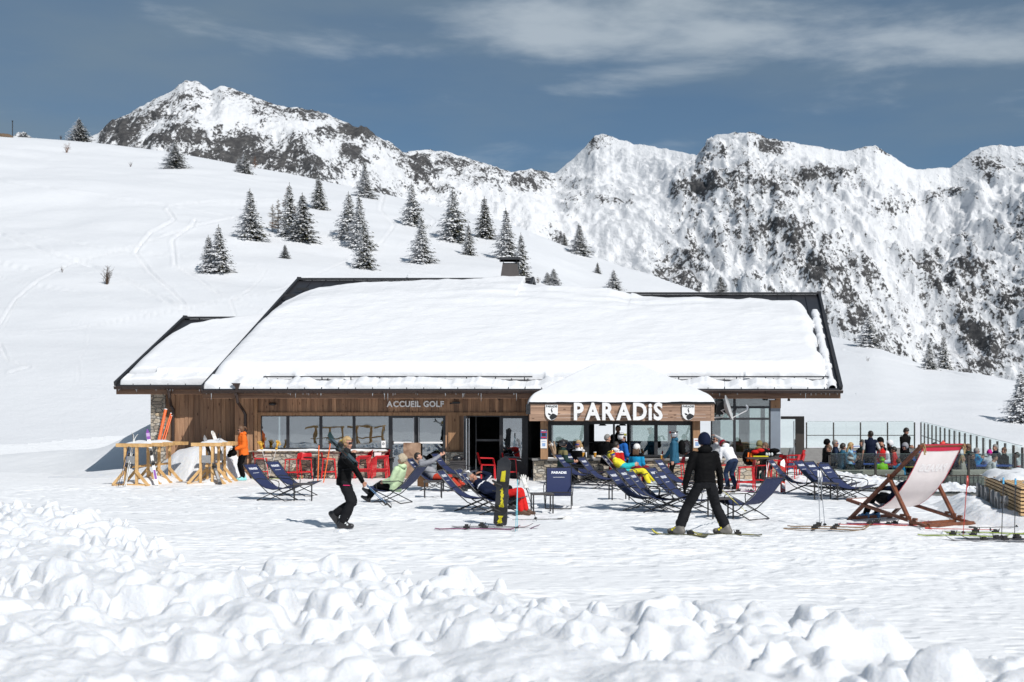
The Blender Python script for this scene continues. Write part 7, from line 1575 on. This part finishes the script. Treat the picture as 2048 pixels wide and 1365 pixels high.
person('person in white hoodie and navy trousers bending over a red stool', WP(1461,35.3), 118, 1.58, P=(-.10,0,.86), lean=42, head=(58,0), wr={1:(.48,.16,.82),-1:(.46,-.16,.80)}, an={1:(-.02,.10,.09),-1:(-.14,-.09,.09)}, jacket='white', trousers='denim', boots='black', hair='dark', hood='white', yoke=('wine',.53,.62), puff=1.2, hem=.03, hat=('headband',C['wine']))
person('person in khaki hooded jacket hunched at the window table', WP(1517,38.3,.0), 70, 1.6, **seat(.56,14), head=(24,0), jacket='khaki', trousers='black', hood='khaki', hat=('beanie',C['khaki']), puff=1.6)
person('person in dark coat at the window table beside the hunched khaki jacket', WP(1535,38.1,.0), 190, 1.55, **seat(.54,6), head=(12,0), jacket='black', trousers='black', hair='brown', hood='wine', puff=1.4)
t = thing('backpack','black and orange backpack hanging on a red stool','backpack',WP(1497,36.4,.72),math.radians(-70)); mb = MB(); mb.ell((0,0,.10),(.13,.19,.24),12,8); mb.ell((.08,0,0),(.09,.15,.13),10,7); remesh(mb,'pack_body',[C['black']],.02,2,t,fold=.02); mb = MB(); mb.slab([(.17,-.06,.02),(.17,.07,-.03),(.145,.06,.2),(.15,-.02,.24)],(.012,0,0)); mb.slab([(.155,-.15,.0),(.16,-.09,.0),(.14,-.06,.25),(.13,-.1,.25)],(.012,0,0)); mb.build('orange_patch',C['orange'],t); mb = MB(); mb.tube([(-.1,.1,.3),(-.16,.15,.1),(-.1,.17,-.1)],.016,6); mb.build('strap',M_RUB,t)
t = thing('coat_heap','heap of dark coats, red scarf and gloves on the tall window table','clothing',WP(1526,36.4,.86)); mb = MB()
for q in range(16): mb.ell((random.uniform(-.3,.35),random.uniform(-.2,.2),random.uniform(.02,.16)),(.16,.12,.08),8,6)
remesh(mb,'coats',[C['black']],.02,1,t,fold=.04); mb = MB(); mb.ell((-.22,-.16,.12),(.14,.1,.07),8,6); mb.ell((-.1,-.2,.17),(.12,.08,.06),8,6); remesh(mb,'scarf',[C['red']],.02,1,t,fold=.03); mb = MB(); [mb.ell((x,-.26,.06),(.035,.03,.05),8,6) for x in (.05,.12,.2)]; mb.build('helmet_buckles',BOOT['white'],t)
t = thing('yellow_ledge','yellow strip lying on the edge of the coat table','strip',WP(1522,36.0,.87)); mb = MB(); mb.box((-.22,-.03,-.015),(.2,.03,.015)); mb.build('strip_body',C['yellow'],t)
person('dim figure standing inside the kiosk opening', WP(1236,41.2,-.05), -95, 1.72, jacket='charcoal', trousers='black', hair='dark')
t = thing('ski_helmet','black ski helmet lying on the low stone plinth','helmet',WP(912,40.7,.78)); mb = MB(); mb.ell((0,0,.05),(.16,.12,.11),14,9); mb.build('shell',HELM['black'],t,smooth=True); mb = MB(); mb.tube([(.13,-.09,.06),(.17,0,.05),(.13,.09,.06)],.025,6); mb.build('goggles',M_SHADE,t); o = t; t.location = G(914,968)+Vector((0,0,.0)); t.location = WP(915,39.4,.62)
t = thing('crate','grey crate beside the open door carrying the ski helmet','crate',WP(915,39.4,0)); mb = MB(); mb.box((-.22,-.17,0),(.22,.17,.60)); mb.box((-.24,-.19,.57),(.24,.19,.62)); mb.build('crate_body',M_TABLE,t)
t = thing('rucksack','brown rucksack beside the man in the grey jumper','backpack',G(846,974)+Vector((0,0,.32))); mb = MB(); mb.ell((0,0,.08),(.2,.14,.17),12,8); mb.ell((.1,-.1,.0),(.1,.08,.1),9,6); remesh(mb,'pack_body',[C['brown']],.02,2,t,fold=.03); mb = MB(); mb.tube([(-.1,-.13,.12),(.0,-.16,.04),(.12,-.14,.1)],.016,6); mb.build('strap',M_RUB,t); mb = MB(); mb.box((-.15,-.1,-.32),(.15,.1,-.02)); mb.build('pack_base',C['brown'],t)
# --- terrace
TG = 'people on the terrace'
person('man in navy jacket and blue sunglasses seated behind the smoked glass', WP(1671,52,-.38), -12, 1.72, **seat(.53,0), head=(-4,-10), jacket='navy', trousers='stone', hair='grey', glasses=M_LENSB, sleeve='denim', group=TG)
person('blonde woman in pale blue jacket drinking at a terrace table', WP(1696,51,-.38), 0, 1.62, **dict(seat(.53,8),wr={1:(.33,.06,.98),-1:(.32,-.06,.97)}), head=(10,-10), jacket='sky', trousers='black', hair='blond', hairstyle='long', gloves='black', group=TG)
person('standing man in navy vest over grey shirt, back to the yard', WP(1741,47.8,-.38), 82, 1.76, lean=2, head=(-4,40), wr={1:(.05,.27,.82),-1:(.14,-.28,.95)}, jacket='navy', vest='ltgrey', trousers='black', hair='dark', hem=.06, group=TG)
person('man in white headband and dark coat seated low behind the smoked glass', WP(1697,43.7,-.62), 8, 1.66, **dict(seat(.50,6),wr={1:(.36,.12,.55),-1:(.36,-.12,.54)}), head=(12,-8), jacket='dkgreen', trousers='crimson', hair='brown', hat=('headband',C['white']), yoke=('sky',.50,.62), group=TG)
person('bald man in red and white jacket seated at the long terrace table', WP(1764,49.6,-.38), -120, 1.70, **seat(.53,4), head=(14,0), jacket='red', sleeve='white', trousers='black', glasses=M_SHADE, skin=M_SKIN2, group=TG)
person('man in dark cap and black jacket behind the bald man', WP(1763,51.5,-.30), -160, 1.72, **seat(.55,4), head=(6,0), jacket='black', trousers='black', hat=('beanie',C['black']), hood='black', group=TG)
person('child in lime green helmet and green jacket on the beige sofa', WP(1764,44.0,-.55), 85, 1.34, **seat(.62,0), head=(0,0), jacket='lime', trousers='black', helmet='lime', goggles='up', lens=M_SHADE, group=TG)
person('waiter in black jacket reading a tablet on the terrace', WP(1809,54.2,-.36), -60, 1.76, lean=4, head=(26,0), wr={1:(.26,.07,1.10),-1:(.28,-.06,1.08)}, jacket='black', trousers='charcoal', hair='dark', hem=.05, group=TG)
person('woman in fur hat and beige collar behind the top of the giant chair', WP(1844,47.5,-.38), 20, 1.62, **seat(.55,4), head=(8,20), jacket='stone', trousers='black', hat=('fur',mat('fur_brown',(.20,.15,.11),.9,.4,40,bump=.8)), group=TG)
person('person in pink bobble hat beyond the giant chair, next to a dark jacket', WP(1883,52,-.40), -30, 1.62, **seat(.53,4), head=(6,0), jacket='black', trousers='black', hat=('bobble',C['coral']), group=TG)
person('brown haired person in wine jacket beyond the giant chair', WP(1896,51,-.40), 190, 1.60, **seat(.53,4), head=(6,0), jacket='wine', trousers='black', hair='brown', hairstyle='long', group=TG)
person('person in navy jacket leaning forward over a terrace table near the side fence', WP(1922,50,-.42), 200, 1.68, **seat(.53,30), head=(50,0), jacket='navy', trousers='black', hair='dark', hood='navy', group=TG)
person('grey haired man in azure jacket seated near the side fence', WP(1951,47,-.55), 15, 1.72, **dict(seat(.53,4),wr={1:(.26,.05,.95),-1:(.24,-.05,.94)}), head=(6,-20), jacket='azure', trousers='black', hair='grey', glasses=M_SHADE, group=TG)
person('person in white jacket and magenta hat with back turned near the side fence', WP(1979,47,-.55), 75, 1.62, **seat(.53,4), head=(4,0), jacket='white', trousers='black', hat=('beanie',C['magenta']), yoke=('white',.1,.2), puff=1.4, group=TG)
person('blonde woman in grey coat on the sofa left of the lettered bench', WP(1925,43.7,-.62), -25, 1.62, **seat(.53,0), head=(0,-10), jacket='stone', trousers='black', hair='blond', hairstyle='long', group=TG)
person('man in black coat and sunglasses on the sofa left of the lettered bench', WP(1944,44.2,-.62), -35, 1.72, **seat(.53,0), head=(0,0), jacket='black', trousers='black', hair='dark', glasses=M_SHADE, group=TG)
person('bearded man in white T-shirt leaning forward on the right sofa', WP(1973,43.6,-.62), -2, 1.76, **dict(seat(.53,24),wr={1:(.42,.1,.60),-1:(.44,-.1,.58)}), head=(20,-15), jacket='white', trousers='charcoal', hair='dark', bare_arms=True, collar=False, group=TG)
person('brown haired child in blue jacket behind the smoked glass and the giant chair frame', WP(1797,43.7,-.62), 60, 1.45, **seat(.56,0), head=(4,0), jacket='azure', trousers='black', hair='brown', group=TG)
person('person in black jacket with yellow piping beside the child in blue', WP(1822,44.0,-.58), 100, 1.62, **seat(.55,0), head=(0,0), jacket='black', sleeve='navy', trousers='black', hair='dark', yoke=('yellow',.30,.325), group=TG)
person('dim grey figure seated beyond the glass gate', WP(1592,50,-.38), 100, 1.66, **seat(.66,0), head=(0,0), jacket='grey', trousers='black', hair='grey', group=TG)

for px, Y, z, deg, lab, kw in [
 (1782,53,-.38,170,'man in black jacket and white cap seated between the bald man and the waiter',dict(jacket='black',trousers='black',hat=('beanie',C['white']))),
 (1726,53.5,-.36,200,'person in dark green jacket seated behind the standing man in a vest',dict(jacket='dkgreen',trousers='black',hair='dark')),
 (1858,46.5,-.45,200,'person in brown jacket behind the red band of the giant chair',dict(jacket='brown',trousers='black',hair='dark')),
 (1907,47.2,-.45,-20,'man in dark navy jacket with grey hair right behind the giant chair bar',dict(jacket='navy',trousers='black',hair='grey')),
 (1838,44.6,-.6,150,'person in petrol jacket low behind the smoked glass near the giant chair pole',dict(jacket='petrol',trousers='black',hair='brown')),
 (1720,44.5,-.6,190,'person in black jacket facing the man in the white headband',dict(jacket='black',trousers='black',hair='dark')),
 (2010,47.5,-.5,190,'person in charcoal jacket at the far right table under the side fence',dict(jacket='charcoal',trousers='black',hair='brown')),
 (2036,45,-.6,170,'person in white jacket with red stripe at the right edge of the terrace',dict(jacket='white',trousers='black',hair='dark',yoke=('red',.25,.3))),
 (1652,54,-.36,10,'man in black cap far left on the terrace behind the pale grey table',dict(jacket='charcoal',trousers='black',hat=('beanie',C['black']))),
 (1790,46.8,-.45,160,'person in red jacket at the long blue table left of the giant chair pole',dict(jacket='red',trousers='black',hair='dark')),
 (1812,49,-.38,200,'person in dark jacket and grey beanie just below the waiter',dict(jacket='black',trousers='black',hat=('beanie',C['grey']))),
 (1868,50,-.38,20,'person in black jacket next to the pink bobble hat beyond the giant chair',dict(jacket='black',trousers='black',hair='dark')),
 (1938,49,-.42,180,'person in dark green jacket opposite the man in azure',dict(jacket='dkgreen',trousers='black',hair='brown')),
 (1660,47,-.40,190,'person in charcoal jacket at the pale grey table',dict(jacket='charcoal',trousers='black',hair='brown')),
 (1684,48.5,-.38,20,'person in petrol jacket between the headband man and the blonde woman',dict(jacket='petrol',trousers='black',hair='dark')),
 (1992,50,-.45,200,'person in navy jacket behind the magenta hat',dict(jacket='navy',trousers='black',hair='grey'))]:
    person(lab, WP(px,Y,z), deg, 1.66, **seat(.53,3), head=(6,0), group=TG, **kw)
# ================================================================== trees
def leafmat():
    m = bpy.data.materials.new('spruce_needles'); t, N, L, b = nt(m); b.inputs['Roughness'].default_value = .8; b.inputs['Specular IOR Level'].default_value = .2
    at = N.new('ShaderNodeAttribute'); at.attribute_name = 'tint'; rp = N.new('ShaderNodeValToRGB'); L.new(at.outputs['Fac'], rp.inputs[0]); cr = rp.color_ramp; cr.interpolation = 'CONSTANT'
    cr.elements[0].position = 0; cr.elements[0].color = (.045,.047,.022,1); cr.elements[1].position = .62; cr.elements[1].color = (.80,.81,.83,1)
    for p, c in ((.2,(.065,.064,.028)), (.4,(.095,.085,.04))): q = cr.elements.new(p); q.color = (*c,1)
    L.new(rp.outputs[0], b.inputs['Base Color']); return m
M_LEAF = leafmat(); M_BARK = mat('spruce_bark',(.07,.045,.03),.9,.3,20)
def spruce_meshes(seed, H, R, snow, nlev=26, twin=False):
    rs = random.Random(seed); mb = MB(); tr = MB()
    stems = [(0,0,1.0)] + ([(-R*.55,.1,.78)] if twin else [])
    for sx, sy, sc in stems:
        h = H*sc; rr = R*sc
        tr.tube([(sx,sy,-.8),(sx,sy,h*.5),(sx+.03,sy,h*.97)],[.16*h/8,.10*h/8,.02],7)
        for lv in range(nlev):
            f = (lv+.2*rs.random())/nlev; z = h*(.03+.95*f); rad = rr*((1-f)**.82)*rs.uniform(.78,1.12)+.08
            nb = max(5,int(13*(1-f*.6)))
            a0 = rs.uniform(0,6.28)
            for b in range(nb):
                a = a0+2*PI*b/nb+rs.uniform(-.25,.25); Lb = rad*rs.uniform(.6,1.15); ca, sa = math.cos(a), math.sin(a)
                droop = rs.uniform(.40,.72)*(1-.55*f); segs = max(3,int(Lb/.24))
                for s in range(segs+1):
                    u = (s+.3+rs.uniform(-.2,.2))/(segs+1); r = Lb*u; zz = z-droop*r+ .22*r*u + rs.uniform(-.05,.05)
                    w = (.15+.22*(1-u))*min(1.25,.55+Lb*.5)*rs.uniform(.75,1.25)
                    windw = -ca*.75-sa*.15            # rime on the windward (left) side
                    p = .26+snow*(.52+.50*windw)
                    for q in range(2):
                        side = rs.choice((-1,1)); o = w*rs.uniform(.1,.7)*side
                        cx, cy = sx+ca*r-sa*o, sy+sa*r+ca*o; tl = rs.uniform(-.5,.5); dz = rs.uniform(-.18,.08)*w*2
                        ex, ey = ca*w*.95-sa*o*.4, sa*w*.95+ca*o*.4; fx_, fy = -sa*w*.42, ca*w*.42
                        top = rs.random() < p; mb.tint = (.65+.3*rs.random()) if top else rs.random()*.58+.01
                        k = len(mb.v); dr = -w*rs.uniform(.45,1.0)
                        mb.v += [(cx-ex*.3,cy-ey*.3,zz+dz+.03),(cx+fx_+ex*.2,cy+fy+ey*.2,zz+dz+tl*w*.4-.02),(cx+ex,cy+ey,zz+dz+dr),(cx-fx_+ex*.2,cy-fy+ey*.2,zz+dz-tl*w*.4-.02)]
                        mb.f.append((k,k+1,k+2,k+3)); mb.m.append(0); mb.t.append(mb.tint)
                        if not top and rs.random() < p*.8:   # snow pad lying on a dark spray
                            k = len(mb.v); s_ = .6; mb.v += [(x*1.0,y*1.0,zq+.035) for x,y,zq in ((cx-ex*.2,cy-ey*.2,zz+dz+.03),(cx+fx_*s_+ex*.2,cy+fy*s_+ey*.2,zz+dz+tl*w*.2),(cx+ex*.6,cy+ey*.6,zz+dz+dr*.5),(cx-fx_*s_+ex*.2,cy-fy*s_+ey*.2,zz+dz-tl*w*.2))]
                            mb.f.append((k,k+1,k+2,k+3)); mb.m.append(0); mb.t.append(.9)
        for q in range(5): mb.tint = .3 if q % 2 else .8; k = len(mb.v); zt = h*(.93+.02*q); mb.v += [(sx-.08,sy,zt),(sx,sy+.08,zt),(sx+.02,sy,zt+.35),(sx,sy-.08,zt)]; mb.f.append((k,k+1,k+2,k+3)); mb.m.append(0); mb.t.append(mb.tint)
    me = bpy.data.meshes.new('crown'); me.from_pydata(mb.v,[],mb.f); me.materials.append(M_LEAF); at = me.attributes.new('tint','FLOAT','FACE'); at.data.foreach_set('value',mb.t); me.update()
    return me, tr.mesh('trunk',M_BARK,True)
VAR = [spruce_meshes(1,8,1.75,1.05), spruce_meshes(2,8,2.15,.95), spruce_meshes(3,8,1.55,.75), spruce_meshes(4,8,1.95,1.15,twin=True), spruce_meshes(5,8,2.3,1.0,24), spruce_meshes(6,8,1.45,.6,22)]
def ground_hit(px, py):
    """where the sight line through a photograph pixel meets the snow slope"""
    Y = np.linspace(62,520,2400); X = (px-1024)/F*Y; zr = CH-(py-H0)*Y/F; z, _, t = hill_z(X,Y); i = np.argmax(z >= zr) if (z >= zr).any() else int(np.argmin(np.where(t<1.05, np.abs(zr-z), 1e9)))
    return Vector((X[i],Y[i],float(z[i])))
TREES = [ # base px, base py, top py, width px, variant, label
 (158,283,237,48,4,'rimed spruce alone on the skyline at the far left'),(349,337,284,48,1,'rimed spruce on the crest below the left peak'),(489,347,306,30,3,'small spruce on the crest left of the hut ridge, below the rocky face'),
 (437,545,452,56,3,'twin tipped spruce lowest on the left slope'),(500,478,380,58,0,'tall snowy spruce left of the bare larches'),(605,482,388,56,2,'spruce right of the bare larches'),(579,474,368,40,2,'thin spruce behind the bare larches'),(637,419,350,34,5,'dark slim spruce high between two spruce groups'),(729,395,329,40,0,'spruce highest on the slope under the saddle'),
 (697,478,386,56,1,'broad rimed spruce at the left of the middle clump'),(718,498,392,52,0,'dark sided spruce at the right of the middle clump'),(728,537,445,46,2,'spruce standing lowest of the middle clump'),(570,517,490,20,5,'tiny dark spruce alone on the open slope'),
 (823,452,366,46,1,'snowy spruce left of the three in the saddle group'),(842,526,434,50,0,'open branched spruce in front of the saddle group'),(905,482,378,62,1,'widest tall spruce of the saddle group'),(937,510,449,28,2,'short spruce in front of the widest one'),(969,476,395,42,5,'spruce with dark right side next to the widest one'),(1012,520,418,52,0,'tall spruce behind the chimney, left one'),(1042,552,468,36,2,'dark spruce right behind the chimney cap'),
 (1107,573,538,32,3,'small twin spruce just above the roof right of the chimney'),(1227,580,540,32,1,'small lone spruce above the middle of the roof'),(1158,509,448,42,0,'spruce on the crest in front of the rocky gully'),(1128,490,465,16,5,'slim spruce half hidden beside the crest spruce'),(1195,547,526,14,5,'tiny spruce below the crest spruce'),(1441,590,542,36,2,'spruce peeking over the roof before the cliff'),
 (1737,694,630,50,1,'thin snowy spruce on the right crest below the cliff'),(1858,739,685,32,2,'spruce on the right crest, left one of two'),(1887,734,668,32,5,'spruce on the right crest, right one of two'),(2040,853,745,74,0,'large spruce cut by the right edge of the picture')]
for px, py, ty, wpx, var, lab in TREES:
    if px == 2040: p = Vector((WP(2042,92).x,92,0)); p.z = CH-(py-H0)*92/F
    else: p = ground_hit(px,py)
    s = p.y/F; h = (py-ty)*s/8.0; wd_ = 1.42*wpx*s/ (2*(1.75,2.15,1.55,1.95,2.3,1.45)[var])
    t = thing('spruce_tree', lab, 'spruce', p, random.uniform(-.25,.25), 'spruces on the snowy slope'); t.scale = (wd_,wd_,h)
    link('crown', VAR[var][0], t); link('trunk', VAR[var][1], t)
def bare(px, py, hpx, label, col, n=26, seed=1, nm='larch_tree', cat='larch', spread=.34):
    p = ground_hit(px,py); h = hpx*p.y/F; rs = random.Random(seed); t = thing(nm,label,cat,p); mb = MB(); 
    if nm == 'larch_tree':
        mb.tube([(0,0,-.3),(0,0,h*.5),(.05,0,h)],[.02*h,.012*h,.003*h],6); mb.build('trunk',col,t); mb = MB()
        for q in range(n*3):
            f = rs.uniform(.12,.97); a = rs.uniform(0,6.28); L = h*spread*(1-f)*rs.uniform(.5,1.1)+.1; d = Vector((math.cos(a)*L,math.sin(a)*L,L*rs.uniform(-.1,.35))); b = Vector((0,0,h*f)); mb.tube([b,b+d*.6,b+d],[.010*h,.007*h,.003*h],3)
            for _ in range(4): c = b+d*rs.uniform(.3,1); e = Vector((rs.uniform(-1,1),rs.uniform(-1,1),rs.uniform(-.2,.8)))*L*.3; mb.tube([c,c+e],[.006*h,.0025*h],3)
        mb.build('branches',col,t)
    else:
        for q in range(n):
            a = rs.uniform(0,6.28); d = Vector((math.cos(a)*h*.45*rs.random(),math.sin(a)*h*.3,h*rs.uniform(.5,1))); mb.tube([(0,0,-.2),d*.5+Vector((rs.uniform(-.1,.1)*h,0,0)),d],[.02*h,.012*h,.004*h],3)
            for _ in range(3): c = d*rs.uniform(.4,1); e = Vector((rs.uniform(-.3,.3),rs.uniform(-.3,.3),rs.uniform(0,.3)))*h; mb.tube([c,c+e],[.008*h,.003*h],3)
        mb.build('twigs',col,t)
M_LARCH = mat('larch_twigs',(.16,.085,.05),.9,.3,5); M_LARCHG = mat('rimed_twigs',(.32,.30,.28),.9,.3,5)
bare(575,470,98,'rust brown bare larch behind the thin spruce',M_LARCH,34,3); bare(556,468,70,'grey rimed bare larch left of the brown one',M_LARCHG,34,5); bare(545,464,56,'smallest grey bare larch at the left of the pair',M_LARCHG,24,8); bare(510,338,26,'rust brown larch on the crest beside the small spruce',M_LARCH,20,9)
bare(214,570,36,'bare shrub sticking out of the snow on the left slope',M_BARK,22,4,'shrub','shrub'); bare(133,306,20,'little reddish shrub near the left skyline',M_LARCH,16,6,'shrub','shrub'); bare(125,545,12,'tiny twigs poking from the snow left of the bare shrub',M_BARK,10,7,'shrub','shrub'); bare(261,334,10,'small dark shrub in the snow below the skyline spruce',M_BARK,14,8,'shrub','shrub'); bare(1076,567,14,'small dark shrub at the right end of the high ridge',M_BARK,16,9,'shrub','shrub'); bare(122,279,10,'low dark juniper on the skyline left of the lone spruce',M_BARK,20,10,'shrub','shrub'); bare(1735,723,10,'lone twig bush on the open right slope',M_BARK,8,11,'shrub','shrub')
p = ground_hit(25,274); t = thing('marker_post','thin dark marker post on the left skyline','post',p); h = 30*p.y/F; mb = MB(); mb.tube([(0,0,-.5),(0,0,h)],.12,6); mb.build('shaft',M_BLACK,t); mb = MB(); mb.box((-.14,-.14,h),(.14,.14,h+.3)); mb.build('cap',M_BLACK,t)
p = ground_hit(6,274); t = thing('rock','bare brown rock outcrop on the left skyline','rock',p); mb = MB(); mb.ell((0,0,-.1),(2.6,1.4,.9),14,8); mb.ell((1.2,0,-.2),(1.5,1.2,.7),12,7); remesh(mb,'stone',[mat('brown_rock',(.13,.09,.06),.9,.4,2,bump=.6)],.2,1,t,fold=.4)
